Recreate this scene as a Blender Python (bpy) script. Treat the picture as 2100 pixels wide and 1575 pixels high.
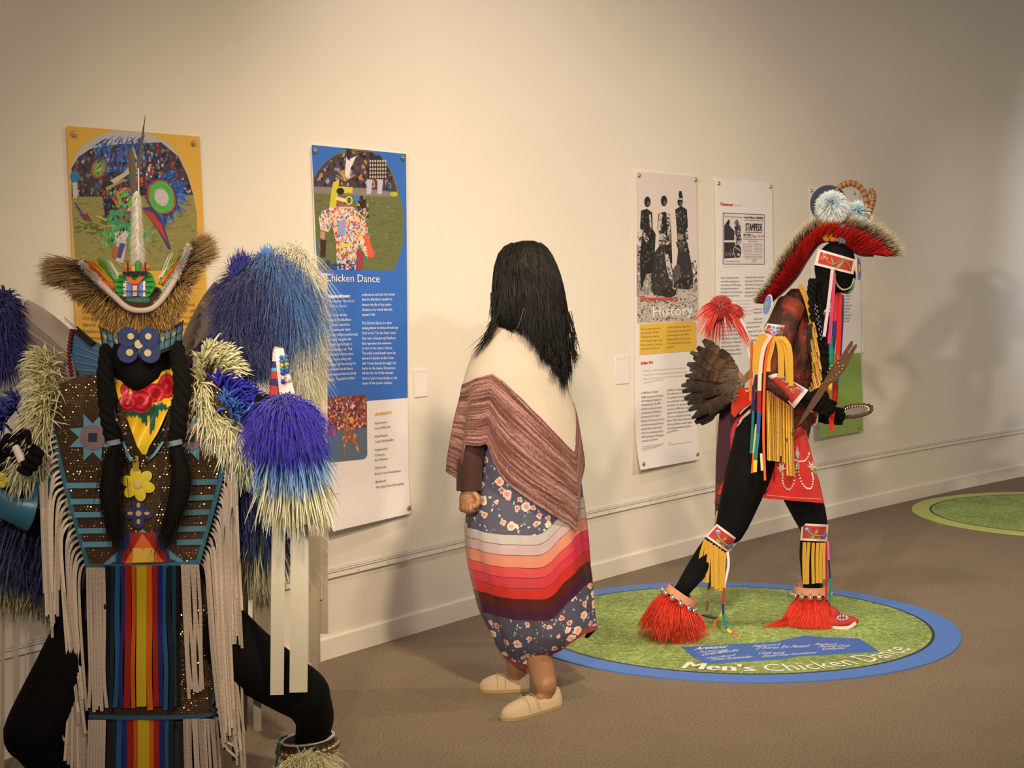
import bpy, bmesh, math, random
import numpy as np
from mathutils import Vector, Matrix
random.seed(7); RNG = np.random.default_rng(7)
for o in list(bpy.data.objects): bpy.data.objects.remove(o)
SC = bpy.context.scene; COL = SC.collection
# ---------------------------------------------------------------- camera
FPX = 3290.0; PIT = math.radians(4.12); ROL = math.radians(-0.36); HC = 1.6
cam = bpy.data.objects.new('camera', bpy.data.cameras.new('camera')); COL.objects.link(cam)
cam.data.sensor_width = 36; cam.data.lens = FPX / 2100 * 36; cam.data.clip_start = .05
MC = Matrix.Rotation(math.pi/2 - PIT, 3, 'X') @ Matrix.Rotation(ROL, 3, 'Z')
cam.matrix_world = Matrix.Translation((0, 0, HC)) @ MC.to_4x4(); SC.camera = cam
# ---------------------------------------------------------------- world, exposure, lights
w = bpy.data.worlds.new('world'); SC.world = w; w.use_nodes = True
w.node_tree.nodes['Background'].inputs[0].default_value = (1.0, .84, .68, 1)
w.node_tree.nodes['Background'].inputs[1].default_value = .20
SC.view_settings.view_transform = 'Standard'; SC.view_settings.look = 'None'
SC.view_settings.gamma = 1; SC.view_settings.exposure = .1; SC.view_settings.use_curve_mapping = False
def spot(name, loc, aim, power, ang, blend, col, rad):
    l = bpy.data.lights.new(name, 'SPOT'); l.energy = power; l.spot_size = math.radians(ang); l.spot_blend = blend
    l.color = col; l.shadow_soft_size = rad
    o = bpy.data.objects.new(name, l); COL.objects.link(o); o.location = loc
    o.rotation_euler = (Vector(aim) - Vector(loc)).to_track_quat('-Z', 'Y').to_euler(); return o
spot('track_light', (.85, 2.6, 3.7), (.2, 7.0, .3), 440, 70, 1, (1.28, 1, .62), .14)
spot('track_light', (.5, 5.3, 4.4), (.9, 8.0, 1.3), 150, 100, 1, (1.22, 1, .76), .12)
spot('track_light', (-.8, -2, 3.6), (1.5, 9.1, .8), 640, 29, 1, (1.22, 1, .72), .12)
spot('track_light', (-.8, -2, 3.6), (-.6, 7, .3), 560, 26, 1, (1.22, 1, .70), .12)
spot('track_light', (-3.2, -3.6, 2.9), (2.5, 10.2, 1.1), 2300, 22, .8, (1.15, 1, .76), .09)
spot('track_light', (6, 7, 4.3), (5.5, 13.5, 1.3), 850, 45, 1, (.95, 1, 1.1), .1)
spot('track_light', (6, 7, 4.3), (2.4, 7, 0), 420, 90, 1, (1.22, 1, .74), .14)
spot('track_light', (-1.2, 2, 3.8), (-1.4, 5.6, 1.4), 90, 45, 1, (1.25, 1, .64), .1)
spot('track_light', (6, 7, 4.3), (3.5, 11.7, 1.2), 140, 30, 1, (1.1, 1, .95), .1)
# ---------------------------------------------------------------- pixel -> world helpers (2100 x 1575 frame)
def ray(px, py): return MC @ Vector((px - 1050, 787.5 - py, -FPX))
def P(px, py, Y):
    d = ray(px, py); return Vector((0, 0, HC)) + d * (Y / d.y)
def F(px, py, h=0):
    d = ray(px, py); return Vector((0, 0, HC)) + d * ((h - HC) / d.z)
def wy(x):
    if x < -2.2: return wy(-2.2) + (x + 2.2) * wd(-2.2)
    if x > 6: return wy(6) + (x - 6) * wd(6)
    u = x - .5; return -.0457*u*u + 1.302*u + 8.2418
def wd(x):
    x = min(max(x, -2.2), 6); return -.0914*(x - .5) + 1.302
def wn(x):                                   # wall normal into the room
    return Vector((wd(x), -1, 0)).normalized()
def PW(px, py, off=0):
    d = ray(px, py); lo, hi = 3.0, 20.0
    for _ in range(50):
        m = (lo + hi)/2; x = d.x/d.y*m
        if m < wy(x): lo = m
        else: hi = m
    p = Vector((0, 0, HC)) + d * (lo / d.y)
    return p + wn(p.x)*off
# ---------------------------------------------------------------- colour and materials
def lin(c): 
    return tuple(((v/255)/12.92 if v/255 <= .04045 else ((v/255+.055)/1.055)**2.4) for v in c)
def A(r, g, b, k=1.0):                       # paint colour of a thing seen as (r,g,b) under the warm lamps
    l = lin((r, g, b)); return tuple(min(.92, max(.002, v*k/t)) for v, t in zip(l, (.95, .87, .70)))
MATS = {}
def M(name, col=None, rough=.7, metal=0, var=0, vscale=8, bump=0, bscale=60, sheen=0, spec=.5, vcol=False, coat=0):
    if name in MATS: return MATS[name]
    m = bpy.data.materials.new(name); m.use_nodes = True; nt = m.node_tree; b = nt.nodes['Principled BSDF']
    b.inputs['Roughness'].default_value = rough; b.inputs['Metallic'].default_value = metal
    b.inputs['Specular IOR Level'].default_value = spec
    if sheen: b.inputs['Sheen Weight'].default_value = sheen
    if coat: b.inputs['Coat Weight'].default_value = coat
    src = None
    if vcol:
        a = nt.nodes.new('ShaderNodeAttribute'); a.attribute_name = 'Col'; src = a.outputs['Color']
    tc = nt.nodes.new('ShaderNodeTexCoord')
    if var:
        n = nt.nodes.new('ShaderNodeTexNoise'); n.inputs['Scale'].default_value = vscale; n.inputs['Detail'].default_value = 4
        nt.links.new(tc.outputs['Object'], n.inputs['Vector'])
        r = nt.nodes.new('ShaderNodeMapRange'); r.inputs[1].default_value = .3; r.inputs[2].default_value = .7
        r.inputs[3].default_value = 1 - var; r.inputs[4].default_value = 1 + var
        nt.links.new(n.outputs[0], r.inputs[0])
        mx = nt.nodes.new('ShaderNodeVectorMath'); mx.operation = 'SCALE'
        nt.links.new(r.outputs[0], mx.inputs['Scale'])
        if src: nt.links.new(src, mx.inputs[0])
        else: mx.inputs[0].default_value = col
        src = mx.outputs[0]
    if src: nt.links.new(src, b.inputs['Base Color'])
    else: b.inputs['Base Color'].default_value = (*col, 1)
    if bump:
        n = nt.nodes.new('ShaderNodeTexNoise'); n.inputs['Scale'].default_value = bscale; n.inputs['Detail'].default_value = 3
        nt.links.new(tc.outputs['Object'], n.inputs['Vector'])
        bp = nt.nodes.new('ShaderNodeBump'); bp.inputs['Strength'].default_value = bump; bp.inputs['Distance'].default_value = .01
        nt.links.new(n.outputs[0], bp.inputs['Height']); nt.links.new(bp.outputs[0], b.inputs['Normal'])
    MATS[name] = m; return m
M('print', rough=.55, vcol=True); M('cloth', rough=.85, vcol=True, bump=.25, bscale=300, sheen=.1)
M('satin', rough=.33, vcol=True, bump=.25, bscale=14); M('hair', rough=.5, vcol=True, spec=.3)
M('fluff', rough=.95, vcol=True, spec=.1, sheen=.3); M('bead', rough=.35, vcol=True, bump=.5, bscale=500)
M('leather', rough=.7, vcol=True, bump=.3, bscale=120)
BLACK = M('black_stocking', (.0035, .0035, .004), .85, var=.3, spec=.12, bump=.15, bscale=400)
SILVER = M('silver', (.75, .72, .68), .22, 1); BRASS = M('brass', (.62, .48, .25), .3, 1)
# ---------------------------------------------------------------- object helpers
RL = {}
def tag(o, label=None, cat=None, group=None, kind=None):
    if label: o['label'] = label
    if cat: o['category'] = cat
    if group: o['group'] = group
    if kind: o['kind'] = kind
    return o
def thing(name, loc, label, cat, group=None):
    o = bpy.data.objects.new(name, None); COL.objects.link(o); o.location = loc; o.empty_display_size = .1
    RL[o.name] = Vector(loc); return tag(o, label, cat, group)
def rl(o): return RL.get(o.name, Vector((0, 0, 0))) if o else Vector((0, 0, 0))
def mk(name, V, Fc, mat, parent=None, cols=None, smooth=True, kind=None, label=None, origin=None):
    L = rl(parent) if parent else (Vector(origin) if origin is not None else Vector((0, 0, 0)))
    V = np.asarray([tuple(v) for v in V], dtype=float) if not isinstance(V, np.ndarray) else V
    V = V - np.array(L)
    me = bpy.data.meshes.new(name)
    if isinstance(Fc, np.ndarray):
        n, k = Fc.shape; me.vertices.add(len(V)); me.vertices.foreach_set('co', V.astype(np.float32).ravel())
        me.loops.add(n*k); me.loops.foreach_set('vertex_index', Fc.astype(np.int32).ravel())
        me.polygons.add(n); me.polygons.foreach_set('loop_start', np.arange(0, n*k, k, dtype=np.int32))
        me.polygons.foreach_set('loop_total', np.full(n, k, dtype=np.int32)); me.update(calc_edges=True)
    else:
        me.from_pydata(V.tolist(), [], [list(f) for f in Fc]); me.update()
    if smooth:
        me.polygons.foreach_set('use_smooth', [True]*len(me.polygons))
        if not isinstance(Fc, np.ndarray): me.set_sharp_from_angle(angle=math.radians(50))
    if cols is not None:
        c = np.ones((len(V), 4), dtype=np.float32); c[:, :3] = np.asarray(cols, dtype=np.float32).reshape(-1, 3) if np.ndim(cols) == 2 else np.tile(np.array(cols, dtype=np.float32), (len(V), 1))
        a = me.color_attributes.new('Col', 'FLOAT_COLOR', 'POINT'); a.data.foreach_set('color', c.ravel())
    me.materials.append(MATS[mat] if isinstance(mat, str) else mat)
    o = bpy.data.objects.new(name, me); COL.objects.link(o)
    if parent: o.parent = parent; RL[o.name] = L
    else: o.location = L; RL[o.name] = L
    if kind: o['kind'] = kind
    if label: o['label'] = label
    return o
class MB:                                    # collects shapes into one mesh with per-vertex colours
    def __init__(s): s.v = []; s.f = []; s.c = []
    def add(s, V, Fc, col):
        b = len(s.v); V = [tuple(v) for v in V]; s.v += V; s.f += [[b+i for i in f] for f in Fc]
        s.c += [tuple(c) for c in col] if (len(col) == len(V) and not isinstance(col[0], (int, float, np.floating))) else [tuple(col)]*len(V)
        return s
    def obj(s, name, mat, parent=None, **k):
        return mk(name, s.v, s.f, mat, parent, cols=np.array(s.c, dtype=float).reshape(-1, 3), **k)
    def tube(s, pts, r, col, n=10, cap=True, ref=None):
        pts = [Vector(p) for p in pts]; m = len(pts)
        r = r if isinstance(r, (list, tuple)) and len(r) == m else [r]*m
        V = []; up = Vector(ref) if ref else None
        for i, p in enumerate(pts):
            d = (pts[min(i+1, m-1)] - pts[max(i-1, 0)]).normalized()
            if up is None: up = Vector((0, -1, 0)) if abs(d.y) < .9 else Vector((0, 0, 1))
            a = d.cross(up)
            a = a.normalized() if a.length > 1e-5 else Vector((1, 0, 0)); b = a.cross(d).normalized()
            if ref is None: up = b
            ra, rb = r[i] if isinstance(r[i], (list, tuple)) else (r[i], r[i])
            for k in range(n):
                t = 2*math.pi*k/n; V.append(p + a*(ra*math.cos(t)) + b*(rb*math.sin(t)))
        Fc = [(i*n+k, i*n+(k+1) % n, (i+1)*n+(k+1) % n, (i+1)*n+k) for i in range(m-1) for k in range(n)]
        if cap: Fc += [tuple(range(n))[::-1], tuple((m-1)*n+k for k in range(n))]
        if not isinstance(col[0], (int, float, np.floating)): col = [c for c in col for _ in range(n)]
        return s.add(V, Fc, col)
    def ball(s, c, r, col, n=10, m=7, rot=None):
        r = (r, r, r) if isinstance(r, (int, float)) else r; V = []; c = Vector(c)
        for i in range(m+1):
            th = math.pi*i/m
            for k in range(n):
                ph = 2*math.pi*k/n; q = Vector((r[0]*math.sin(th)*math.cos(ph), r[1]*math.sin(th)*math.sin(ph), r[2]*math.cos(th)))
                V.append(c + (rot @ q if rot else q))
        Fc = [(i*n+k, (i+1)*n+k, (i+1)*n+(k+1) % n, i*n+(k+1) % n) for i in range(m) for k in range(n)]
        return s.add(V, Fc, col)
    def slab(s, poly, thick, col, nrm=None):       # planar polygon given thickness away from nrm
        poly = [Vector(p) for p in poly]; n = len(poly)
        if nrm is None:
            nrm = Vector((0, 0, 0))
            for i in range(n): nrm += poly[i].cross(poly[(i+1) % n])
            nrm.normalize()
            if nrm.y > 0: nrm = -nrm
        nrm = Vector(nrm)
        V = poly + [p - nrm*thick for p in poly]
        return s.add(V, [tuple(range(n)), tuple(range(2*n-1, n-1, -1))] + [(i, n+i, n+(i+1) % n, (i+1) % n) for i in range(n)], col)
    def strap(s, pts, w, t, col, wdir=(1, 0, 0)):  # flat strip with thickness along a path
        pts = [Vector(p) for p in pts]; m = len(pts); V = []
        w = w if isinstance(w, (list, tuple)) else [w]*m
        multi = isinstance(wdir, list)
        for i, p in enumerate(pts):
            d = (pts[min(i+1, m-1)] - pts[max(i-1, 0)]).normalized(); a = Vector(wdir[i] if multi else wdir); a = (a - d*a.dot(d))
            a = a.normalized() if a.length > 1e-5 else Vector((1, 0, 0)); b = a.cross(d).normalized()
            h = w[i]/2
            V += [p - a*h - b*t/2, p + a*h - b*t/2, p + a*h + b*t/2, p - a*h + b*t/2]
        Fc = [(i*4+k, i*4+(k+1) % 4, i*4+4+(k+1) % 4, i*4+4+k) for i in range(m-1) for k in range(4)] + [(3, 2, 1, 0), (m*4-4, m*4-3, m*4-2, m*4-1)]
        if not isinstance(col[0], (int, float, np.floating)): col = [c for c in col for _ in range(4)]
        return s.add(V, Fc, col)
def spl(pts, n):                             # catmull-rom through points
    pts = [Vector(p) for p in pts]; out = []
    m = len(pts) - 1
    for i in range(n+1):
        u = i/n*m; k = min(int(u), m-1); t = u-k
        p0 = pts[max(k-1, 0)]; p1 = pts[k]; p2 = pts[k+1]; p3 = pts[min(k+2, m)]
        out.append(.5*((2*p1) + (p2-p0)*t + (2*p0-5*p1+4*p2-p3)*t*t + (3*p1-p0-3*p2+p3)*t**3))
    return out
def PP(l, Y=None): return [P(q[0], q[1], q[2] if len(q) > 2 else Y) for q in l]
def blades(name, root, dirn, L, wid, thk, bend, stops, mat, parent, segs=5, prof=None, adir=None, sides=4, jit=.12, kind='stuff', wav=0, label=None):
    """many tapered strands / feathers / fringes as one mesh.  stops: [(t, colour or Nx3)]"""
    root = np.asarray([tuple(r) for r in root], float) if not isinstance(root, np.ndarray) else root
    N = len(root); dirn = np.asarray(dirn, float).reshape(-1, 3); dirn = np.broadcast_to(dirn, (N, 3)); dirn = dirn/np.linalg.norm(dirn, axis=1, keepdims=True)
    L = np.broadcast_to(np.asarray(L, float), (N,)); wid = np.broadcast_to(np.asarray(wid, float), (N,)); thk = np.broadcast_to(np.asarray(thk, float), (N,))
    bend = np.broadcast_to(np.asarray(bend, float).reshape(-1, 3), (N, 3))
    t = np.linspace(0, 1, segs+1); prof = np.interp(t, np.linspace(0, 1, len(prof)), prof) if prof is not None else 1 - .9*t
    path = root[:, None] + dirn[:, None]*(L[:, None, None]*t[None, :, None]) + bend[:, None]*(L[:, None, None]*(t**2)[None, :, None])
    if wav: path = path + (np.sin(t[None, :, None]*6 + RNG.uniform(0, 6, (N, 1, 1)))*t[None, :, None])*RNG.normal(0, wav, (N, 1, 3))
    if adir is None: ref = np.tile([0., -1., 0.], (N, 1)) + RNG.normal(0, .35, (N, 3)); a = np.cross(dirn, ref)
    else: a = np.broadcast_to(np.asarray(adir, float).reshape(-1, 3), (N, 3)); a = a - dirn*np.sum(a*dirn, 1, keepdims=True)
    a = a/(np.linalg.norm(a, axis=1, keepdims=True)+1e-9); b = np.cross(a, dirn)
    ang = 2*np.pi*np.arange(sides)/sides
    V = path[:, :, None] + (a[:, None, None]*np.cos(ang)[None, None, :, None]*wid[:, None, None, None] + b[:, None, None]*np.sin(ang)[None, None, :, None]*thk[:, None, None, None])*prof[None, :, None, None]*.5
    S = segs+1; base = (np.arange(N)*S*sides)[:, None, None]; i = np.arange(segs)[None, :, None]; k = np.arange(sides)[None, None, :]
    k2 = (k+1) % sides
    q = np.stack([base+i*sides+k, base+i*sides+k2, base+(i+1)*sides+k2, base+(i+1)*sides+k], -1).reshape(-1, 4)
    ts = [s[0] for s in stops]; cs = [np.broadcast_to(np.asarray(s[1], float).reshape(-1, 3), (N, 3)) for s in stops]
    C = np.zeros((N, S, 3))
    for j, tt in enumerate(t):
        kx = max(0, min(len(ts)-2, int(np.searchsorted(ts, tt, side='right'))-1)) if len(ts) > 1 else 0
        if len(ts) == 1: C[:, j] = cs[0]
        else:
            f = min(1, max(0, (tt-ts[kx])/(ts[kx+1]-ts[kx]+1e-9))); C[:, j] = cs[kx]*(1-f) + cs[kx+1]*f
    C = C*(1 + RNG.normal(0, jit, (N, 1, 1)))
    C = np.clip(np.repeat(C[:, :, None], sides, 2), 0.001, .95).reshape(-1, 3)
    return mk(name, V.reshape(-1, 3), q, mat, parent, cols=C, kind=kind, label=label)
def remesh(mb, name, voxel, mat, parent, smooth=4, label=None):
    o = mk(name+'_src', mb.v, mb.f, mat, None, smooth=False)
    r = o.modifiers.new('r', 'REMESH'); r.mode = 'VOXEL'; r.voxel_size = voxel
    if smooth: s = o.modifiers.new('s', 'SMOOTH'); s.iterations = smooth; s.factor = .5
    dg = bpy.context.evaluated_depsgraph_get(); dg.update(); ev = o.evaluated_get(dg)
    me = bpy.data.meshes.new_from_object(ev); bpy.data.objects.remove(o)
    L = rl(parent); me.transform(Matrix.Translation(-L)); me.name = name
    me.polygons.foreach_set('use_smooth', [True]*len(me.polygons)); me.materials.clear(); me.materials.append(MATS[mat] if isinstance(mat, str) else mat)
    n = bpy.data.objects.new(name, me); COL.objects.link(n); n.parent = parent; RL[n.name] = L
    if label: n['label'] = label
    return n
def limb(mb, pts, r, n=14):
    pts = spl(pts, 16); rr = np.interp(np.linspace(0, 1, 17), np.linspace(0, 1, len(r)), [x if isinstance(x, (int, float)) else x[0] for x in r])
    rb = np.interp(np.linspace(0, 1, 17), np.linspace(0, 1, len(r)), [x if isinstance(x, (int, float)) else x[1] for x in r])
    mb.tube(pts, [(float(a), float(b)) for a, b in zip(rr, rb)], (0, 0, 0), n)
    mb.ball(pts[0], float(min(rr[0], rb[0])), (0, 0, 0)); mb.ball(pts[-1], float(min(rr[-1], rb[-1])), (0, 0, 0))
FC = {}
def text_mesh(s, bold=0, spacing=1.0):
    key = (s, bold, spacing)
    if key in FC: return FC[key]
    c = bpy.data.curves.new('t', 'FONT'); c.body = s; c.size = 1; c.resolution_u = 2; c.offset = bold; c.space_character = spacing
    o = bpy.data.objects.new('t', c); COL.objects.link(o)
    dg = bpy.context.evaluated_depsgraph_get(); dg.update()
    me = bpy.data.meshes.new_from_object(o.evaluated_get(dg))
    V = np.array([v.co[:] for v in me.vertices]).reshape(-1, 3); Fq = [tuple(p.vertices) for p in me.polygons]
    bpy.data.objects.remove(o); bpy.data.curves.remove(c); bpy.data.meshes.remove(me)
    FC[key] = (V, Fq); return FC[key]

def feather(mb, p0, p1, width, cf, bend=(0, 0, 0), wd=None, n=12, prof=(.25, .7, .95, 1, 1, .95, .8, .3), jag=.12, th=.0012, rach=(.7, .65, .55), rng=random):
    """one feather: two-sided vane with a notched edge and a raised shaft; cf(t, side) gives the colour"""
    p0, p1 = Vector(p0), Vector(p1); d = p1-p0; L = d.length; bend = Vector(bend)*L; wd = Vector(wd or (0, -1, 0)).cross(d).normalized()
    nr = wd.cross(d).normalized()
    V, C = [], []
    for i in range(n+1):
        t = i/n; c = p0 + d*t + bend*(4*t*(1-t)); w = float(np.interp(t, np.linspace(0, 1, len(prof)), prof))*width/2
        a, b_ = w*(1+rng.uniform(-jag, jag)), w*(1+rng.uniform(-jag, jag))
        for q, sd in ((c - wd*a - nr*th, -1), (c + nr*th*2, 0), (c + wd*b_ - nr*th, 1), (c - nr*th*2, 0)): V.append(q); C.append(cf(t, sd))
    F_ = [(i*4+k, i*4+(k+1) % 4, i*4+4+(k+1) % 4, i*4+4+k) for i in range(n) for k in range(4)] + [(3, 2, 1, 0), (n*4, n*4+1, n*4+2, n*4+3)]
    mb.add(V, F_, C)
    mb.tube([p0 + d*t + bend*(4*t*(1-t)) + nr*th for t in np.linspace(0, .95, 7)], [.0016, .0015, .0014, .0012, .001, .0008, .0004], rach, 4)
    return mb
class Patch:
    """curved beaded panel spanned by four pixel corners at depth Y, edges bending away from the camera"""
    def __init__(s, TL, TR, BR, BL, Y, bulge=.03, name='beaded_panel', parent=None, base=(.4, .03, .02), edge=(.8, .7, .6), eb=.1, th=.004, nu=24, nv=12, asp=1, mat='bead', vb=0):
        s.q = (TL, TR, BR, BL); s.Y = Y; s.bu = bulge; s.vb = vb
        V, C = [], []
        for sd in (0, 1):
            for j in range(nv+1):
                for i in range(nu+1):
                    u, v = i/nu, j/nv; V.append(s.pt(u, v, -th*sd)); m = min(u*asp, (1-u)*asp, v, 1-v); C.append(edge if m < eb else base)
        w_ = nu+1; N = w_*(nv+1); Fq = []
        for j in range(nv):
            for i in range(nu): q = j*w_+i; Fq += [(q, q+w_, q+w_+1, q+1), (N+q+1, N+q+w_+1, N+q+w_, N+q)]
        for j in range(nv):
            for q in (j*w_, j*w_+nu): Fq.append((q, N+q, N+q+w_, q+w_))
        for i in range(nu):
            for q in (i, nv*w_+i): Fq.append((q, q+1, N+q+1, N+q))
        mb = MB(); mb.add(V, Fq, C); s.o = mb.obj(name, mat, parent); s.k = 0
    def pt(s, u, v, off=0):
        TL, TR, BR, BL = s.q
        x = (TL[0]*(1-u)+TR[0]*u)*(1-v) + (BL[0]*(1-u)+BR[0]*u)*v; y = (TL[1]*(1-u)+TR[1]*u)*(1-v) + (BL[1]*(1-u)+BR[1]*u)*v
        return P(x, y, s.Y + s.bu*(2*u-1)**2 + s.vb*(2*v-1)**2 - off)
    def poly(s, mb, pts, col, d=None):
        s.k += 1; c = Vector((sum(p[0] for p in pts)/len(pts), sum(p[1] for p in pts)/len(pts)))
        o = .0016 + .0003*(s.k if d is None else d); n = len(pts)
        V = [s.pt(c[0], c[1], o+.001)] + [s.pt(u, v, o) for u, v in pts] + [s.pt(u, v, -.001) for u, v in pts]
        mb.add(V, [(0, 1+i, 1+(i+1) % n) for i in range(n)] + [(1+i, 1+n+i, 1+n+(i+1) % n, 1+(i+1) % n) for i in range(n)], col)
    def ell(s, mb, cu, cv, ru, rv, col, rot=0, n=10, d=None):
        c, sn = math.cos(rot), math.sin(rot); a = s.asp if hasattr(s, 'asp') else 1
        s.poly(mb, [(cu+(ru*math.cos(t)*c-rv*math.sin(t)*sn), cv+(ru*math.cos(t)*sn+rv*math.sin(t)*c)*a) for t in np.linspace(0, 2*math.pi, n, endpoint=False)], col, d)
    def flower(s, mb, cu, cv, r, petals, col, ctr, out=None, a=1.0):
        s.asp = a
        for i in range(petals):
            t = 2*math.pi*i/petals + .3
            if out: s.ell(mb, cu+r*.62*math.cos(t), cv+r*.62*math.sin(t)*a, r*.46, r*.40, out, t, d=1)
        for i in range(petals):
            t = 2*math.pi*i/petals + .3; s.ell(mb, cu+r*.6*math.cos(t), cv+r*.6*math.sin(t)*a, r*.36, r*.30, col, t, d=3)
        s.ell(mb, cu, cv, r*.24, r*.24, ctr, d=5)
    def line(s, mb, pts, w, col, d=2):
        pts = spl([(p[0], p[1], 0) for p in pts], 14)
        mb.tube([s.pt(p[0], p[1], .001+.0003*d) for p in pts], w, col, 5)
def ribbon(name, pts, w, segs, parent, mat='satin', wdir=(1, .3, 0), t=.0008, label=None, n=26):
    """hanging ribbon with colour blocks: segs = [(end fraction, colour)]"""
    path = spl(pts, n); mb = MB(); a = 0
    for e, c in segs:
        i0, i1 = int(round(a*n)), max(int(round(a*n))+1, int(round(e*n))); mb.strap(path[i0:i1+1], w, t, c, wdir); a = e
    return mb.obj(name, mat, parent, label=label)
def bell_mesh(r):
    mb = MB(); mb.ball((0, 0, 0), (r, r, r*.95), (.7, .68, .64), 14, 9); mb.tube([(0, 0, r*.8), (0, 0, r*1.35)], r*.3, (.5, .5, .5), 8)
    mb.tube([(r*.96*math.cos(a), -.25*r, r*.96*math.sin(a)) for a in np.linspace(math.pi*1.1, math.pi*1.9, 8)], r*.12, (.02, .02, .02), 4); return mb
def bells(parent, pts, r, mat=SILVER, name='bell'):
    o0 = None
    for p in pts:
        if o0 is None: o0 = bell_mesh(r).obj(name, mat, parent); L0 = rl(parent); o0.location = Vector(p) - L0; o0.data.transform(Matrix.Translation(L0))
        else: c = o0.copy(); COL.objects.link(c); c.parent = parent; c.location = Vector(p) - rl(parent)
# ================================================================ SETTING
wall_m = M('wall_paint', (.86, .80, .735), .75, var=.02, vscale=1.5, bump=.06, bscale=90)
trim_m = M('trim_paint', (.88, .83, .77), .45, var=.02)
carpet = bpy.data.materials.new('carpet'); carpet.use_nodes = True; MATS['carpet'] = carpet
nt = carpet.node_tree; b = nt.nodes['Principled BSDF']; b.inputs['Roughness'].default_value = .95; b.inputs['Specular IOR Level'].default_value = .1
tc = nt.nodes.new('ShaderNodeTexCoord'); n1 = nt.nodes.new('ShaderNodeTexNoise'); n1.inputs['Scale'].default_value = 110; n1.inputs['Detail'].default_value = 5
n2 = nt.nodes.new('ShaderNodeTexNoise'); n2.inputs['Scale'].default_value = 3
cr = nt.nodes.new('ShaderNodeValToRGB'); cr.color_ramp.elements[0].position = .3; cr.color_ramp.elements[1].position = .7
cr.color_ramp.elements[0].color = (.16, .128, .10, 1); cr.color_ramp.elements[1].color = (.30, .238, .185, 1)
nt.links.new(tc.outputs['Object'], n1.inputs['Vector']); nt.links.new(tc.outputs['Object'], n2.inputs['Vector'])
nt.links.new(n1.outputs[0], cr.inputs[0]); mxx = nt.nodes.new('ShaderNodeMixRGB'); mxx.blend_type = 'OVERLAY'; mxx.inputs[0].default_value = .12
nt.links.new(cr.outputs[0], mxx.inputs[1]); nt.links.new(n2.outputs[0], mxx.inputs[2]); nt.links.new(mxx.outputs[0], b.inputs['Base Color'])
bp = nt.nodes.new('ShaderNodeBump'); bp.inputs['Strength'].default_value = .5; bp.inputs['Distance'].default_value = .01
nt.links.new(n1.outputs[0], bp.inputs['Height']); nt.links.new(bp.outputs[0], b.inputs['Normal'])
fl = MB(); fl.slab([(-6, -5, 0), (10, -5, 0), (10, 19, 0), (-6, 19, 0)], .1, (1, 1, 1), (0, 0, 1))
fo = fl.obj('floor', 'carpet', smooth=False, kind='structure'); fo['label'] = 'grey brown short pile carpet floor'
XS = np.linspace(-3.6, 7.6, 113)
def wallstrip(z0, z1, d0, d1, mb, col=(1, 1, 1)):      # profile box running along the curved wall
    V = []
    for x in XS:
        p = Vector((x, wy(x), 0)); n = wn(x)
        for d, z in ((d0, z0), (d1, z0), (d1, z1), (d0, z1)): V.append((p.x + n.x*d, p.y + n.y*d, z))
    m = len(XS); Fq = [(i*4+k, i*4+4+k, i*4+4+(k+1) % 4, i*4+(k+1) % 4) for i in range(m-1) for k in range(4)] + [(0, 1, 2, 3), (m*4-1, m*4-2, m*4-3, m*4-4)]
    mb.add(V, Fq, col); return mb
o = wallstrip(-.05, 5.0, -.15, 0, MB()).obj('wall_back', wall_m, kind='structure', smooth=False); o['label'] = 'long gently curved cream gallery wall'
o.data.polygons.foreach_set('use_smooth', [True]*len(o.data.polygons)); o.data.set_sharp_from_angle(angle=.6)
o = wallstrip(0, .084, 0, .013, wallstrip(.084, .088, 0, .009, MB())).obj('baseboard_back', trim_m, kind='structure', smooth=False); o['label'] = 'cream painted baseboard along the gallery wall'
b_ = wallstrip(.334, .352, 0, .013, MB()); wallstrip(.357, .3605, 0, .013, b_); wallstrip(.3655, .369, 0, .010, b_); wallstrip(.334, .369, 0, .003, b_)
rail = b_.obj('trim_1', M('rail_paint', (.92, .88, .85), .35), kind='structure', smooth=False); rail['label'] = 'narrow white ribbed metal wall rail with small screws'
sm = MB(); sm.ball((0, 0, 0), .0035, (.3, .3, .3), 8, 4); s0 = None
arc = [0.0]; xs_ = [-2.6]
while xs_[-1] < 6.5: xs_.append(xs_[-1] + .194/math.sqrt(1 + wd(xs_[-1])**2))
for x in xs_:
    p = Vector((x, wy(x), .344)) + wn(x)*.013
    if s0 is None: s0 = sm.obj('screw', SILVER, rail); s0.location = p
    else: c_ = s0.copy(); COL.objects.link(c_); c_.parent = rail; c_.location = p
# ================================================================ FLOOR MATS
grass = bpy.data.materials.new('printed_grass'); grass.use_nodes = True; MATS['grass'] = grass
nt = grass.node_tree; b = nt.nodes['Principled BSDF']; b.inputs['Roughness'].default_value = .8
tc = nt.nodes.new('ShaderNodeTexCoord'); mp = nt.nodes.new('ShaderNodeMapping'); nt.links.new(tc.outputs['Object'], mp.inputs[0])
n0 = nt.nodes.new('ShaderNodeTexNoise'); n0.inputs['Scale'].default_value = 30; n0.inputs['Detail'].default_value = 6; n0.inputs['Roughness'].default_value = .75; n0.inputs['Distortion'].default_value = 2.2
n3 = nt.nodes.new('ShaderNodeTexNoise'); n3.inputs['Scale'].default_value = 2.6; n3.inputs['Detail'].default_value = 3
nt.links.new(mp.outputs[0], n0.inputs['Vector']); nt.links.new(mp.outputs[0], n3.inputs['Vector'])
cr = nt.nodes.new('ShaderNodeValToRGB'); e = cr.color_ramp.elements
e[0].position = .32; e[0].color = (*A(66, 92, 42), 1); e[1].position = .72; e[1].color = (*A(216, 214, 150), 1)
for p_, c_ in ((.43, A(104, 128, 60)), (.52, A(140, 156, 78)), (.61, A(176, 182, 104))): q = e.new(p_); q.color = (*c_, 1)
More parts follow.
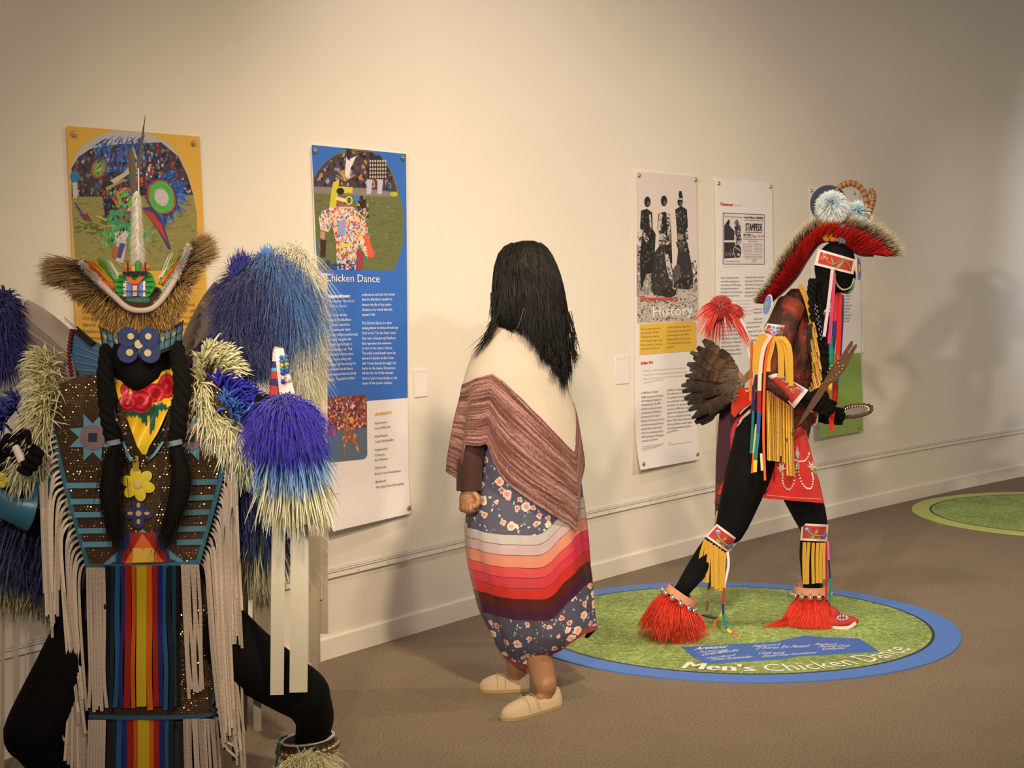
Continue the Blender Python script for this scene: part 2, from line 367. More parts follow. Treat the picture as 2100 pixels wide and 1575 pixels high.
nt.links.new(n0.outputs[0], cr.inputs[0])
mx = nt.nodes.new('ShaderNodeMixRGB'); mx.blend_type = 'OVERLAY'; mx.inputs[0].default_value = .6
nt.links.new(cr.outputs[0], mx.inputs[1]); nt.links.new(n3.outputs[0], mx.inputs[2]); nt.links.new(mx.outputs[0], b.inputs['Base Color'])
def ring(r0, r1, z0, z1, col, mb, c, n=96, wob=0):
    V = []
    for k in range(n):
        t = 2*math.pi*k/n; w_ = 1 + wob*(math.sin(5*t)+math.sin(8*t+1))
        for r, z in ((r0, z0), (r1*w_, z0), (r1*w_, z1), (r0, z1)): V.append((c[0]+r*math.cos(t), c[1]+r*math.sin(t), z))
    mb.add(V, [(k*4+j, ((k+1) % n)*4+j, ((k+1) % n)*4+(j+1) % 4, k*4+(j+1) % 4) for k in range(n) for j in range(4)], col); return mb
def disc(r, z, mb, c, col=(1, 1, 1), n=96):
    V = [(c[0]+r*math.cos(2*math.pi*k/n), c[1]+r*math.sin(2*math.pi*k/n), z) for k in range(n)]
    mb.add(V, [tuple(range(n))], col); return mb
def floormat(c, R, col, label, lo=None):
    t = thing('floor_mat', (c[0], c[1], 0), label, 'mat')
    ring(R-.122, R, .0005, .006, col, MB(), c, wob=.0015).obj('border', M('mat_vinyl', rough=.6, vcol=True, bump=.1, bscale=8), t)
    ring(R-.126, R-.112, .001, .0065, A(40, 45, 55), MB(), c).obj('edge_line', 'print', t)
    mb = MB(); disc(R-.118, .0064, mb, c); ring(R-.2, R-.118, .0005, .0063, (1, 1, 1), mb, c)
    mb.obj('grass_print', grass, t, smooth=False); return t
mat1 = floormat((.976, 7.067), .989, A(78, 118, 182), 'round floor mat printed with grass inside a blue border, under the mannequin in red')
mat2 = floormat((3.586, 10.237), .989, A(176, 182, 92), 'round floor mat printed with grass inside a lime green border at the far right')
pan = [(1398, 1327), (1500, 1321), (1590, 1316), (1622, 1309), (1650, 1303), (1690, 1307), (1760, 1309), (1780, 1320), (1803, 1336), (1740, 1340), (1690, 1343), (1640, 1345), (1600, 1352), (1520, 1357), (1448, 1362), (1420, 1346)]
mb = MB(); mb.slab([F(x, y, .0075) for x, y in pan], .001, A(58, 100, 168), (0, 0, 1)); mb.obj('name_panel', 'print', mat1, smooth=False)
def ftext(mb, s, p0, p1, h, col, z=.009, bold=0, shear=0):
    V, Fq = text_mesh(s, bold); w_ = V[:, 0].max(); V2 = []
    for v in V:
        u = v[0]/w_; x = p0[0] + (p1[0]-p0[0])*u - shear*v[1]; y = p0[1] + (p1[1]-p0[1])*u - v[1]*h/.7
        V2.append(F(x, y, z))
    mb.add(V2, Fq, col)
mb = MB(); WH = A(225, 222, 225)
for s, a, b2, h, bo in (("Artisans:", (1424, 1333), (1489, 1328), 6, .02), ("Accessories", (1431, 1339), (1489, 1334), 4.5, 0), ("Curtis Miller Joe", (1437, 1345), (1512, 1335), 5.5, .01), ("Head Roach", (1446, 1352), (1505, 1345), 4.5, 0), ("Yohsti Perkinskiller", (1456, 1355), (1540, 1349), 5.5, 0),
        ("Featherwork", (1541, 1327), (1598, 1323), 4.5, 0), ("TJ Warren, Eric Mentuck", (1547, 1332), (1658, 1327), 6, 0), ("Cloth work", (1553, 1342), (1607, 1341), 5.5, 0), ("Emery-rose Assiniboine", (1561, 1348), (1672, 1340), 5, 0),
        ("Beadwork", (1669, 1323), (1714, 1323), 4.5, 0), ("Morning Dove", (1676, 1328), (1740, 1326), 5, 0), ("Kytwayhat", (1683, 1333), (1730, 1331), 5, 0)):
    ftext(mb, s, a, b2, h, WH, bold=bo, shear=-10)
mb.obj('name_text', 'print', mat1, smooth=False, kind='stuff')
def arctext(mb, s, c, r, a0, a1, h, col, bold, z=.0085):
    V, Fq = text_mesh(s, 0); w_ = V[:, 0].max()
    for sh in ((-bold, 0, bold) if bold else (0,)): mb.add([(c[0]+(r - v[1]*h/.7)*math.cos(a0+(a1-a0)*(v[0]+sh)/w_), c[1]+(r - v[1]*h/.7)*math.sin(a0+(a1-a0)*(v[0]+sh)/w_), z + abs(sh)*.02 + sh*.008) for v in V], Fq, col)
c1 = Vector((.976, 7.067, 0))
def angm(px, py): d = F(px, py) - c1; return math.atan2(d.y, d.x), math.hypot(d.x, d.y)
mb = MB(); a0 = angm(1382, 1383)[0]; a1 = angm(1553, 1389)[0]; a2 = angm(1572, 1387)[0]; a3 = angm(1886, 1337)[0]
arctext(mb, "Men's", c1, .835, a0, a1, .105, A(240, 225, 205), .035); mb.obj('title_text', 'print', mat1, smooth=False)
mb = MB(); arctext(mb, "Chicken Dance", c1, .835, a2, a3, .115, A(240, 225, 205), 0); mb.obj('title_text', 'print', mat1, smooth=False)
# ================================================================ POSTERS
class Poster:
    def __init__(s, TL, TR, BR, BL, label, curl=.03, off=.012, name='poster', cat='poster'):
        s.a = PW(*TL); s.b = PW(*TR); s.n = Vector(((s.b-s.a).y, -(s.b-s.a).x, 0)).normalized()
        if s.n.y > 0: s.n = -s.n
        s.a += s.n*off; s.TL, s.TR, s.BR, s.BL = TL, TR, BR, BL; s.curl = curl
        s.t = thing(name, tuple(s.a*.5 + s.b*.5 + Vector((0, 0, -.6 if name == 'poster' else -.04))), label, cat)
        s.k = 0
    def uv(s, px, py):
        TL, TR, BR, BL = s.TL, s.TR, s.BR, s.BL
        u = (px-TL[0])/(TR[0]-TL[0]); yt = TL[1] + (TR[1]-TL[1])*u; yb = BL[1] + (BR[1]-BL[1])*u
        return u, (py-yt)/(yb-yt)
    def pt(s, px, py, off=0):
        d = ray(px, py); O = Vector((0, 0, HC)); t = (s.a - O).dot(s.n)/d.dot(s.n)
        u, v = s.uv(px, py); v = max(0, min(1, v)); e = 0
        if v > .86: e = s.curl*((v-.86)/.14)**2*(1-.7*u)
        return O + d*t + s.n*(off + e + .001)
    def sheet(s, fc, mat='print'):            # fc(u,v) -> colour
        nu, nv = 8, 40; V = []; C = []
        for sd in (0, -.0012):
            for j in range(nv+1):
                for i in range(nu+1):
                    u, v = i/nu, j/nv
                    x = (s.TL[0]*(1-u)+s.TR[0]*u)*(1-v) + (s.BL[0]*(1-u)+s.BR[0]*u)*v
                    y = (s.TL[1]*(1-u)+s.TR[1]*u)*(1-v) + (s.BL[1]*(1-u)+s.BR[1]*u)*v
                    V.append(s.pt(x, y, sd)); C.append(fc(u, v))
        w_ = nu+1; Nn = w_*(nv+1); Fq = []
        for j in range(nv):
            for i in range(nu):
                q = j*w_+i; Fq += [(q, q+w_, q+w_+1, q+1), (Nn+q+1, Nn+q+w_+1, Nn+q+w_, Nn+q)]
        for j in range(nv):
            for q in (j*w_, j*w_+nu): Fq.append((q, Nn+q, Nn+q+w_, q+w_))
        for i in range(nu):
            for q in (i, nv*w_+i): Fq.append((q, q+1, Nn+q+1, Nn+q))
        mb = MB(); mb.add(V, Fq, C); return mb.obj('sheet', mat, s.t, smooth=False)
    def poly(s, mb, pts, col, lay=None):
        if lay is None: s.k += 1; lay = s.k
        mb.add([s.pt(x, y, .0006 + .00003*lay) for x, y in pts], [tuple(range(len(pts)))], col)
    def ell(s, mb, cx, cy, rx, ry, col, n=20, rot=0, lay=None, a0=0, a1=2*math.pi):
        c, sn = math.cos(rot), math.sin(rot)
        s.poly(mb, [(cx+rx*math.cos(a0+(a1-a0)*k/n)*c-ry*math.sin(a0+(a1-a0)*k/n)*sn, cy+rx*math.cos(a0+(a1-a0)*k/n)*sn+ry*math.sin(a0+(a1-a0)*k/n)*c) for k in range(n)], col, lay)
    def strk(s, mb, p0, p1, w0, w1, col, lay=None):
        dx, dy = p1[0]-p0[0], p1[1]-p0[1]; l = math.hypot(dx, dy) or 1; nx, ny = -dy/l/2, dx/l/2
        s.poly(mb, [(p0[0]+nx*w0, p0[1]+ny*w0), (p1[0]+nx*w1, p1[1]+ny*w1), (p1[0]-nx*w1, p1[1]-ny*w1), (p0[0]-nx*w0, p0[1]-ny*w0)], col, lay)
    def dabs(s, mb, n, inside, r, pal, lay0=None, asp=1.6, rot=None):
        rnd = random.Random(n*7+int(r[0]*100)); base = s.k + 1; s.k += 6
        xs = [p[0] for p in inside]; ys = [p[1] for p in inside]; c = 0
        def inp(x, y):
            k = False; m = len(inside)
            for i in range(m):
                (x1, y1), (x2, y2) = inside[i], inside[(i+1) % m]
                if (y1 > y) != (y2 > y) and x < (x2-x1)*(y-y1)/(y2-y1)+x1: k = not k
            return k
        while c < n:
            x, y = rnd.uniform(min(xs), max(xs)), rnd.uniform(min(ys), max(ys))
            rr = rnd.uniform(*r)
            if not (inp(x-rr, y) and inp(x+rr, y) and inp(x, y-rr) and inp(x, y+rr)): c += .2; continue
            c += 1; s.ell(mb, x, y, rr, rr*asp*rnd.uniform(.6, 1.2), rnd.choice(pal), 6, rnd.uniform(-.5, .5) if rot is None else rot, lay=base + rnd.random()*5)
    def text(s, mb, st, p0, p1, h, col, bold=0, it=0, sp=1.0):
        bb = bold if bold >= .02 else 0; V, Fq = text_mesh(st, 0 if bb else bold, sp); w_ = V[:, 0].max()
        for sh in ((-bb*1.6, 0, bb*1.6) if bb else (0,)): mb.add([s.pt(p0[0]+(p1[0]-p0[0])*(v[0]+sh)/w_ + it*v[1]*h, p0[1]+(p1[1]-p0[1])*v[0]/w_ - v[1]*h/.7, .0009+.00003*(s.k+8) + sh*.004 + abs(sh)*.01) for v in V], Fq, col)
    def pin(s, px, py):
        p = s.pt(px, py, .004); mb = MB()
        mb.tube([p + s.n*.001, p + s.n*.006], [.011, .009], (1, 1, 1), 14, ref=(0, 0, 1)); mb.ball(p + s.n*.005, (.005, .005, .005), (1, 1, 1), 10, 5)
        mb.obj('grommet', BRASS, s.t)
INK = A(70, 60, 55)
# ---------- poster 1 : yellow
p = Poster((137, 258), (409, 280), (446, 1105), (178, 1160), 'yellow poster with an oval feathered dancer photo, leftmost on the wall')
YEL = A(222, 168, 62); p.sheet(lambda u, v: YEL if v < .78 else A(232, 214, 198))
ov = [(144, 350), (152, 322), (168, 300), (190, 284), (218, 272), (250, 268), (285, 270), (318, 279), (348, 297), (370, 324), (386, 360), (397, 400), (403, 440), (404, 480), (400, 520), (388, 552), (156, 562), (147, 440)]
mb = MB(); p.poly(mb, ov, A(186, 178, 170))
crowd = [(146, 345), (160, 322), (185, 305), (240, 296), (330, 292), (366, 322), (384, 360), (396, 400), (146, 404)]
p.poly(mb, crowd, A(62, 52, 56)); gr = [(146, 404), (396, 400), (403, 440), (404, 480), (400, 520), (388, 552), (156, 562), (148, 450)]
p.poly(mb, gr, A(146, 134, 72))
p.dabs(mb, 420, crowd, (1.5, 4.5), [A(60, 60, 80), A(30, 30, 36), A(150, 60, 50), A(180, 160, 150), A(90, 60, 45), A(50, 90, 140), A(120, 100, 90), A(35, 35, 45)])
p.dabs(mb, 300, gr, (2, 6), [A(136, 124, 62), A(158, 144, 84), A(110, 112, 50), A(168, 152, 96)], asp=.35, rot=0)
p.dabs(mb, 60, [(148, 450), (230, 445), (235, 480), (150, 490)], (3, 7), [A(96, 104, 40), A(86, 98, 38)], asp=.4, rot=0)
p.ell(mb, 153, 362, 10, 12, A(40, 118, 160)); p.poly(mb, [(147, 374), (158, 374), (158, 406), (149, 406)], A(190, 180, 170))
BL = [A(52, 104, 178), A(70, 124, 190), A(44, 84, 150), A(38, 60, 140)]
rnd = random.Random(3)
for i in range(150):
    x = rnd.uniform(195, 290); y = rnd.uniform(278, 360) + (245-x)*.1; L_ = rnd.uniform(12, 30); a = rnd.uniform(-1.9, -.5)
    x1, y1 = x+L_*math.cos(a), y+L_*math.sin(a)
    if y1 > 276 and x1 < 300 and x1 + y1*0 > 170 and y1 > 300 - (x1-170)*.5: p.strk(mb, (x, y), (x1, y1), 3.4, .8, rnd.choice(BL))
    if i % 10: p.k -= 1
for i in range(120):
    a = rnd.uniform(-1.2, 1.3); r0 = rnd.uniform(36, 52); L_ = rnd.uniform(8, 26); cx, cy = 318, 400
    x, y = cx+r0*math.cos(a), cy+r0*1.0*math.sin(a); p.strk(mb, (x, y), (min(398, x+L_*math.cos(a+.3)), y+L_*math.sin(a+.4)), 3.4, 1, rnd.choice(BL))
    if i % 10: p.k -= 1
def bustle(cx, cy, rx, ry, cs, rot=0):
    for f, c in cs:
        p.ell(mb, cx, cy, rx*f, ry*f, c, 26, rot); p.k += 1
        for i in range(44):
            a = i/44*6.283 + rnd.uniform(-.07, .07); k0, k1 = f*rnd.uniform(.8, .95), f*rnd.uniform(1.0, 1.16); cr_, sr_ = math.cos(rot), math.sin(rot)
            q = [(cx+rx*k*math.cos(a)*cr_-ry*k*math.sin(a)*sr_, cy+rx*k*math.cos(a)*sr_+ry*k*math.sin(a)*cr_) for k in (k0, k1)]
            p.strk(mb, q[0], q[1], 2.6, .6, tuple(v*rnd.uniform(.7, 1.3) for v in c), lay=p.k)
bustle(202, 345, 17, 24, [(1, A(58, 60, 130)), (.88, A(196, 60, 40)), (.7, A(110, 160, 60)), (.35, A(180, 170, 60))], .4)
bustle(256, 410, 27, 27, [(1, A(70, 60, 130)), (.92, A(200, 60, 40)), (.78, A(200, 170, 60)), (.66, A(104, 180, 70)), (.28, A(170, 60, 50))])
bustle(330, 404, 30, 40, [(1, A(50, 50, 120)), (.9, A(190, 56, 40)), (.78, A(80, 170, 70)), (.45, A(205, 190, 180))], -.5)
for i in range(70):
    a = i/70*6.283; p.strk(mb, (256+19*math.cos(a), 410+19*math.sin(a)), (256+26*math.cos(a), 410+26*math.sin(a)), 1.6, .5, A(220, 120, 50), lay=p.k+1)
    p.strk(mb, (330+20*math.cos(a), 404+26*math.sin(a)), (330+26*math.cos(a), 404+35*math.sin(a)), 1.8, .5, A(80, 190, 80), lay=p.k+1)
p.k += 2
for q in ([(222, 372), (256, 352), (262, 338), (270, 340), (270, 352), (230, 380)], [(262, 330), (272, 300), (282, 330), (280, 370), (268, 372)]): p.poly(mb, q, A(190, 180, 150))
p.ell(mb, 220, 380, 12, 10, A(50, 40, 36)); p.strk(mb, (216, 388), (255, 368), 7, 4, A(170, 140, 90)); p.poly(mb, [(209, 392), (228, 400), (240, 430), (236, 446), (214, 440)], A(32, 36, 54))
p.ell(mb, 222, 396, 6, 8, A(140, 86, 62)); p.poly(mb, [(226, 430), (256, 430), (272, 470), (258, 500), (226, 492), (216, 470)], A(70, 150, 84))
for i in range(160):
    x, y = rnd.gauss(252, 26), rnd.gauss(482, 16); p.strk(mb, (x, y), (x+rnd.uniform(-6, 6), y+rnd.uniform(2, 16)), 2.6, .6, rnd.choice([A(64, 156, 84), A(90, 184, 100), A(52, 128, 74), A(140, 196, 140)]))
    if i % 10: p.k -= 1
p.poly(mb, [(234, 478), (258, 474), (262, 482), (252, 498), (236, 496)], A(210, 190, 180)); p.poly(mb, [(238, 492), (258, 494), (252, 540), (236, 536)], A(200, 180, 170))
p.poly(mb, [(244, 498), (256, 500), (246, 530), (238, 528)], A(70, 70, 140)); p.poly(mb, [(228, 504), (242, 506), (238, 530), (230, 528)], A(170, 96, 60))
p.poly(mb, [(290, 426), (310, 424), (330, 446), (346, 500), (350, 512), (344, 510), (322, 470)], A(60, 60, 110)); p.poly(mb, [(292, 430), (312, 436), (330, 462), (343, 500), (322, 468)], A(190, 60, 50))
p.poly(mb, [(163, 440), (178, 438), (185, 450), (172, 452)], A(120, 50, 70)); p.strk(mb, (152, 414), (168, 440), 2, 5, A(70, 80, 140)); p.strk(mb, (200, 468), (226, 462), 4, 4, A(200, 120, 60)); p.strk(mb, (196, 443), (216, 452), 4, 4, A(190, 170, 90))
p.dabs(mb, 160, [(205, 388), (250, 380), (275, 400), (280, 470), (225, 500), (208, 440)], (1, 3), [A(60, 130, 80), A(40, 44, 90), A(190, 70, 50), A(206, 190, 150), A(90, 190, 100), A(50, 90, 160)])
p.dabs(mb, 120, [(255, 330), (300, 300), (345, 330), (330, 365), (270, 380)], (1, 3.4), [A(206, 190, 180), A(40, 60, 120), A(206, 80, 60), A(60, 60, 70), A(90, 150, 200)])
mb.obj('photo_print', 'print', p.t, smooth=False)
mb = MB(); p.text(mb, "Men's", (158, 586), (300, 590), 42, A(238, 190, 80), .02)
for i, s in enumerate(("The Grass", "middle of", "Origins say", "spirit grew", "before all", "dancing it", "and the men")):
    p.text(mb, s, (168, 628+i*13.2), (226, 631+i*13.2), 6.5, A(120, 92, 44)); p.text(mb, s[::1], (350, 625+i*13), (398, 627+i*13), 6.5, A(120, 92, 44))
mb.obj('body_text', 'print', p.t, smooth=False, kind='stuff')
for q in ((150, 275), (395, 294)): p.pin(*q)
# ---------- poster 2 : blue
p = Poster((638, 296), (832, 315), (838, 1052), (668, 1088), 'blue and white poster titled Chicken Dance with a dancer photo, second from left', curl=.045)
BLU = A(52, 104, 180)
p.sheet(lambda u, v: A(238, 222, 208))
mb = MB(); p.poly(mb, [(638.6, 297), (831.5, 315.6), (841.5, 813), (662, 829)] and [(638.5, 297), (832, 315.7), (834, 560), (835.5, 816), (662, 829), (651, 590)], BLU)
mb.obj('blue_panel', 'print', p.t, smooth=False)
ov = [(642, 368), (650, 350), (665, 332), (685, 318), (707, 307), (735, 307), (763, 310), (786, 326), (802, 350), (815, 385), (824, 420), (828, 455), (827, 490), (821, 520), (810, 548), (806, 555), (652, 553), (645, 450)]
mb = MB(); p.poly(mb, ov, A(104, 106, 60)); top = [(643, 382), (644, 366), (652, 350), (668, 332), (690, 317), (735, 309), (763, 312), (784, 326), (800, 350), (812, 385), (812, 396), (740, 385), (700, 384)]
p.poly(mb, top, A(70, 56, 58)); p.poly(mb, [(643, 384), (740, 386), (812, 394), (814, 404), (740, 402), (644, 396)], A(138, 118, 110))
p.dabs(mb, 170, top, (1.5, 4.5), [A(30, 26, 34), A(120, 60, 44), A(190, 120, 60), A(48, 70, 120), A(150, 140, 140), A(70, 30, 34)])
p.dabs(mb, 300, ov[9:] + [(646, 405), (812, 405)], (2, 6), [A(98, 102, 54), A(112, 114, 66), A(92, 94, 50), A(122, 122, 72)], asp=.4, rot=.1)
p.poly(mb, [(758, 322), (778, 318), (792, 340), (794, 368), (752, 366)], A(40, 34, 38))
for j in range(5):
    for i in range(7): p.poly(mb, [(756+i*5.2+1, 328+j*8), (760+i*5.2, 328+j*8), (760+i*5.2, 333+j*8), (756+i*5.2+1, 333+j*8)], A(200, 180, 150), lay=p.k+1)
p.k += 1
for x in (751, 773): p.poly(mb, [(x, 368), (x+12, 368), (x+9, 398), (x, 398)], A(190, 180, 185))
p.ell(mb, 807, 398, 8, 5, A(170, 180, 50))
for i in range(60):                                            # crest hair
    a = rnd.uniform(-2.6, -.5); p.strk(mb, (708, 372), (708+24*math.cos(a)*rnd.uniform(.7, 1.1), 372+24*math.sin(a)), 2, .8, rnd.choice([A(150, 110, 80), A(120, 80, 56), A(190, 150, 110), A(206, 180, 60)]))
    if i % 6: p.k -= 1
p.poly(mb, [(709, 322), (716, 326), (730, 320), (718, 345), (716, 368), (706, 360)], A(225, 210, 200)); p.poly(mb, [(709, 306), (720, 306), (716, 330), (711, 326)], A(40, 34, 38))
p.poly(mb, [(682, 374), (695, 368), (692, 395), (688, 425), (674, 428), (678, 395)], A(206, 186, 50)); p.poly(mb, [(694, 382), (722, 384), (722, 396), (692, 396)], A(210, 190, 50)); p.ell(mb, 697, 392, 8, 7, A(30, 26, 24))
p.poly(mb, [(689, 404), (716, 406), (721, 430), (716, 444), (700, 446), (690, 430)], A(150, 90, 66)); p.poly(mb, [(700, 430), (712, 428), (714, 434), (702, 436)], A(110, 50, 44)); p.strk(mb, (704, 416), (716, 418), 2, 2, A(80, 44, 34)); p.strk(mb, (692, 430), (706, 440), 3, 3, A(220, 90, 50)); p.strk(mb, (687, 406), (718, 414), 7, 8, A(226, 206, 130)); p.ell(mb, 715, 411, 7, 9, A(226, 206, 90)); p.ell(mb, 715, 411, 4.5, 6.5, A(86, 92, 50)); p.ell(mb, 730, 406, 6, 7, A(60, 120, 190))
p.dabs(mb, 70, [(728, 408), (745, 400), (756, 420), (758, 450), (740, 452), (732, 430)], (1.5, 4), [A(40, 30, 26), A(180, 160, 140), A(90, 60, 40)])
p.poly(mb, [(660, 432), (686, 424), (722, 424), (746, 446), (752, 470), (762, 520), (752, 530), (734, 500), (732, 553), (690, 553), (688, 500), (680, 460), (672, 476), (656, 472), (652, 446)], A(214, 190, 160))
p.dabs(mb, 800, [(656, 432), (686, 424), (722, 424), (750, 446), (756, 480), (762, 528), (750, 530), (734, 500), (732, 552), (690, 552), (684, 470), (656, 474), (652, 446)], (.9, 2.4), [A(214, 70, 44), A(226, 206, 190), A(206, 56, 40), A(226, 196, 70), A(60, 130, 170), A(230, 216, 206), A(236, 140, 60), A(90, 90, 150)])
p.poly(mb, [(692, 452), (708, 452), (706, 484), (692, 482)], A(150, 150, 186)); p.poly(mb, [(656, 474), (666, 476), (664, 492), (655, 488)], A(190, 140, 120)); p.poly(mb, [(656, 492), (668, 492), (666, 528), (656, 526)], A(56, 40, 34))
p.strk(mb, (688, 508), (722, 500), 4, 8, A(220, 206, 70)); p.strk(mb, (748, 482), (762, 528), 10, 12, A(220, 90, 60)); p.poly(mb, [(731, 510), (744, 516), (742, 553), (728, 553)], A(150, 60, 60))
mb.obj('photo_print', 'print', p.t, smooth=False)
mb = MB(); p.text(mb, "Men's", (652, 551), (725, 553), 18, A(40, 70, 130), .02); p.text(mb, "Chicken Dance", (665, 577), (777, 579), 15.5, A(235, 225, 225), .004)
mb.obj('title_text', 'print', p.t, smooth=False)
mb = MB(); W2 = A(222, 216, 222)
p.text(mb, "Ktokipaaskaan:", (657, 611), (716, 610), 7.5, A(240, 232, 235), .03); p.text(mb, "'Ki-too-ki-puskan, Blackfoot:", (657, 620), (726, 620), 5.5, W2, 0, .15); p.text(mb, "Prairie Chicken Dance", (657, 630), (708, 630), 5.5, W2, 0, .15)
L1 = ["Men's chicken dance", "originates from the Blackfoot", "people. A hunter heard low", "thumping sounds and came", "across prairie chickens performing", "a strange ritual. He killed the", "prairie chicken and brought it", "back for his family to eat. That", "night, the prairie chicken came", "to him in a dream asking why", "did the hunter kill him during the", "prairie chicken's sacred dance.", "The man explained that his family", "was hungry. The prairie chicken"]
X1 = [710, 719, 716, 717, 732, 719, 720, 721, 723, 719, 728, 723, 729, 726]
for i, s in enumerate(L1): p.text(mb, s, (655.5+i*.45, 649+i*10.2), (X1[i], 648+i*9.95), 5.6, W2, .012)
L2 = ["understood and told the hunter", "that the Blackfoot needed to", "honour the life of the prairie", "chicken or he would take the", "hunter's life.", "", "The Chicken Dance is a slow", "mating dance to show-off and say", "'look at me.' On the head roach,", "they wear pheasant tail feathers", "that represent the antennae", "or ears of the prairie chicken.", "The small round bustle worn by", "dancers is known as the Crow", "belt. Crow dancers brought this", "bustle to the dance. Drummers", "will hit the rim of the wooden", "drum to pick a beat similar to the", "sound of the prairie chicken."]
X2 = [809, 803, 801, 803, 768, 0, 802, 815, 811, 810, 801, 804, 810, 806, 811, 809, 805, 813, 803]
Y2 = [606, 616, 627, 637, 647.5, 0, 664.5, 674.5, 685, 695.5, 706, 716, 726, 736.5, 747, 757, 767, 777.5, 787.5]
for i, s in enumerate(L2):
    if s: p.text(mb, s, (740.5, Y2[i]+.8), (X2[i], Y2[i]), 5.6, W2, .012)
mb.obj('body_text', 'print', p.t, smooth=False, kind='stuff')
mb = MB(); ph = [(663, 815), (740, 808), (747, 809), (751, 815), (752, 932), (750, 938), (744, 941), (674, 948), (668, 944)]
p.poly(mb, ph, A(90, 106, 120)); up = [(664, 816), (747, 809), (750, 816), (751, 876), (716, 884), (666, 880)]
p.poly(mb, up, A(120, 60, 50)); p.dabs(mb, 520, up, (1, 2.6), [A(176, 76, 56), A(120, 40, 40), A(206, 150, 120), A(60, 40, 60), A(216, 190, 180), A(150, 60, 40), A(90, 90, 130), A(226, 120, 60)])
p.dabs(mb, 60, [(668, 868), (690, 868), (690, 894), (672, 894)], (1.4, 3), [A(190, 90, 60), A(150, 70, 44), A(80, 40, 36)]); p.poly(mb, [(716, 855), (722, 854), (722, 868), (716, 868)], A(226, 160, 50))
p.dabs(mb, 160, [(700, 848), (712, 846), (718, 880), (732, 896), (738, 926), (730, 930), (724, 906), (708, 912), (706, 938), (698, 938), (700, 904), (698, 878)], (1.4, 3.4), [A(176, 106, 70), A(140, 76, 50), A(206, 140, 100), A(150, 90, 60)])
mb.obj('photo_print', 'print', p.t, smooth=False)
mb = MB(); p.text(mb, "Artisans:", (767, 852), (802, 846.5), 7, A(226, 176, 92), .02)
for s, a, b2 in (("Accessories", (767, 870), (792, 867)), ("Head Roach", (767, 897), (793, 894)), ("Featherwork", (767, 925), (794, 921)), ("Cloth work", (767, 961.5), (791, 959)), ("Beadwork", (768, 990), (790, 987))): p.text(mb, s, a, b2, 4.8, INK)
for s, a, b2 in (("Curtis Miller Joe", (767, 880.5), (799, 876.5)), ("Yohsti Perkinskiller", (767, 908), (806, 903)), ("TJ Warren,", (767, 936), (788, 933)), ("Eric Mentuck", (767, 945.5), (794, 942)), ("Emery-rose Assiniboine", (767, 973.5), (820, 967)), ("Morning Dove Kytwayhat", (768, 1001), (826, 993))): p.text(mb, s, a, b2, 4.8, INK, 0, .12)
p.text(mb, "Photo credits: Men's Chicken", (672, 955), (692, 953), 2, INK); p.text(mb, "All images used with permission", (674, 1016), (694, 1011), 2, INK)
mb.obj('body_text', 'print', p.t, smooth=False, kind='stuff')
for q in ((644, 309), (824, 324), (832.5, 1041)): p.pin(*q)
# ---------- poster 3 : old photograph
p = Poster((1303, 350), (1427, 361), (1432, 942), (1304, 963), 'tall poster titled Powwows History with a black and white group photo and yellow box', curl=.03)
p.sheet(lambda u, v: A(242, 226, 212)); mb = MB()
p.poly(mb, [(1303.5, 351), (1427, 361.7), (1434, 662), (1310, 664)] and [(1303.3, 351), (1427, 361.7), (1430, 560), (1431, 657), (1306, 664)], A(228, 206, 188))
gd = [(1305, 560), (1430, 575), (1431, 657), (1306, 663)]; p.poly(mb, gd, A(196, 178, 158)); p.poly(mb, [(1305, 500), (1330, 520), (1340, 600), (1305, 606)], A(160, 148, 134))
GP = [A(120, 108, 96), A(90, 84, 76), A(216, 198, 178), A(160, 146, 130), A(190, 172, 150), A(56, 50, 46)]
p.dabs(mb, 900, gd, (.8, 2.2), GP, asp=.8); p.dabs(mb, 120, [(1306, 470), (1334, 510), (1330, 596), (1306, 596)], (1, 3), GP); p.dabs(mb, 60, [(1414, 540), (1430, 520), (1430, 600), (1418, 590)], (1, 2.6), GP)
DK = A(36, 32, 30); MD = A(92, 84, 76); LT = A(206, 188, 170)
for q, c in (([(1314, 432), (1326, 428), (1337, 436), (1338, 470), (1344, 480), (1342, 520), (1336, 560), (1324, 562), (1314, 596), (1312, 560), (1312, 520), (1316, 480), (1312, 466)], DK), ([(1350, 438), (1362, 434), (1374, 440), (1376, 480), (1378, 540), (1350, 540), (1352, 480), (1347, 470)], DK), ([(1384, 430), (1396, 422), (1408, 430), (1410, 465), (1404, 480), (1414, 520), (1390, 522), (1388, 480)], DK),
             ([(1352, 436), (1358, 440), (1354, 476), (1347, 474)], LT), ([(1366, 436), (1374, 442), (1374, 500), (1368, 480)], LT), ([(1312, 470), (1318, 472), (1330, 490), (1326, 500), (1314, 480)], LT), ([(1330, 438), (1334, 440), (1336, 470), (1332, 466)], LT)): p.poly(mb, q, c)
for x, y, w_, h_ in ((1327, 414, 6.5, 11), (1361, 412, 6.5, 11), (1394, 414, 5.5, 9)): p.ell(mb, x, y, w_, h_, DK); p.ell(mb, x+1.5, y+4, 3, 5, MD)
p.poly(mb, [(1391, 400), (1392, 392), (1397, 392), (1400, 408), (1393, 410)], DK); p.strk(mb, (1390, 408), (1399, 408), 3, 3, LT)
for x in range(1386, 1406, 5): p.strk(mb, (x, 432), (x+1, 460), 1.2, 1, MD, lay=p.k+1)
p.k += 1
p.poly(mb, [(1340, 520), (1350, 506), (1366, 506), (1376, 540), (1382, 570), (1376, 600), (1340, 606), (1334, 570)], A(50, 46, 42)); p.ell(mb, 1352, 590, 18, 17, A(60, 56, 50)); p.ell(mb, 1370, 600, 16, 10, A(44, 40, 36))
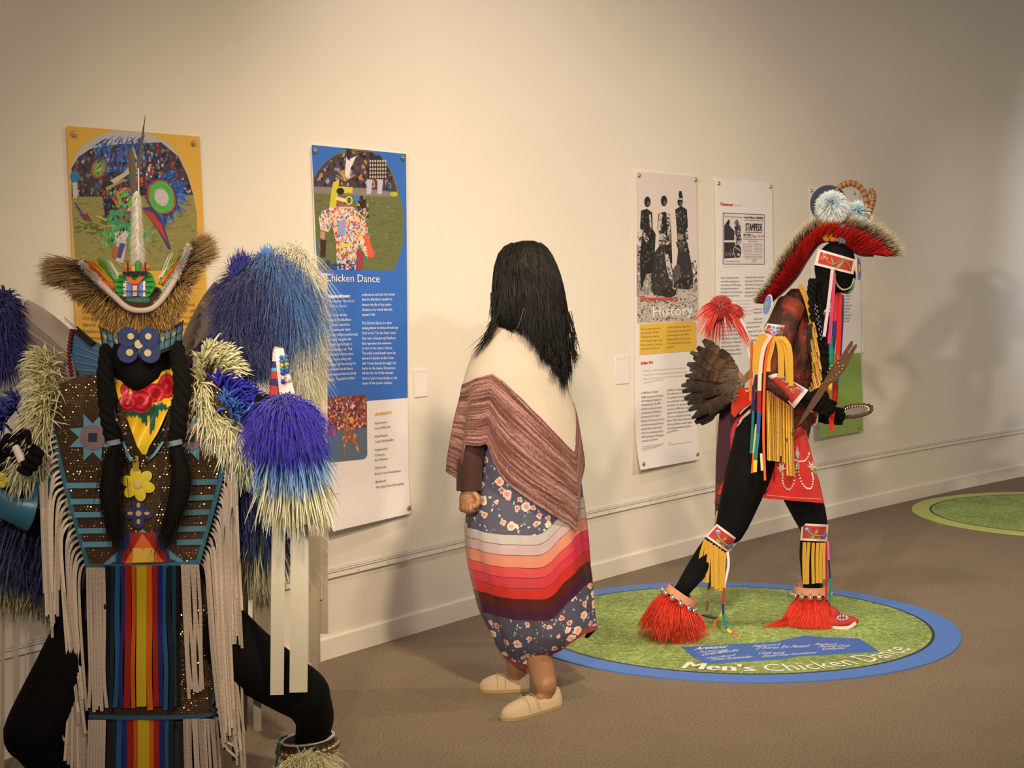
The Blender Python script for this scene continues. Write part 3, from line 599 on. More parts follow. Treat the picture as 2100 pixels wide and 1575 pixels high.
p.poly(mb, [(1362, 518), (1370, 522), (1378, 560), (1380, 574), (1372, 572), (1366, 550)], LT); p.ell(mb, 1360, 497, 14, 5, LT, rot=.1); p.ell(mb, 1358, 488, 8, 9, LT); p.strk(mb, (1350, 493), (1366, 495), 3, 3, DK)
p.poly(mb, [(1390, 512), (1402, 506), (1414, 524), (1420, 560), (1420, 590), (1410, 594), (1380, 590), (1386, 550)], A(54, 48, 44)); p.ell(mb, 1397, 502, 10, 11, DK); p.ell(mb, 1396, 498, 11, 4, MD); p.ell(mb, 1395, 486, 7, 7, A(150, 136, 120)); p.ell(mb, 1386, 560, 8, 18, MD, rot=.2); p.ell(mb, 1404, 580, 16, 12, A(40, 36, 32)); p.ell(mb, 1397, 506, 5, 6, MD)
p.dabs(mb, 130, [(1338, 520), (1370, 508), (1382, 560), (1420, 540), (1420, 590), (1340, 606)], (.8, 2.4), [MD, DK, A(70, 64, 58), A(120, 110, 98)])
p.dabs(mb, 90, [(1385, 432), (1409, 432), (1412, 518), (1390, 518)], (.8, 2.2), [MD, DK, A(70, 64, 58), A(130, 120, 108)]); p.dabs(mb, 90, [(1350, 438), (1374, 440), (1377, 530), (1351, 530)], (.8, 2.2), [MD, DK, A(120, 110, 98)]); p.dabs(mb, 110, [(1313, 434), (1336, 434), (1342, 520), (1314, 560)], (.8, 2.4), [MD, DK, A(70, 64, 58)])
mb.obj('photo_print', 'print', p.t, smooth=False); p.k = min(p.k, 40)
mb = MB(); p.poly(mb, [(1311, 665), (1418, 658), (1425, 659), (1427.5, 664), (1428, 714), (1425, 719), (1311, 728)], A(232, 184, 66)); mb.obj('yellow_box', 'print', p.t, smooth=False)
mb = MB(); p.text(mb, "Powwows", (1312, 619), (1389, 617), 12.5, A(200, 62, 52), .02); mb.obj('title_text', 'print', p.t, smooth=False, label='red title text')
mb = MB(); p.text(mb, "History", (1336, 649), (1420, 645), 21, A(240, 228, 216), .004); mb.obj('title_text', 'print', p.t, smooth=False, label='white title text')
mb = MB(); BR = A(120, 92, 50)
for i, s in enumerate(("There are many origin stories", "about Powwows. The Men's", "Traditional video, featuring", "Santo Weasel of Pigeon Lake,", "Alberta, narrates a Cree version.", "Historically, the Ponca and")): p.text(mb, s, (1313.5, 677+i*8.15), ((1354, 1351, 1351, 1357, 1358, 1351)[i], 674.5+i*8.15), 4.2, BR)
for i, s in enumerate(("Northern Plains First Nations are", "often credited as creating the first", "powwow dances in the 1800's.", "Indigenous Nations from across", "North America would later adopt", "powwows.")): p.text(mb, s, (1366.5, 673.5+i*8.15), ((1415, 1417, 1412, 1413, 1417, 1382)[i], 671+i*8.15), 4.2, BR)
p.text(mb, "Indian Act", (1313, 748), (1338, 745), 6.5, A(196, 60, 62), .02); GY = A(196, 178, 162)
for i, s in enumerate(("Amended in 1876, the supreme is the principal statute", "through which the federal government administers Indian", "status, local band government, and the management of", "reserve land and communal monies.")): p.text(mb, s, (1318, 762.5+i*8), ((1405, 1408, 1403, 1360)[i], 755.5+i*8), 4, GY)
for i, s in enumerate(("In 1884 British Columbia's", "Indigenous groups were banned", "from holding their Potlatch and", "Tamanawas dances. By 1895,", "this ban on ceremonial dances", "would extend to the Blackfoot,", "Sundance and the Cree and", "Saulteaux Thirst Dance. By 1914 an", "amendment was passed \"Barring", "western Indians under penalty", "of law from participating without", "official permission in 'Aboriginal", "costume' in any 'Dance'.")): p.text(mb, s, (1314, 808+i*8.2), ((1349, 1359, 1356, 1354, 1357, 1356, 1353, 1362, 1360, 1356, 1359, 1359, 1348)[i], 804.5+i*8.1), 4.2, INK)
for i, s in enumerate(("exhibition, stampede or show.", "This meant that to participate", "in a powwow and wear regalia,", "you needed the Indian Agent's", "permission. It is documented that,", "as early as 1894, there were Indian", "Agents who disagreed with this", "ban and overlooked this clause.", "By the 1920's official enforcement", "of this prohibition to wear regalia", "and attend powwows became", "more intense.")): p.text(mb, s, (1367.5, 802+i*7.85), ((1415, 1413, 1414, 1416, 1420, 1423, 1418, 1417, 1419, 1418, 1416, 1389)[i], 798+i*7.7), 4.2, INK)
for i in range(3): p.text(mb, ("Photo courtesy of the archives and museum collection", "Indian leaders meeting in conference, sixteenth", "National collection archives, Canada")[i], (1313, 917+i*3.5), ((1360, 1354, 1344)[i], 910+i*3.6), 1.8, INK)
p.text(mb, "Sources:", (1368, 909), (1375, 908), 1.8, INK); p.text(mb, "The Indian Act and amendments on ceremonial dances", (1370, 913), (1418, 906), 1.8, INK)
mb.obj('body_text', 'print', p.t, smooth=False, kind='stuff')
for q in ((1308.5, 359.5), (1424.5, 369), (1311, 951), (1426.5, 931)): p.pin(*q)
# ---------- poster 4
p = Poster((1467, 366), (1583, 376), (1590, 914), (1473, 932), 'white poster with a framed STAMPEDE advertisement, behind the red feather plumes', curl=.02)
p.sheet(lambda u, v: A(242, 228, 214)); mb = MB()
FR = A(60, 54, 54); p.poly(mb, [(1482, 436), (1567.5, 440), (1567.5, 542.5), (1482, 542)], FR); p.poly(mb, [(1483.2, 437.6), (1566.6, 441.4), (1566.6, 541), (1483.2, 540.7)], A(234, 216, 200))
p.poly(mb, [(1484.5, 463), (1494, 449), (1497, 455), (1495, 462), (1506, 474), (1505, 493), (1484.5, 493)], A(58, 50, 52)); p.poly(mb, [(1484.5, 497), (1506, 497), (1519, 528), (1484.5, 530)], A(52, 46, 48))
p.dabs(mb, 160, [(1504, 456), (1511, 448), (1520, 462), (1521, 500), (1508, 500)], (.8, 2.2), [A(70, 64, 64), A(180, 166, 156), A(110, 102, 98), A(50, 46, 46)]); p.ell(mb, 1512, 515, 8.6, 15, A(214, 198, 184)); p.ell(mb, 1512, 515, 7.6, 14, A(64, 56, 58)); p.strk(mb, (1507, 507), (1518, 514), 1.6, 2.2, A(200, 184, 172)); p.ell(mb, 1514, 522, 2.5, 2.5, A(216, 200, 186)); p.dabs(mb, 26, [(1486, 510), (1504, 512), (1504, 526), (1486, 527)], (.7, 1.8), [A(150, 140, 134), A(90, 84, 84)])
for x0, y0, x1, y1, w_ in ((1525, 451.5, 1565, 453, .9), (1528, 476, 1562, 476.6, 1.6), (1524, 487, 1541, 487.4, .9), (1523.5, 490.3, 1565, 491.4, .9)): p.strk(mb, (x0, y0), (x1, y1), w_, w_, FR)
mb.obj('photo_print', 'print', p.t, smooth=False)
mb = MB(); p.text(mb, "STAMPEDE", (1528, 473), (1562, 474), 15.5, FR, .03); p.text(mb, "Central Alberta CARNIVAL", (1524.5, 447.5), (1565, 450), 5, FR, .02); p.text(mb, "The Great Western Stampede", (1485, 445), (1521, 447), 3, FR); p.text(mb, "RED DEER,", (1524, 484), (1540, 484.5), 5, FR, .02); p.text(mb, "Sept. 13-14", (1541.5, 486.5), (1565, 487.5), 6, FR); p.text(mb, "PRIZE LIST BELOW", (1534, 496), (1553, 496.4), 2.4, FR)
for i in range(8):
    p.text(mb, "Bucking horse riding contest", (1523.5, 500+i*2.7), (1541+(i % 3), 500.4+i*2.7), 1.4, FR); p.text(mb, "Races, Relay races, Tugs of war", (1545, 499.5+i*2.7), (1562+(i % 3), 499.8+i*2.7), 1.4, FR)
p.text(mb, "Special attractions for both days of this great event", (1526, 523), (1561, 523), 2, FR); p.text(mb, "An Indian Day parade for prizes and specials in addition to", (1523, 526.5), (1565, 527), 2, FR); p.text(mb, "come and see the frontier days in costume", (1527, 529.5), (1562, 529.8), 1.8, FR); p.text(mb, "I. MITCHELL", (1540, 534), (1552, 534), 2, FR); p.text(mb, "R. MOORE", (1541, 537.5), (1549, 537.5), 2, FR); p.text(mb, "See all at the Stampede Red Deer", (1487, 537), (1516, 537), 2.4, FR)
mb.obj('advert_text', 'print', p.t, smooth=False, kind='stuff')
mb = MB(); p.text(mb, "Powwows", (1477, 421.5), (1502, 423), 7, A(206, 76, 66), .03); p.text(mb, "History", (1504, 423), (1521, 423.5), 6, A(212, 194, 178), 0)
p.text(mb, "Poster for the Central Alberta Carnival and Stampede, Red Deer", (1482, 548), (1528, 547.5), 1.8, GY)
A4 = ["Duncan Campbell Scott, who", "worked with the department of", "Indian affairs since 1879, became", "the Deputy Superintendent of", "Indian Affairs from 1913-1932, wrote", "the following in a letter in 1921"]
B4 = ["including the right to ceremonies", "and powwows. In the 1951 version", "of the Indian Act, the government", "traditional dances and regalia", "at stampedes and exhibitions", "By the early 1960's"]
for i in range(6): p.text(mb, A4[i], (1477.5, 571.5+i*7.4), ((1514, 1516, 1519, 1515, 1521, 1515)[i], 571+i*7.4), 4, INK); p.text(mb, B4[i], (1527, 570.5+i*7.6), ((1567, 1566, 1568, 1560, 1556, 1548)[i], 570+i*7.6), 4, INK)
for i in range(5): p.text(mb, "I have to direct you to use your utmost endeavours", (1500, 618+i*7), (1545-(i % 3)*6, 617+i*7), 3.4, GY); 
for i in range(9): p.text(mb, ("Indigenous powwow dancers", "dance and sing on reserves", "regalia if they went past the", "lined up to participate", "Indian Agent in charge of it", "to participate in a Powwow", "without permission even if they", "were given passes. When", "performing for Indigenous relations")[i], (1478, 665+i*7.9), (1516+(i % 3)*2, 663+i*7.9), 4, INK)
for i in range(5): p.text(mb, ("held across North America and", "powwows in Canada and", "people. Fort to the", "13 Treaties", "are welcome")[i], (1530, 664+i*9), (1562-(i % 2)*5, 662+i*9), 4, INK)
p.text(mb, "ceremonies and", (1544, 636), (1562, 635), 4, INK); p.text(mb, "meaning in life", (1544, 643), (1562, 642), 4, INK); p.text(mb, "Today, powwow", (1545, 656), (1563, 655), 4, INK)
mb.obj('body_text', 'print', p.t, smooth=False, kind='stuff')
for q in ((1472, 376), (1577.5, 383)): p.pin(*q)
# ---------- poster 5
p = Poster((1658, 383), (1762, 392), (1768, 884), (1673, 897), 'poster with a lime green lower panel, partly behind the mannequin head and mirror', curl=.03)
p.sheet(lambda u, v: A(240, 226, 212)); mb = MB(); p.poly(mb, [(1668, 730), (1765, 723.5), (1768, 884), (1673, 896.5)], A(150, 176, 84)); mb.obj('green_panel', 'print', p.t, smooth=False)
mb = MB()
for i in range(9): p.text(mb, ("and gathering in dance", "communities teachings in the", "language, song and stories", "traditional sacred dances", "healing from the song's", "and sharing in ceremonies,", "traditional dancing is", "culture, life thoughts", "and gathered")[i], (1700, 609+i*6.6), (1746-(i % 3)*3, 608+i*6.5), 3.6, INK)
for i, s in enumerate(("Artisans:", "Beadwork", "Accessories", "Dove Kytwayhat", "", "Featherwork", "TJ Warren", "", "Cloth work", "Emery-rose Assiniboine", "", "Beadwork", "Morning Dove")):
    if s: p.text(mb, s, (1718, 762+i*7.2), (1730+len(s)*.9, 761+i*7.1), 3.6, A(206, 216, 170))
mb.obj('body_text', 'print', p.t, smooth=False, kind='stuff')
for q in ((1662, 391), (1750, 396), (1758.5, 876)): p.pin(*q)
# ---------- blank cards (their codes are left out)
for c, lab in (([(849, 757), (876, 756), (877, 812), (850, 815)], 'small blank white card on the wall beside the blue poster'), ([(1262, 731), (1289, 729), (1290, 786), (1263, 788)], 'small blank white card left of the black and white photo poster'), ([(1765, 688), (1773, 687), (1773, 722), (1765, 723)], 'small blank white card at the right edge of the lime green poster')):
    p = Poster(c[0], c[1], c[2], c[3], lab, curl=0, off=.004, name='wall_card', cat='card'); p.sheet(lambda u, v: A(240, 222, 204))
    if c[0][0] < 1700: mb = MB(); p.text(mb, "Scan for more information", (c[0][0]+1.5, c[0][1]+6.5), (c[1][0]-3, c[1][1]+5.5), 1.8, GY); mb.obj('caption_text', 'print', p.t, smooth=False)
# ================================================================ WOMAN
YW = 5.92
wb = F(1075, 1452)
wom = thing('person', (wb.x, wb.y, 0), 'woman with long black hair, cream and maroon poncho and floral ribbon skirt', 'person')
def cloth(name, rows, Yc, topf, botf, parent, mat, nth=72, nv=30, fold=None, colf=None, th=.005, t0=0, t1=2*math.pi, dep=.62, yoff=None, kind=None, label=None):
    """draped surface: rows = [(py, pxL, pxR)] silhouette; rings of ellipses; topf/botf(u,theta) give pixel row of top and hem; u=-1..1 across"""
    py_ = [r[0] for r in rows]; xl = [r[1] for r in rows]; xr = [r[2] for r in rows]
    V = []; C = []; closed = abs((t1-t0) - 2*math.pi) < 1e-6; nn = nth if closed else nth+1
    for sgn in (0, 1):
        for j in range(nv+1):
            v = j/nv
            for i in range(nn):
                th_ = t0 + (t1-t0)*i/nth; u = math.cos(th_)
                y = topf(u, th_)*(1-v) + botf(u, th_)*v
                L_, R_ = np.interp(y, py_, xl), np.interp(y, py_, xr)
                f = fold(th_, v, y) if fold else 0
                yc = Yc + (yoff(y) if yoff else 0)
                k = (1 + f); rpx = (R_-L_)/2*k; cx = (L_+R_)/2
                rw = rpx/FPX*yc
                p = P(cx + rpx*u, y, yc); d = -math.sin(th_)*rw*dep    # theta 0..pi = camera side
                q = P(cx + rpx*u, y, yc + d)
                p = Vector((p.x, yc + d, p.z))
                if sgn: 
                    cpt = P(cx, y, yc); dirc = (cpt - p); dirc.z = 0; p = p + dirc.normalized()*th
                V.append(p); C.append(colf(u, v, y, th_) if colf else (1, 1, 1))
    N = nn*(nv+1); Fq = []
    rng = range(nn) if closed else range(nn-1)
    for j in range(nv):
        for i in rng:
            a, b_, c, d = j*nn+i, j*nn+(i+1) % nn, (j+1)*nn+(i+1) % nn, (j+1)*nn+i
            Fq.append((a, d, c, b_)); Fq.append((N+a, N+b_, N+c, N+d))
    for i in rng:
        a, b_ = i, (i+1) % nn; Fq.append((a, b_, N+b_, N+a)); a += nv*nn; b_ += nv*nn; Fq.append((a, N+a, N+b_, b_))
    if not closed:
        for j in range(nv):
            for i in (0, nn-1): a, b_ = j*nn+i, (j+1)*nn+i; Fq.append((a, b_, N+b_, N+a))
    mb = MB(); mb.add(V, Fq, C); return mb.obj(name, mat, parent, kind=kind, label=label)
def cb(x0, x1, t): t = min(1, max(0, (t-x0)/(x1-x0))); return t*t*(3-2*t)
# --- body
mb = MB(); SK = lambda x, y, dy=0: P(x, y, YW+dy)
ska, skb = SK(1078, 600, -.01), SK(1085, 560, 0)
HE1, TO1, HE2, TO2 = F(1147, 1447), F(1030, 1479), F(1086, 1415), F(984, 1418)
mb.ball(SK(1078, 562), (.082, .10, .115), (0, 0, 0), 16, 12); mb.ball(SK(1068, 582, -.0), (.062, .085, .085), (0, 0, 0), 14, 10)
nose = SK(1045, 588, .055); mb.ball(nose, (.018, .018, .016), (0, 0, 0)); mb.ball(SK(1052, 603, .06), (.02, .016, .01), (0, 0, 0))
limb(mb, [SK(1078, 610), SK(1075, 660)], [.055, .062]); 
limb(mb, [SK(1068, 690), SK(1060, 760), SK(1062, 880), SK(1082, 960), SK(1090, 1050)], [(.05, .05), (.15, .10), (.14, .10), (.13, .11), (.16, .12)], 18)
limb(mb, [SK(1015, 750, -.0), SK(995, 810, -.02), SK(968, 900, -.05), SK(962, 985, -.09)], [.05, .045, .04, .03])
limb(mb, [SK(1105, 750, .04), SK(1125, 810, .10), SK(1120, 890, .10), SK(1090, 900, .12)], [.055, .05, .042, .03])
fA, fB = F(1052, 1392), F(1125, 1447)
ank1 = HE2.lerp(TO2, .25) + Vector((0, 0, .085)); ank2 = HE1.lerp(TO1, .25) + Vector((0, 0, .09))
limb(mb, [SK(1062, 1060, .06), SK(1062, 1250, .10), ank1 + Vector((0, 0, .03)), ank1], [.10, .06, .042, .038]); limb(mb, [SK(1110, 1060), SK(1108, 1250, -.01), SK(1106, 1345, -.02), ank2], [.10, .066, .052, .044])
limb(mb, [ank2, HE1.lerp(TO1, .28) + Vector((0, 0, .042)), HE1.lerp(TO1, .6) + Vector((0, 0, .032))], [.036, .027, .02]); limb(mb, [ank1, HE2.lerp(TO2, .28) + Vector((0, 0, .04)), HE2.lerp(TO2, .6) + Vector((0, 0, .03))], [.034, .026, .018])
body = remesh(mb, 'body', .008, M('skin', (.32, .155, .085), .5, var=.06, vscale=12), wom, 5)
# --- hand: palm, five fingers loosely curled
mb = MB(); H0 = SK(962, 1000, -.095); K = lambda x, y, d: P(x, y, YW-.10+d)
mb.tube([K(962, 1002, 0), K(960, 1022, 0), K(958, 1036, 0)], [(.026, .017), (.034, .018), (.03, .016)], (0, 0, 0), 12)
for i, (dx, dd, r) in enumerate(((-10, .012, .0095), (-4, -.002, .0105), (3, -.012, .0105), (9, -.02, .010))):
    limb(mb, [K(957+dx, 1034, dd), K(956+dx, 1046-abs(dx-2)*.2, dd-.012), K(962+dx, 1050-abs(dx-2)*.3, dd+.012), K(967+dx, 1042, dd+.022)], [r, r, r*.9, r*.75], 8)
limb(mb, [K(973, 1012, -.015), K(981, 1022, -.02), K(979, 1034, -.022), K(971, 1040, -.02)], [.012, .012, .0105, .009], 8)
remesh(mb, 'hand', .0035, M('skin', (1, 1, 1)), wom, 3)
# --- sleeve
mb = MB(); mb.tube(spl([SK(985, 870, -.03), SK(970, 905, -.045), SK(963, 960, -.075), SK(962, 1007, -.09)], 12), [(.05, .045)]*5+[(.05, .048)]*4+[(.047, .045)]*4, A(66, 32, 26, .8), 18)
mb.obj('sleeve', 'cloth', wom)
# --- skirt
FLW = bpy.data.materials.new('floral_print'); FLW.use_nodes = True; MATS['floral'] = FLW
nt = FLW.node_tree; b = nt.nodes['Principled BSDF']; b.inputs['Roughness'].default_value = .7
tc = nt.nodes.new('ShaderNodeTexCoord')
def vor(sc, r0, r1, c0, c1, base, seed):
    mp = nt.nodes.new('ShaderNodeMapping'); mp.inputs['Location'].default_value = (seed, seed*.7, seed*1.3); mp.inputs['Scale'].default_value = (1, .6, 1)
    nt.links.new(tc.outputs['Object'], mp.inputs[0])
    nz = nt.nodes.new('ShaderNodeTexNoise'); nz.inputs['Scale'].default_value = 90; nt.links.new(tc.outputs['Object'], nz.inputs['Vector'])
    ad = nt.nodes.new('ShaderNodeVectorMath'); ad.operation = 'MULTIPLY_ADD'; ad.inputs[1].default_value = (.018,)*3
    nt.links.new(nz.outputs['Color'], ad.inputs[0]); nt.links.new(mp.outputs[0], ad.inputs[2])
    vo = nt.nodes.new('ShaderNodeTexVoronoi'); vo.inputs['Scale'].default_value = sc; nt.links.new(ad.outputs[0], vo.inputs['Vector'])
    rp = nt.nodes.new('ShaderNodeValToRGB'); rp.color_ramp.interpolation = 'CONSTANT'; rp.color_ramp.elements[0].color = (1, 1, 1, 1); rp.color_ramp.elements[1].position = r1; rp.color_ramp.elements[1].color = (0, 0, 0, 1)
    nt.links.new(vo.outputs['Distance'], rp.inputs[0])
    cc = nt.nodes.new('ShaderNodeValToRGB'); cc.color_ramp.elements[0].color = (*c0, 1); cc.color_ramp.elements[1].color = (*c1, 1); cc.color_ramp.elements[0].position = r0; cc.color_ramp.elements[1].position = r1
    nt.links.new(vo.outputs['Distance'], cc.inputs[0])
    mx = nt.nodes.new('ShaderNodeMixRGB'); nt.links.new(rp.outputs[0], mx.inputs[0]); nt.links.new(base, mx.inputs[1]); nt.links.new(cc.outputs[0], mx.inputs[2]); return mx.outputs[0]
at = nt.nodes.new('ShaderNodeAttribute'); at.attribute_name = 'Col'
s_ = vor(44, .06, .22, A(196, 196, 170), A(120, 130, 100), at.outputs['Color'], 1.1); s_ = vor(25, .08, .29, A(150, 70, 56), A(232, 180, 150), s_, 3.7); s_ = vor(18, .08, .29, A(206, 130, 104), A(236, 200, 168), s_, 6.2)
nt.links.new(s_, b.inputs['Base Color'])
SR = [(900, 985, 1168), (960, 975, 1188), (1020, 958, 1194), (1080, 952, 1201), (1120, 955, 1206), (1160, 962, 1209), (1200, 972, 1214), (1250, 984, 1217), (1290, 1003, 1221), (1320, 1016, 1192), (1340, 1028, 1150), (1365, 1045, 1130)]
def tilt(u): return 62*cb(.15, .95, u) + 6*cb(-.3, -1, u)
hemy = lambda u, t: (1362 - 18*cb(-.35, -1, u) - (76 if math.sin(t) > 0 else 55)*cb(.3, .75, u)) if math.sin(t) >= -.2 else 1345 - 55*cb(.2, .7, u)
foldS = lambda t, v, y: (.018*math.sin(9*t+1) + .012*math.sin(17*t))*cb(940, 1100, y) + .012*math.sin(5*t+y*.02)
DC = A(70, 66, 80)
bands = [(1082, 1102, A(200, 186, 170)), (1102, 1123, A(206, 172, 162)), (1123, 1148, A(226, 142, 110)), (1148, 1168, A(224, 82, 76)), (1168, 1189, A(214, 62, 70)), (1189, 1211, A(206, 50, 40)), (1211, 1231, A(86, 34, 26)), (1231, 1253, A(74, 30, 52))]
sk = cloth('skirt', SR, YW+.03, lambda u, t: 890, lambda u, t: 1085-tilt(u), wom, 'floral', colf=lambda u, v, y, t: DC, fold=foldS, nv=16, dep=.78)
for i, (a, c, col) in enumerate(bands):
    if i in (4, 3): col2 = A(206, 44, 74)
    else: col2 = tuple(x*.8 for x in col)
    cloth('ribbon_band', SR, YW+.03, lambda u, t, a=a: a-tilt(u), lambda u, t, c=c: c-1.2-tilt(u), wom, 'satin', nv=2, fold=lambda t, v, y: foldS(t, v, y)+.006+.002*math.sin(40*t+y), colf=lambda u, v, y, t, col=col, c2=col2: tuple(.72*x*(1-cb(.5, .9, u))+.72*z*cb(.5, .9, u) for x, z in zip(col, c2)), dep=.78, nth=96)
    cloth('ribbon_seam', SR, YW+.03, lambda u, t, c=c: c-1.6-tilt(u), lambda u, t, c=c: c+.4-tilt(u), wom, 'cloth', nv=1, fold=lambda t, v, y: foldS(t, v, y)+.003, colf=lambda *a: A(70, 30, 34), dep=.78)
cloth('skirt_hem_panel', SR, YW+.03, lambda u, t: 1251-tilt(u), hemy, wom, 'floral', colf=lambda u, v, y, t: DC, fold=foldS, nv=14, dep=.78, nth=120)
cloth('hem_binding', SR, YW+.03, lambda u, t: hemy(u, t)-7, lambda u, t: hemy(u, t)+2, wom, 'cloth', colf=lambda *a: A(140, 30, 34), fold=lambda t, v, y: foldS(t, v, y)+.008, nv=2, dep=.78, nth=120)
# --- poncho : cream yoke and maroon knitted border
KN = bpy.data.materials.new('knit'); KN.use_nodes = True; MATS['knit'] = KN
nt = KN.node_tree; b = nt.nodes['Principled BSDF']; b.inputs['Roughness'].default_value = .9
uvn = nt.nodes.new('ShaderNodeAttribute'); uvn.attribute_name = 'Col'
mp = nt.nodes.new('ShaderNodeMapping'); mp.inputs['Scale'].default_value = (5, 44, 1); nt.links.new(uvn.outputs['Vector'], mp.inputs[0])
nz = nt.nodes.new('ShaderNodeTexNoise'); nz.inputs['Scale'].default_value = 1; nz.inputs['Detail'].default_value = 5; nz.inputs['Roughness'].default_value = .7; nt.links.new(mp.outputs[0], nz.inputs['Vector'])
mp2 = nt.nodes.new('ShaderNodeMapping'); mp2.inputs['Scale'].default_value = (160, 130, 1); nt.links.new(uvn.outputs['Vector'], mp2.inputs[0])
n5 = nt.nodes.new('ShaderNodeTexNoise'); n5.inputs['Scale'].default_value = 1; nt.links.new(mp2.outputs[0], n5.inputs['Vector'])
mxk = nt.nodes.new('ShaderNodeMath'); mxk.operation = 'MULTIPLY_ADD'; mxk.inputs[1].default_value = .28; nt.links.new(n5.outputs[0], mxk.inputs[0]); 
sb = nt.nodes.new('ShaderNodeMath'); sb.operation = 'SUBTRACT'; sb.inputs[1].default_value = .14; nt.links.new(nz.outputs[0], sb.inputs[0]); nt.links.new(sb.outputs[0], mxk.inputs[2])
cr = nt.nodes.new('ShaderNodeValToRGB'); e = cr.color_ramp.elements; e[0].position = .38; e[0].color = (*A(88, 44, 36, .62), 1); e[1].position = .62; e[1].color = (*A(190, 146, 128, .66), 1); q = e.new(.5); q.color = (*A(138, 86, 74, .62), 1)
nt.links.new(mxk.outputs[0], cr.inputs[0]); nt.links.new(cr.outputs[0], b.inputs['Base Color'])
bp = nt.nodes.new('ShaderNodeBump'); bp.inputs['Strength'].default_value = .6; bp.inputs['Distance'].default_value = .004; nt.links.new(mxk.outputs[0], bp.inputs['Height']); nt.links.new(bp.outputs[0], b.inputs['Normal'])
PR = [(655, 1022, 1062), (668, 1010, 1090), (685, 998, 1108), (705, 984, 1122), (730, 966, 1140), (760, 955, 1158), (790, 947, 1166), (815, 943, 1173), (850, 936, 1182), (900, 928, 1190), (940, 922, 1196), (975, 920, 1198), (1030, 940, 1200), (1085, 950, 1196)]
def bnd(u):                                                  # cream / maroon boundary across the back
    return float(np.interp(u, [-1, -.75, -.45, -.2, .1, .4, .7, .88, 1], [788, 772, 762, 778, 810, 850, 894, 924, 824]))
def hemp(u, t):
    if math.sin(t) < -.1: return 935
    return float(np.interp(u, [-1, -.9, -.84, -.8, -.55, -.45, -.30, -.25, -.1, .2, .5, .75, .88, .93, 1], [962, 975, 984, 906, 906, 900, 944, 958, 985, 1020, 1048, 1066, 1082, 985, 950]))
def foldP(t, v, y):
    return (.03*math.sin(11*t+.6)*cb(-.1, -1, math.cos(t)) + .012*math.sin(7*t))*cb(760, 880, y) + .008*math.sin(4*t + y*.015)
cloth('poncho_yoke', PR, YW-.01, lambda u, t: 656 + (14*cb(.1, .9, u)), lambda u, t: bnd(u)+3, wom, 'cloth', fold=foldP, colf=lambda *a: A(206, 184, 156, .72), dep=.72, nv=20, nth=96)
cloth('poncho_border', PR, YW-.01, lambda u, t: bnd(u), hemp, wom, 'knit', fold=lambda t, v, y: foldP(t, v, y)+.01, colf=lambda u, v, y, t: ((t % 6.283)/6.283, v*.5 + .0, 0), dep=.72, nv=30, nth=180)
# --- hair: skull cap volume plus many long strands
HC_ = A(22, 16, 14, .3)
HRW = [(494, 1070, 1096), (497, 1050, 1108), (505, 1034, 1120), (520, 1022, 1131), (545, 1014, 1143), (570, 1011, 1150), (600, 1011, 1158), (630, 1012, 1162), (650, 1012, 1164), (665, 1013, 1165), (700, 1050, 1168), (740, 1110, 1169), (760, 1140, 1167), (780, 1150, 1158)]
cloth('hair', HRW, YW-.005, lambda u, t: 493.5, lambda u, t: float(np.interp(u, [-1, -.6, -.3, 0, .3, .6, .85, 1], [672, 668, 672, 688, 722, 752, 765, 740])) if math.sin(t) > -.3 else 660, wom, M('hair_black', (.003, .0026, .0022), .5, spec=.2, bump=.5, bscale=70), dep=.78, nv=24, fold=lambda t, v, y: .012*math.sin(13*t+y*.01)+.008*math.sin(29*t))
rt = []; dr = []; ln = []; bd = []
for i in range(3600):
    t = random.uniform(-.35, math.pi+.35); u = math.cos(t); y0 = random.uniform(497, 690 if u > 0 else 640)
    L_, R_ = np.interp(y0, [r[0] for r in HRW], [r[1] for r in HRW]), np.interp(y0, [r[0] for r in HRW], [r[2] for r in HRW])
    cx, rp = (L_+R_)/2, (R_-L_)/2*1.0; rw = rp/FPX*YW
    p = P(cx+rp*u, y0, YW-.005); p.y = YW-.005 - math.sin(t)*rw*.78
    hy = float(np.interp(u, [-1, -.6, -.3, 0, .3, .6, .85, 1], [676, 670, 676, 700, 730, 765, 790, 760])) + random.gauss(0, 8)
    if random.random() < .75:
        yy = min(hy, y0 + random.uniform(50, 130)); 
    else: yy = hy
    if yy < y0+20: yy = y0+20
    xx = np.interp(u, [-1, 1], [1012 - .0*(yy-600), 1166]) if yy > 600 else cx+(u*rp)
    L2, R2 = np.interp(yy, [r[0] for r in HRW], [r[1] for r in HRW]), np.interp(yy, [r[0] for r in HRW], [r[2] for r in HRW])
    if yy < 690: xx = (L2+R2)/2 + (R2-L2)/2*u*1.01
    else: xx = max(xx, L2)
    q = P(xx, yy, YW); q.y = YW-.01 - math.sin(t)*((R2-L2)/2/FPX*YW*.78 if yy < 690 else .12)
    d = q - p; out = Vector((u, -math.sin(t), 0))*.10
    rt.append(p); ln.append(d.length); dd = (d.normalized() + out*1.0); dr.append(dd); bd.append(-out*1.0)
def hairs(path_list, n, spread, w, col=HC_):
    r_, d_, l_, b_ = [], [], [], []
    for (x0, y0, x1, y1, bx, dy) in path_list:
        for _ in range(n):
            a = P(x0+random.gauss(0, spread), y0+random.gauss(0, spread), YW+dy); c = P(x1+random.gauss(0, spread*1.3), y1+random.gauss(0, spread*1.5), YW+dy)
            d = c-a; k = Vector((bx+random.gauss(0, .06), 0, 0)); r_.append(a); l_.append(d.length); d_.append(d.normalized()+k); b_.append(-k)
    return r_, d_, l_, b_
blades('hair_strands', rt, np.array(dr), np.array(ln), .0035, .0025, np.array(bd), [(0, HC_), (1, HC_)], M('hairm', rough=.45, vcol=True, spec=.22), wom, segs=5, prof=[1, 1, .9, .2], jit=.3, wav=.002)
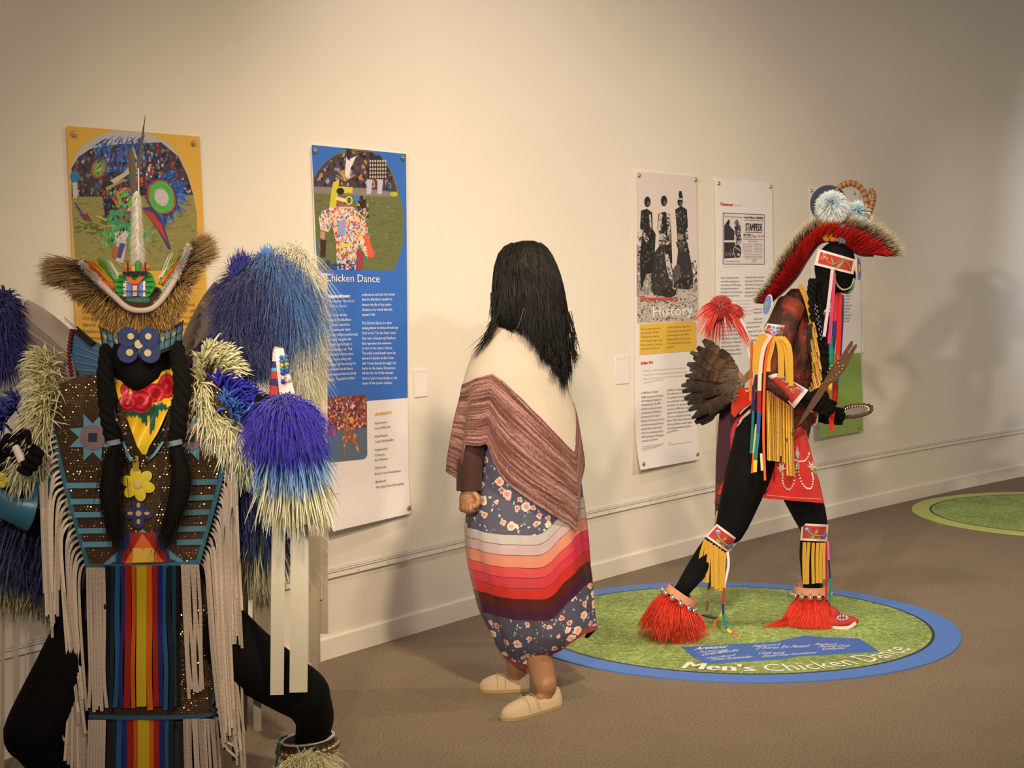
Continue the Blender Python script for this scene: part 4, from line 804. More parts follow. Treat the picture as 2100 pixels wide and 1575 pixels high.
r_, d_, l_, b_ = hairs([(1022, 640, 1006, 672, .1, -.05), (1018, 655, 1002, 690, .15, -.08), (1016, 662, 990, 706, .2, -.11), (1014, 650, 972, 722, .3, -.1), (1012, 600, 1010, 660, -.1, -.05)], 22, 4, .003)
r2, d2, l2, b2 = hairs([(1120, 700, 1150, 776, -.1, -.14), (1150, 690, 1166, 792, .1, -.1), (1160, 640, 1180, 740, .2, -.05), (1130, 720, 1120, 742, -.1, -.15), (1140, 735, 1138, 768, 0, -.16), (1160, 700, 1186, 750, .3, -.06), (1155, 720, 1158, 800, 0, -.12), (1110, 700, 1112, 740, 0, -.15), (1165, 690, 1170, 770, .1, -.08)], 26, 4, .003)
blades('hair_ends', r_+r2, np.array([tuple(x) for x in d_+d2]), np.array(l_+l2), .0028, .002, np.array([tuple(x) for x in b_+b2]), [(0, HC_), (1, HC_)], 'hairm', wom, segs=6, prof=[1, 1, .8, .1], wav=.004)
# --- slip-on shoes
def shoe(heel, toe, w, label):
    h = Vector(heel); t_ = Vector(toe); d = (t_-h); Ls = d.length; d.normalize(); s = Vector((-d.y, d.x, 0))
    mb = MB(); so = MB(); n = 14; V = []; prof = [(0, .36, .050), (.04, .56, .064), (.12, .74, .068), (.25, .82, .060), (.42, .86, .056), (.52, .92, .056), (.65, 1, .054), (.8, .94, .045), (.9, .76, .036), (.97, .45, .026), (1, .15, .016)]
    for (f, wf, hh) in prof:
        for k in range(n):
            a = math.pi*2*k/n; x = math.cos(a)*w/2*wf; z = max(0, math.sin(a))*hh + .012
            if .1 < f < .5 and math.sin(a) > .75: z = hh*.62+.012
            V.append(h + d*(f*Ls) + s*x + Vector((0, 0, z)))
    m = len(prof); Fq = [(i*n+k, i*n+(k+1) % n, (i+1)*n+(k+1) % n, (i+1)*n+k) for i in range(m-1) for k in range(n)] + [tuple(range(n))[::-1], tuple((m-1)*n+k for k in range(n))]
    mb.add(V, Fq, A(206, 176, 134, .8)); o = mb.obj('shoe', 'cloth', wom, label=label)
    V = []
    for z, g in ((.001, 1.0), (.014, 1.04)):
        for (f, wf, hh) in prof: V.append(h + d*(f*Ls*1.01) + s*(w/2*wf*g) + Vector((0, 0, z)))
        for (f, wf, hh) in reversed(prof): V.append(h + d*(f*Ls*1.01) - s*(w/2*wf*g) + Vector((0, 0, z)))
    k = 2*m; so.add(V, [tuple(range(k))[::-1], tuple(range(k, 2*k))] + [(i, (i+1) % k, k+(i+1) % k, k+i) for i in range(k)], A(176, 140, 84)); so.obj('sole', 'cloth', o)
    st = MB()
    for f in (.66, .5): 
        st.tube([h + d*(f*Ls) + s*(w*.5*math.cos(a)) + Vector((0, 0, .014+.057*math.sin(a))) for a in np.linspace(.15, 2.99, 12)], .0012, A(176, 146, 104), 5)
    st.obj('stitching', 'cloth', o)
shoe(F(1147, 1447), F(1030, 1479), .088, 'near cream canvas slip-on shoe'); shoe(F(1086, 1415), F(984, 1418), .085, 'far cream canvas slip-on shoe')
# necklace chain at the nape
mb = MB(); mb.tube(spl([P(1074, 632, YW-.16), P(1068, 655, YW-.165), P(1060, 675, YW-.155)], 8), .0008, (.6, .6, .6), 5); mb.obj('necklace', SILVER, wom)
# ================================================================ MANNEQUIN ON THE MAT
Y2 = 7.05
m2 = thing('mannequin', (1.2, 7.05, .006), 'black mannequin in red and gold chicken dance outfit striding on the blue edged mat', 'mannequin')
Q = lambda x, y, d=0: P(x, y, Y2+d)
RED = A(178, 44, 34); WHT = A(226, 200, 180); GOLD = A(196, 144, 44); GRN = A(130, 150, 90); BLU2 = A(96, 124, 170); NAVY = A(40, 44, 80); ORG = A(222, 92, 34); TUR = A(60, 140, 160)
rfY = F(1395, 1312).y - Y2; ffY = F(1700, 1285).y - Y2
mb = MB()
mb.ball(Q(1712, 545, 0), (.088, .078, .112), (0, 0, 0), 18, 14, Matrix.Rotation(.25, 3, 'Y')); mb.ball(Q(1727, 582, 0), (.05, .055, .045), (0, 0, 0), 14, 10); mb.ball(Q(1752, 566, 0), (.012, .014, .022), (0, 0, 0))
limb(mb, [Q(1700, 580), Q(1680, 610), Q(1650, 640)], [.055, .055, .062])
limb(mb, [Q(1634, 655), Q(1618, 710), Q(1602, 790), Q(1582, 880)], [(.05, .09), (.08, .12), (.08, .11), (.10, .14)], 18)
limb(mb, [Q(1614, 665, -.12), Q(1590, 720, -.19), Q(1584, 790, -.20)], [.055, .048, .042]); limb(mb, [Q(1584, 790, -.20), Q(1625, 806, -.22), Q(1655, 816, -.22)], [.042, .036, .026])
limb(mb, [Q(1640, 670, .12), Q(1632, 790, .20), Q(1650, 845, .14), Q(1675, 852, .08)], [.052, .044, .036, .026])
limb(mb, [Q(1560, 890, -.05), Q(1532, 980, -.09), Q(1498, 1085, -.11)], [(.115, .105), .10, .066], 18); limb(mb, [Q(1498, 1085, -.11), Q(1450, 1140, -.13), Q(1403, 1205, rfY+.0)], [.066, .055, .036])
limb(mb, [Q(1600, 900, .06), Q(1640, 1000, .04), Q(1670, 1080, .03)], [.105, .092, .062], 18); limb(mb, [Q(1670, 1080, .03), Q(1664, 1140, .04), Q(1665, 1212, .03)], [.06, .055, .038])
limb(mb, [Q(1403, 1205, rfY), Q(1368, 1262, rfY+.03), Q(1392, 1290, rfY)], [.036, .036, .03]); limb(mb, [Q(1665, 1212, .03), Q(1668, 1268, ffY+.02), Q(1725, 1274, ffY)], [.038, .036, .026])
remesh(mb, 'body', .011, BLACK, m2, 4)
def hand(root, dirx, cols, parent, curl=1.0, r=.0095, s=1.0, up=Vector((0, 0, 1)), name='hand'):
    """palm, four curled fingers and a thumb; dirx points to the knuckles, the fist closes around a held stick"""
    d = dirx.normalized(); out = Vector((0, -1, 0)); side = d.cross(out).normalized(); out = side.cross(d)
    mb = MB(); mb.tube([root, root + d*.045*s, root + d*.085*s], [(.028*s, .018*s), (.04*s, .02*s), (.038*s, .018*s)], (0, 0, 0), 12, ref=tuple(out))
    for i, (sd, ln) in enumerate(((-.03, .062), (-.01, .072), (.01, .068), (.03, .054))):
        a = root + d*.085*s + side*sd*s; ln *= s
        limb(mb, [a, a + d*ln*.45 + out*.012*curl, a + d*ln*.62*(1.3-curl*.3) + out*.036*curl, a + d*ln*.2 + out*.05*curl], [r*s*1.05, r*s, r*s*.95, r*s*.8], 8)
    a = root + d*.03*s - side*.036*s
    limb(mb, [a, a - side*.022*s + d*.02*s + out*.01, a + d*.05*s + out*.034*s - side*.008*s], [r*1.25*s, r*1.15*s, r*.95*s], 8)
    return remesh(mb, name, .004, BLACK, parent, 2)
hand(Q(1650, 815, -.22), Q(1675, 826, -.22) - Q(1650, 815, -.22), None, m2)
hand(Q(1672, 851, .08), Q(1700, 852, .06) - Q(1672, 851, .08), None, m2)
# shirt
SHM = bpy.data.materials.new('maroon_foil'); SHM.use_nodes = True; nt = SHM.node_tree; b = nt.nodes['Principled BSDF']
tc = nt.nodes.new('ShaderNodeTexCoord'); nz = nt.nodes.new('ShaderNodeTexNoise'); nz.inputs['Scale'].default_value = 9; nz.inputs['Detail'].default_value = 8; nz.inputs['Roughness'].default_value = .75; nt.links.new(tc.outputs['Object'], nz.inputs['Vector'])
cr = nt.nodes.new('ShaderNodeValToRGB'); e = cr.color_ramp.elements; e[0].position = .45; e[0].color = (.035, .012, .010, 1); e[1].position = .68; e[1].color = (.40, .055, .02, 1)
nt.links.new(nz.outputs[0], cr.inputs[0]); nt.links.new(cr.outputs[0], b.inputs['Base Color']); b.inputs['Metallic'].default_value = .45; b.inputs['Roughness'].default_value = .38
bp = nt.nodes.new('ShaderNodeBump'); bp.inputs['Strength'].default_value = .8; bp.inputs['Distance'].default_value = .02; nt.links.new(nz.outputs[0], bp.inputs['Height']); nt.links.new(bp.outputs[0], b.inputs['Normal'])
SH = [(588, 1628, 1646), (600, 1612, 1655), (625, 1600, 1661), (650, 1592, 1666), (690, 1574, 1672), (730, 1560, 1674), (780, 1548, 1672), (830, 1542, 1668), (870, 1532, 1660), (915, 1526, 1652)]
cloth('shirt', SH, Y2, lambda u, t: 592, lambda u, t: 905 + 6*math.sin(3*t), m2, SHM, fold=lambda t, v, y: .03*math.sin(5*t+y*.03)+.015*math.sin(11*t-y*.05), dep=1.15, nv=24)
mb = MB(); mb.tube(spl([Q(1622, 628, -.08), Q(1600, 680, -.17), Q(1582, 755, -.20), Q(1584, 792, -.20)], 12), [(.065, .06)]*4 + [(.072, .06)]*5 + [(.062, .055)]*4, (0, 0, 0), 18); mb.tube([Q(1584, 790, -.20), Q(1610, 800, -.215), Q(1628, 808, -.22)], [.058, .05, .044], (0, 0, 0), 16); mb.obj('sleeve', SHM, m2)
mb = MB(); mb.tube(spl([Q(1645, 640, .15), Q(1636, 740, .20), Q(1632, 800, .20), Q(1650, 840, .15)], 12), .06, (0, 0, 0), 14); mb.obj('sleeve', SHM, m2)
# gold front fringe along the chest, two tiers
r_ = []; l_ = []
for i in range(110):
    y = 662 + (i/110)*150 + random.uniform(-3, 3); x = 1661 + 8*cb(660, 740, y) - 14*cb(770, 830, y) + random.uniform(-4, 8); r_.append(Q(x, y, -.16+random.uniform(-.01, .05))); l_.append(random.uniform(.05, .085))
blades('chest_fringe', r_, [(.25, 0, -1)], l_, .011, .002, [(.0, 0, -.1)], [(0, A(170, 120, 40)), (1, A(206, 154, 64))], 'leather', m2, segs=2, prof=[1, 1, 1], adir=(1, -.4, 0), jit=.15)
mb = MB(); mb.strap(spl(PP([(1641, 585), (1652, 610), (1662, 645), (1668, 680)], Y2-.1), 8), .022, .004, A(170, 116, 30)); mb.obj('shoulder_strap', 'leather', m2)
# braids
for dx, dy in ((0, -.09), (13, -.05)):
    mb = MB(); pth = spl(PP([(1668+dx*.5, 575), (1664+dx, 620), (1672+dx, 680), (1684+dx*.6, 740), (1682+dx*.4, 800)], Y2+dy), 40)
    for k in range(3): mb.tube([p + Vector((.012*math.cos(i*.8+k*2.09), .012*math.sin(i*.8+k*2.09), 0)) for i, p in enumerate(pth)], .012, (.004, .004, .004), 6)
    mb.obj('braid', M('braid_black', (.004, .004, .004), .85, spec=.15), m2)
mb = MB()
for i in range(26):
    t = i/25; p = Q(1672 + 14*t + 3*math.sin(i*1.7), 626+70*t, -.125); mb.ball(p, .0022, A(206, 200, 196), 6, 4)
mb.obj('bone_necklace', 'bead', m2, kind='stuff')
# headband
hb = Patch((1678, 510), (1757, 533), (1750, 563), (1670, 543), Y2-.085, .035, 'headband', m2, RED, WHT, .16, asp=2.4, nu=48, nv=18)
mb = MB(); hb.line(mb, [(.22, .35), (.32, .62), (.45, .7), (.55, .5), (.68, .25), (.8, .35), (.92, .75)], .0022, GRN)
hb.flower(mb, .2, .38, .09, 3, RED, A(226, 170, 60), WHT, 2.4); hb.ell(mb, .62, .62, .035, .14, GRN, .5); hb.ell(mb, .42, .5, .02, .1, GRN, -.5)
mb.obj('vine_beading', 'bead', hb.o)
mb = MB(); rot = Matrix.Rotation(math.radians(-72), 3, 'Z') @ Matrix.Rotation(0, 3, 'X'); pc = Q(1759, 551, -.03); dv = Vector((.93, -.36, .08)).normalized()
for r, c, o_ in ((.052, A(206, 176, 160), 0), (.046, BLU2, .003), (.02, A(226, 170, 60), .006)):
    ax = dv; u_ = ax.cross(Vector((0, 0, 1))).normalized(); w_ = u_.cross(ax); mb.tube([pc + ax*o_, pc + ax*(o_+.004)], r, c, 18, ref=tuple(u_))
mb.obj('side_rosette', 'bead', m2)
mb = MB(); pth = spl(PP([(1711, 553), (1713, 575), (1722, 590), (1733, 594), (1745, 588), (1751, 572)], Y2-.11), 40); CL = [GRN]*17 + [WHT, NAVY, A(230, 190, 60), ORG, A(230, 190, 60), NAVY, WHT] + [GRN]*17
for i, p in enumerate(pth): mb.ball(p, .0042, CL[min(i, 40)], 6, 4)
mb.obj('bead_loop', 'bead', m2)
mb = MB(); pth = spl(PP([(1752, 575), (1750, 590), (1742, 600), (1733, 601)], Y2-.05), 18)
for i, p in enumerate(pth): mb.ball(p, .0042, GRN if i < 12 else NAVY, 6, 4)
mb.obj('bead_loop', 'bead', m2)
# roach headdress
B_ = spl([(1790, 522, 0), (1765, 520, 0), (1738, 506, 0), (1710, 494, 0), (1680, 497, 0), (1655, 528, 0), (1632, 565, 0), (1604, 596, 0), (1572, 622, 0)], 60)
O_ = spl([(1854, 522, 0), (1832, 482, 0), (1800, 458, 0), (1755, 444, 0), (1710, 428, 0), (1655, 452, 0), (1608, 505, 0), (1570, 575, 0), (1543, 616, 0)], 60)
mb = MB(); mb.strap([Q(p.x, p.y, 0) for p in B_], .035, .02, A(60, 20, 16), (0, 1, 0)); rb = mb.obj('roach_base', 'cloth', m2)
def roach(n, f0, f1, stops, sy, w, name, j=.06):
    r_, d_, l_, b_ = [], [], [], []
    for i in range(n):
        u = random.random()*60; k = min(int(u), 59); f = u-k; a = B_[k].lerp(B_[k+1], f); c = O_[k].lerp(O_[k+1], f); s_ = random.uniform(-1, 1)*sy
        e = a.lerp(c, random.uniform(f0, f1)); p0 = Q(a.x, a.y, s_*.4); p1 = Q(e.x+random.gauss(0, 3), e.y+random.gauss(0, 3), s_*1.4); d = p1-p0; r_.append(p0); l_.append(d.length); k2 = Vector((random.gauss(0, j), 0, -.04)); d_.append(tuple(d.normalized()-k2)); b_.append(tuple(k2))
    return blades(name, r_, np.array(d_), np.array(l_), w, w, np.array(b_), stops, 'hair', m2, segs=5, sides=3, jit=.25, prof=[1, 1, .8, .15])
roach(5200, .80, 1.05, [(0, A(46, 24, 14)), (.80, A(34, 20, 12)), (.90, A(120, 86, 52)), (1, A(226, 200, 152))], .03, .0026, 'roach_hair')
roach(4200, .42, .70, [(0, A(150, 20, 14)), (1, A(176, 28, 20))], .085, .004, 'roach_red_hair')
r_ = []; 
for i in range(260): r_.append(Q(random.uniform(1690, 1720), random.uniform(470, 496), -.05))
blades('yellow_hair_tuft', r_, [(-.3, 0, 1)] + RNG.normal(0, .25, (260, 3)), .05, .0028, .0028, [(0, 0, 0)], [(0, A(206, 120, 30)), (1, A(176, 160, 50))], 'hair', m2, sides=3)
blades('blue_hair_tuft', [Q(random.uniform(1720, 1734), random.uniform(480, 500), -.055) for _ in range(160)], [(.1, 0, 1)] + RNG.normal(0, .12, (160, 3)), .05, .003, .003, [(0, 0, 0)], [(0, A(70, 100, 120)), (1, A(130, 150, 160))], 'hair', m2, sides=3)
# plume disc and fluffs on top
mb = MB(); ax = Vector((.25, -1, .1)).normalized(); pc = Q(1700, 420, .03); mb.tube([pc, pc + ax*.006], [(.09, .086), (.09, .086)], A(34, 42, 56), 26, ref=(0, 0, 1)); mb.obj('dark_feather_disc', 'cloth', m2)
def fluff(name, c, R, n, c0, c1, parent, w=.0022, flat=.35, droop=-.25, mat='fluff', face=Vector((0, -1, 0)), segs=4):
    dd = RNG.normal(0, 1, (n, 3)); dd /= np.linalg.norm(dd, axis=1, keepdims=True); dd[:, 1] = np.where(dd[:, 1] > 0, -dd[:, 1]*.3, dd[:, 1])*flat*2
    return blades(name, np.tile(np.array(c), (n, 1)) + dd*R*.12, dd, R*RNG.uniform(.6, 1.05, n), w, w, [(0, 0, droop)], [(0, c0), (.45, c0), (.75, c1), (1, c1)], mat, parent, segs=segs, sides=3, jit=.12, prof=[1, 1.1, 1, .3])
mb = MB(); mb.ball(Q(1706, 419, -.02), (.045, .02, .045), A(90, 160, 176), 16, 10); mb.obj('plume_ball', 'fluff', m2)
fluff('turquoise_fluff', Q(1706, 418, -.025), .07, 2600, A(88, 160, 178), A(222, 222, 214), m2, w=.003)
mb = MB(); mb.ball(Q(1760, 434, .05), (.03, .02, .032), A(120, 176, 186), 12, 8); mb.obj('plume_ball', 'fluff', m2)
fluff('turquoise_fluff', Q(1760, 434, .045), .062, 1200, A(110, 172, 186), A(214, 220, 216), m2, w=.003)
def horn(pts, w, name='pheasant_feather'):
    pth = spl(PP(pts, Y2+.02), 44); mb = MB(); CC = [A(126, 84, 48) if i % 4 else A(60, 36, 22) for i in range(45)]
    mb.tube(pth, [(w*(.5+.5*min(1, i/8)), .006) for i in range(45)], CC, 8, ref=(0, 1, 0))
    return mb.obj(name, 'hair', m2, label='curled barred pheasant tail feather')
horn([(1714, 392), (1728, 380), (1748, 376), (1768, 388), (1777, 412), (1778, 445)], .014); horn([(1778, 452), (1785, 430), (1791, 408), (1790, 393), (1782, 392)], .013)
# armband, cuff, knee bands
ab = Patch((1573, 663), (1613, 668), (1606, 700), (1562, 684), Y2-.26, .05, 'armband', m2, RED, WHT, .13, asp=1.3, nu=30, nv=18, vb=.004)
mb = MB(); ab.flower(mb, .5, .42, .3, 5, BLU2, A(230, 180, 60), WHT, 1.2); ab.ell(mb, .12, .6, .08, .14, GRN, .6); ab.line(mb, [(.74, .4), (.85, .65), (.93, .85)], .003, GRN); ab.ell(mb, .88, .5, .06, .1, GRN, .3); mb.obj('flower_beading', 'bead', ab.o)
for i, (x, x1, y1, w) in enumerate(((1562, 1549, 762, 12), (1568, 1553, 768, 10), (1574, 1560, 765, 10), (1588, 1576, 762, 9), (1594, 1602, 775, 13), (1600, 1616, 785, 11), (1605, 1622, 792, 10))):
    ribbon('leather_fringe_strip', PP([(x, 686+i), ((x+x1)/2-4+i*1.6, 715), (x1, y1-20), (x1, y1)], Y2-.27-.004*i), w/467, [(1, GOLD)], m2, 'leather', t=.002)
cf = Patch((1571, 772), (1596, 764), (1658, 800), (1628, 838), Y2-.27, .03, 'cuff', m2, RED, WHT, .09, asp=1.5, nu=36, nv=24)
mb = MB(); cf.flower(mb, .72, .2, .11, 4, BLU2, A(230, 200, 120), WHT, 1.4); cf.line(mb, [(.72, .3), (.66, .5), (.72, .7), (.82, .8)], .0025, GRN); cf.flower(mb, .56, .62, .1, 3, A(176, 40, 34), A(230, 180, 60), WHT, 1.4); cf.ell(mb, .84, .42, .06, .09, GRN, .4); cf.flower(mb, .84, .84, .09, 3, BLU2, BLU2, WHT, 1.4); mb.obj('flower_beading', 'bead', cf.o)
r_, l_, c_ = [], [], []
for i in range(46):
    u = i/45; x = 1573 + 52*u; y = 800 + 36*u; r_.append(Q(x, y, -.265 + random.uniform(-.006, .02))); l_.append((948 - 8*(1-u) - y + (25 if u > .75 else 0) - (12 if .45 < u < .6 else 0))/467)
blades('cuff_fringe', r_, [(.02, 0, -1)] + RNG.normal(0, .01, (46, 3)), l_, .009, .002, [(0, 0, 0)], [(0, A(150, 84, 34)), (.3, GOLD), (1, A(206, 154, 56))], 'leather', m2, segs=3, prof=[1, 1, 1], adir=(1, -.3, 0), jit=.18)
cf2 = Patch((1659, 838), (1680, 832), (1677, 872), (1656, 875), Y2+.02, .02, 'cuff', m2, RED, WHT, .12, asp=.7, nu=20, nv=24)
r_ = [Q(1648 + i*.9, 862, .06) for i in range(14)]; blades('cuff_fringe', r_, [(-.1, 0, -1)], .11, .009, .002, [(0, 0, 0)], [(0, GOLD), (1, GOLD)], 'leather', m2, segs=2, prof=[1, 1, 1], adir=(1, 0, 0))
mb = MB(); mb.slab([Q(1655, 700, -.17), Q(1662, 664, -.17), Q(1671, 672, -.15), Q(1675, 700, -.14), Q(1668, 740, -.15)], .01, (.008, .008, .009)); mb.obj('chest_panel', 'cloth', m2)
def knee(TL, TR, BR, BL, dY, flower_r, fr, parent=m2):
    k = Patch(TL, TR, BR, BL, Y2+dY, .05, 'knee_band', parent, RED, WHT, .13, asp=1.7, nu=36, nv=20)
    mb = MB(); k.ell(mb, .24, .36, .085, .12, BLU2, .5); k.ell(mb, .2, .3, .04, .08, WHT, .5); k.line(mb, [(.27, .42), (.42, .6), (.6, .68), (.82, .66)], .0035, GRN); k.ell(mb, .45, .78, .08, .09, GRN, -.3); k.ell(mb, .58, .45, .05, .12, GRN, .2); k.ell(mb, .7, .82, .07, .07, GRN, .2); k.ell(mb, .9, .6, .08, .18, BLU2, 0); mb.obj('vine_beading', 'bead', k.o)
    for (x0, y0, x1, y1, w) in fr: ribbon('leather_fringe_strip', PP([(x0, y0), (x0*.5+x1*.5-1, y0*.6+y1*.4), (x1, y1)], Y2+dY-.006+random.uniform(0, .02)), w/467, [(1, GOLD)], k.o, 'leather', t=.002)
knee((1470, 1074), (1516, 1108), (1494, 1134), (1446, 1100), -.19, .2, [(1447, 1106, 1430, 1187, 7), (1452, 1110, 1443, 1193, 9), (1458, 1113, 1450, 1195, 8), (1463, 1118, 1463, 1203, 10), (1469, 1121, 1470, 1208, 9), (1475, 1125, 1474, 1212, 9), (1481, 1130, 1478, 1212, 8), (1487, 1133, 1483, 1206, 7)])
knee((1644, 1073), (1699, 1076), (1696, 1111), (1641, 1108), -.05, .2, [(1650, 1112, 1650, 1198, 8), (1659, 1112, 1656, 1198, 7), (1668, 1113, 1668, 1197, 7), (1677, 1113, 1676, 1196, 7), (1685, 1113, 1683, 1196, 7), (1691, 1113, 1690, 1188, 5)])
RB = [A(170, 40, 60), A(40, 44, 90), A(30, 120, 120), A(226, 190, 60), ORG]
ribbon('long_ribbon', PP([(1492, 1132), (1494, 1160), (1486, 1200), (1483, 1240), (1484, 1265), (1490, 1288), (1505, 1300), (1521, 1304)], Y2-.18), .011, [(.12, A(230, 206, 200)), (.3, A(230, 206, 200)), (.42, RB[0]), (.55, RB[1]), (.72, RB[2]), (.82, RB[3]), (1, A(200, 70, 50))], m2)
ribbon('long_ribbon', PP([(1484, 1240), (1478, 1262), (1466, 1276), (1464, 1292)], Y2-.17), .008, [(.4, RB[3]), (1, ORG)], m2)
ribbon('long_ribbon', PP([(1698, 1110), (1699, 1140), (1702, 1180), (1703, 1215), (1701, 1236)], Y2-.04), .009, [(.3, A(200, 100, 140)), (.55, NAVY), (1, A(30, 120, 110))], m2)
ribbon('long_ribbon', PP([(1694, 1110), (1695, 1160), (1694, 1228)], Y2-.05), .006, [(1, A(150, 30, 34))], m2)
# ankle bells, angora legs, moccasins
def anklet(c, a, b_, tilt, n, parent):       # leather ring with bells
    mb = MB(); R = Matrix.Rotation(tilt, 3, 'Y'); pts = [Vector(c) + R @ Vector((a*math.cos(t), b_*math.sin(t), .0)) for t in np.linspace(0, 2*math.pi, 29)]
    mb.strap(pts, .034, .004, A(196, 130, 90), tuple(R @ Vector((0, 0, 1)))); o = mb.obj('bell_strap', 'leather', parent)
    bells(o, [Vector(c) + R @ Vector((a*1.15*math.cos(t), b_*1.15*math.sin(t), -.022)) for t in np.linspace(math.pi*1.0, math.pi*2.0, n)], .0125); return o
anklet(Q(1398, 1222, rfY-.01), .072, .065, math.radians(33), 7, m2); anklet(Q(1664, 1208, .03), .075, .07, 0, 8, m2)
r_, d_, l_ = [], [], []
for i in range(2600):
    t = random.uniform(0, 6.28); s_ = random.random(); c = Q(1392, 1228, rfY).lerp(Q(1370, 1258, rfY+.02), s_); n_ = Vector((math.cos(t)*.8, math.sin(t), math.cos(t)*-.5)); r_.append(c + n_*.045)
    d_.append((n_.x*1.1 - .45, n_.y*1.1, n_.z*.6 - .1 + .25*(1-s_))); l_.append(random.uniform(.07, .115)*(1.15 if n_.x < 0 else .9))
AG0, AG1 = A(186, 36, 20), A(232, 70, 40)
blades('angora_leg', r_, np.array(d_), np.array(l_), .0035, .0035, [(.12, 0, -1.0)], [(0, AG0), (.4, A(206, 44, 24)), (1, AG1)], 'hair', m2, segs=6, sides=3, jit=.16, prof=[1, 1, 1, .8, .2], wav=.004)
r_, d_, l_ = [], [], []
for i in range(2800):
    t = random.uniform(0, 6.28); s_ = random.random(); c = Q(1664, 1216, .03).lerp(Q(1664, 1258, .03), s_); n_ = Vector((math.cos(t), math.sin(t), 0)); r_.append(c + n_*(.05+.03*s_))
    d_.append((n_.x*.55 - .03, n_.y*.55, -.8)); l_.append(min(random.uniform(.10, .17), max(.03, (r_[-1].z-.012)*1.08)))
blades('angora_leg', r_, np.array(d_), np.array(l_), .0035, .0035, [(.0, 0, -.15)], [(0, AG0), (.4, A(206, 44, 24)), (1, AG1)], 'hair', m2, segs=6, sides=3, jit=.16, prof=[1, 1, 1, .8, .2], wav=.005)
blades('angora_wisps', [Q(1615+random.gauss(0, 4), 1275+random.gauss(0, 3), -.02) for _ in range(120)], [(-.8, -.2, -.25)], .09, .0035, .0035, [(-.2, 0, .0)], [(0, AG0), (1, AG1)], 'hair', m2, sides=3)
mb = MB(); cc = F(1722, 1274, .03); mb.ball(cc, (.085, .045, .028), RED, 20, 10); mb.ball(F(1700, 1262, .045), (.05, .045, .045), RED, 16, 10); mo = mb.obj('moccasin', 'leather', m2, label='front red moccasin')
mb = MB(); mb.strap(spl([F(1690, 1284, .012), F(1720, 1288, .01), F(1742, 1286, .016), F(1755, 1277, .034)], 10), .014, .006, WHT, (0, 0, 1)); mb.obj('sole', 'leather', mo)
mb = MB(); pc = F(1727, 1266, .055)
for i in range(9): mb.ball(pc + Vector((.022*math.cos(i*.7), -.01, .009*math.sin(i*.7))), .005, A(190, 200, 226), 6, 4)
mb.obj('toe_beading', 'bead', mo)
mb = MB(); cc = Q(1385, 1288, rfY-.01); mb.ball(cc, (.068, .05, .04), RED, 18, 10, Matrix.Rotation(math.radians(38), 3, 'Y')); mo = mb.obj('moccasin', 'leather', m2, label='rear red moccasin on tiptoe')
mb = MB(); mb.strap(spl([Q(1350, 1281, rfY-.035), Q(1362, 1298, rfY-.05), Q(1382, 1309, rfY-.06), Q(1412, 1312, rfY-.06)], 12), .016, .006, WHT, (0.3, 0, 1)); mb.obj('sole', 'leather', mo)
# breechclout
bc = Patch((1600, 868), (1650, 872), (1690, 1032), (1566, 1022), Y2-.17, .06, 'breechclout', m2, A(188, 30, 22), A(188, 30, 22), .01, nu=30, nv=30, mat='cloth', vb=.02)
mb = MB()
for x0, pts in ((0, [(.28, .66), (.3, .78), (.4, .86), (.5, .78), (.56, .58), (.6, .5)]), (0, [(.6, .5), (.62, .66), (.7, .8), (.82, .82), (.9, .7), (.9, .62)]), (0, [(.08, .44), (.25, .52), (.5, .46), (.62, .48), (.8, .46), (.94, .36)])):
    for p in spl([(a, c, 0) for a, c in pts], 20): mb.ball(bc.pt(p[0], p[1], .003), .0045, WHT, 6, 4)
for (cu, cv) in ((.24, .6), (.93, .55)):
    for a in (0, 1, 2, 3): t = -1.57 + (a-1.5)*.9; bc.poly(mb, [(cu-.05*math.sin(t), cv-.02*math.cos(t)), (cu+.13*math.cos(t), cv+.11*math.sin(t)), (cu+.05*math.sin(t), cv+.02*math.cos(t))], A(226, 214, 200))
    bc.ell(mb, cu, cv, .05, .04, A(226, 170, 90)); bc.ell(mb, cu+.03, cv+.05, .05, .03, GRN, .8)
for s_ in (-1, 1): bc.poly(mb, [(.62, .47), (.62+s_*.07, .36), (.62+s_*.04, .38), (.62+s_*.02, .28), (.6, .4)], A(210, 190, 200))
bc.poly(mb, [(.59, .4), (.62, .24), (.65, .4)], A(220, 160, 120)); bc.ell(mb, .62, .53, .03, .07, GRN); bc.line(mb, [(.04, .955), (.5, .96), (.97, .95)], .002, A(216, 130, 110)); mb.obj('flower_beading', 'bead', bc.o)
mb = MB(); mb.slab([Q(x, y, -.12) for x, y in ((1556, 868), (1600, 880), (1585, 1000), (1562, 1012), (1558, 970))], .006, A(150, 24, 20)); mb.obj('breechclout_side', 'cloth', m2)
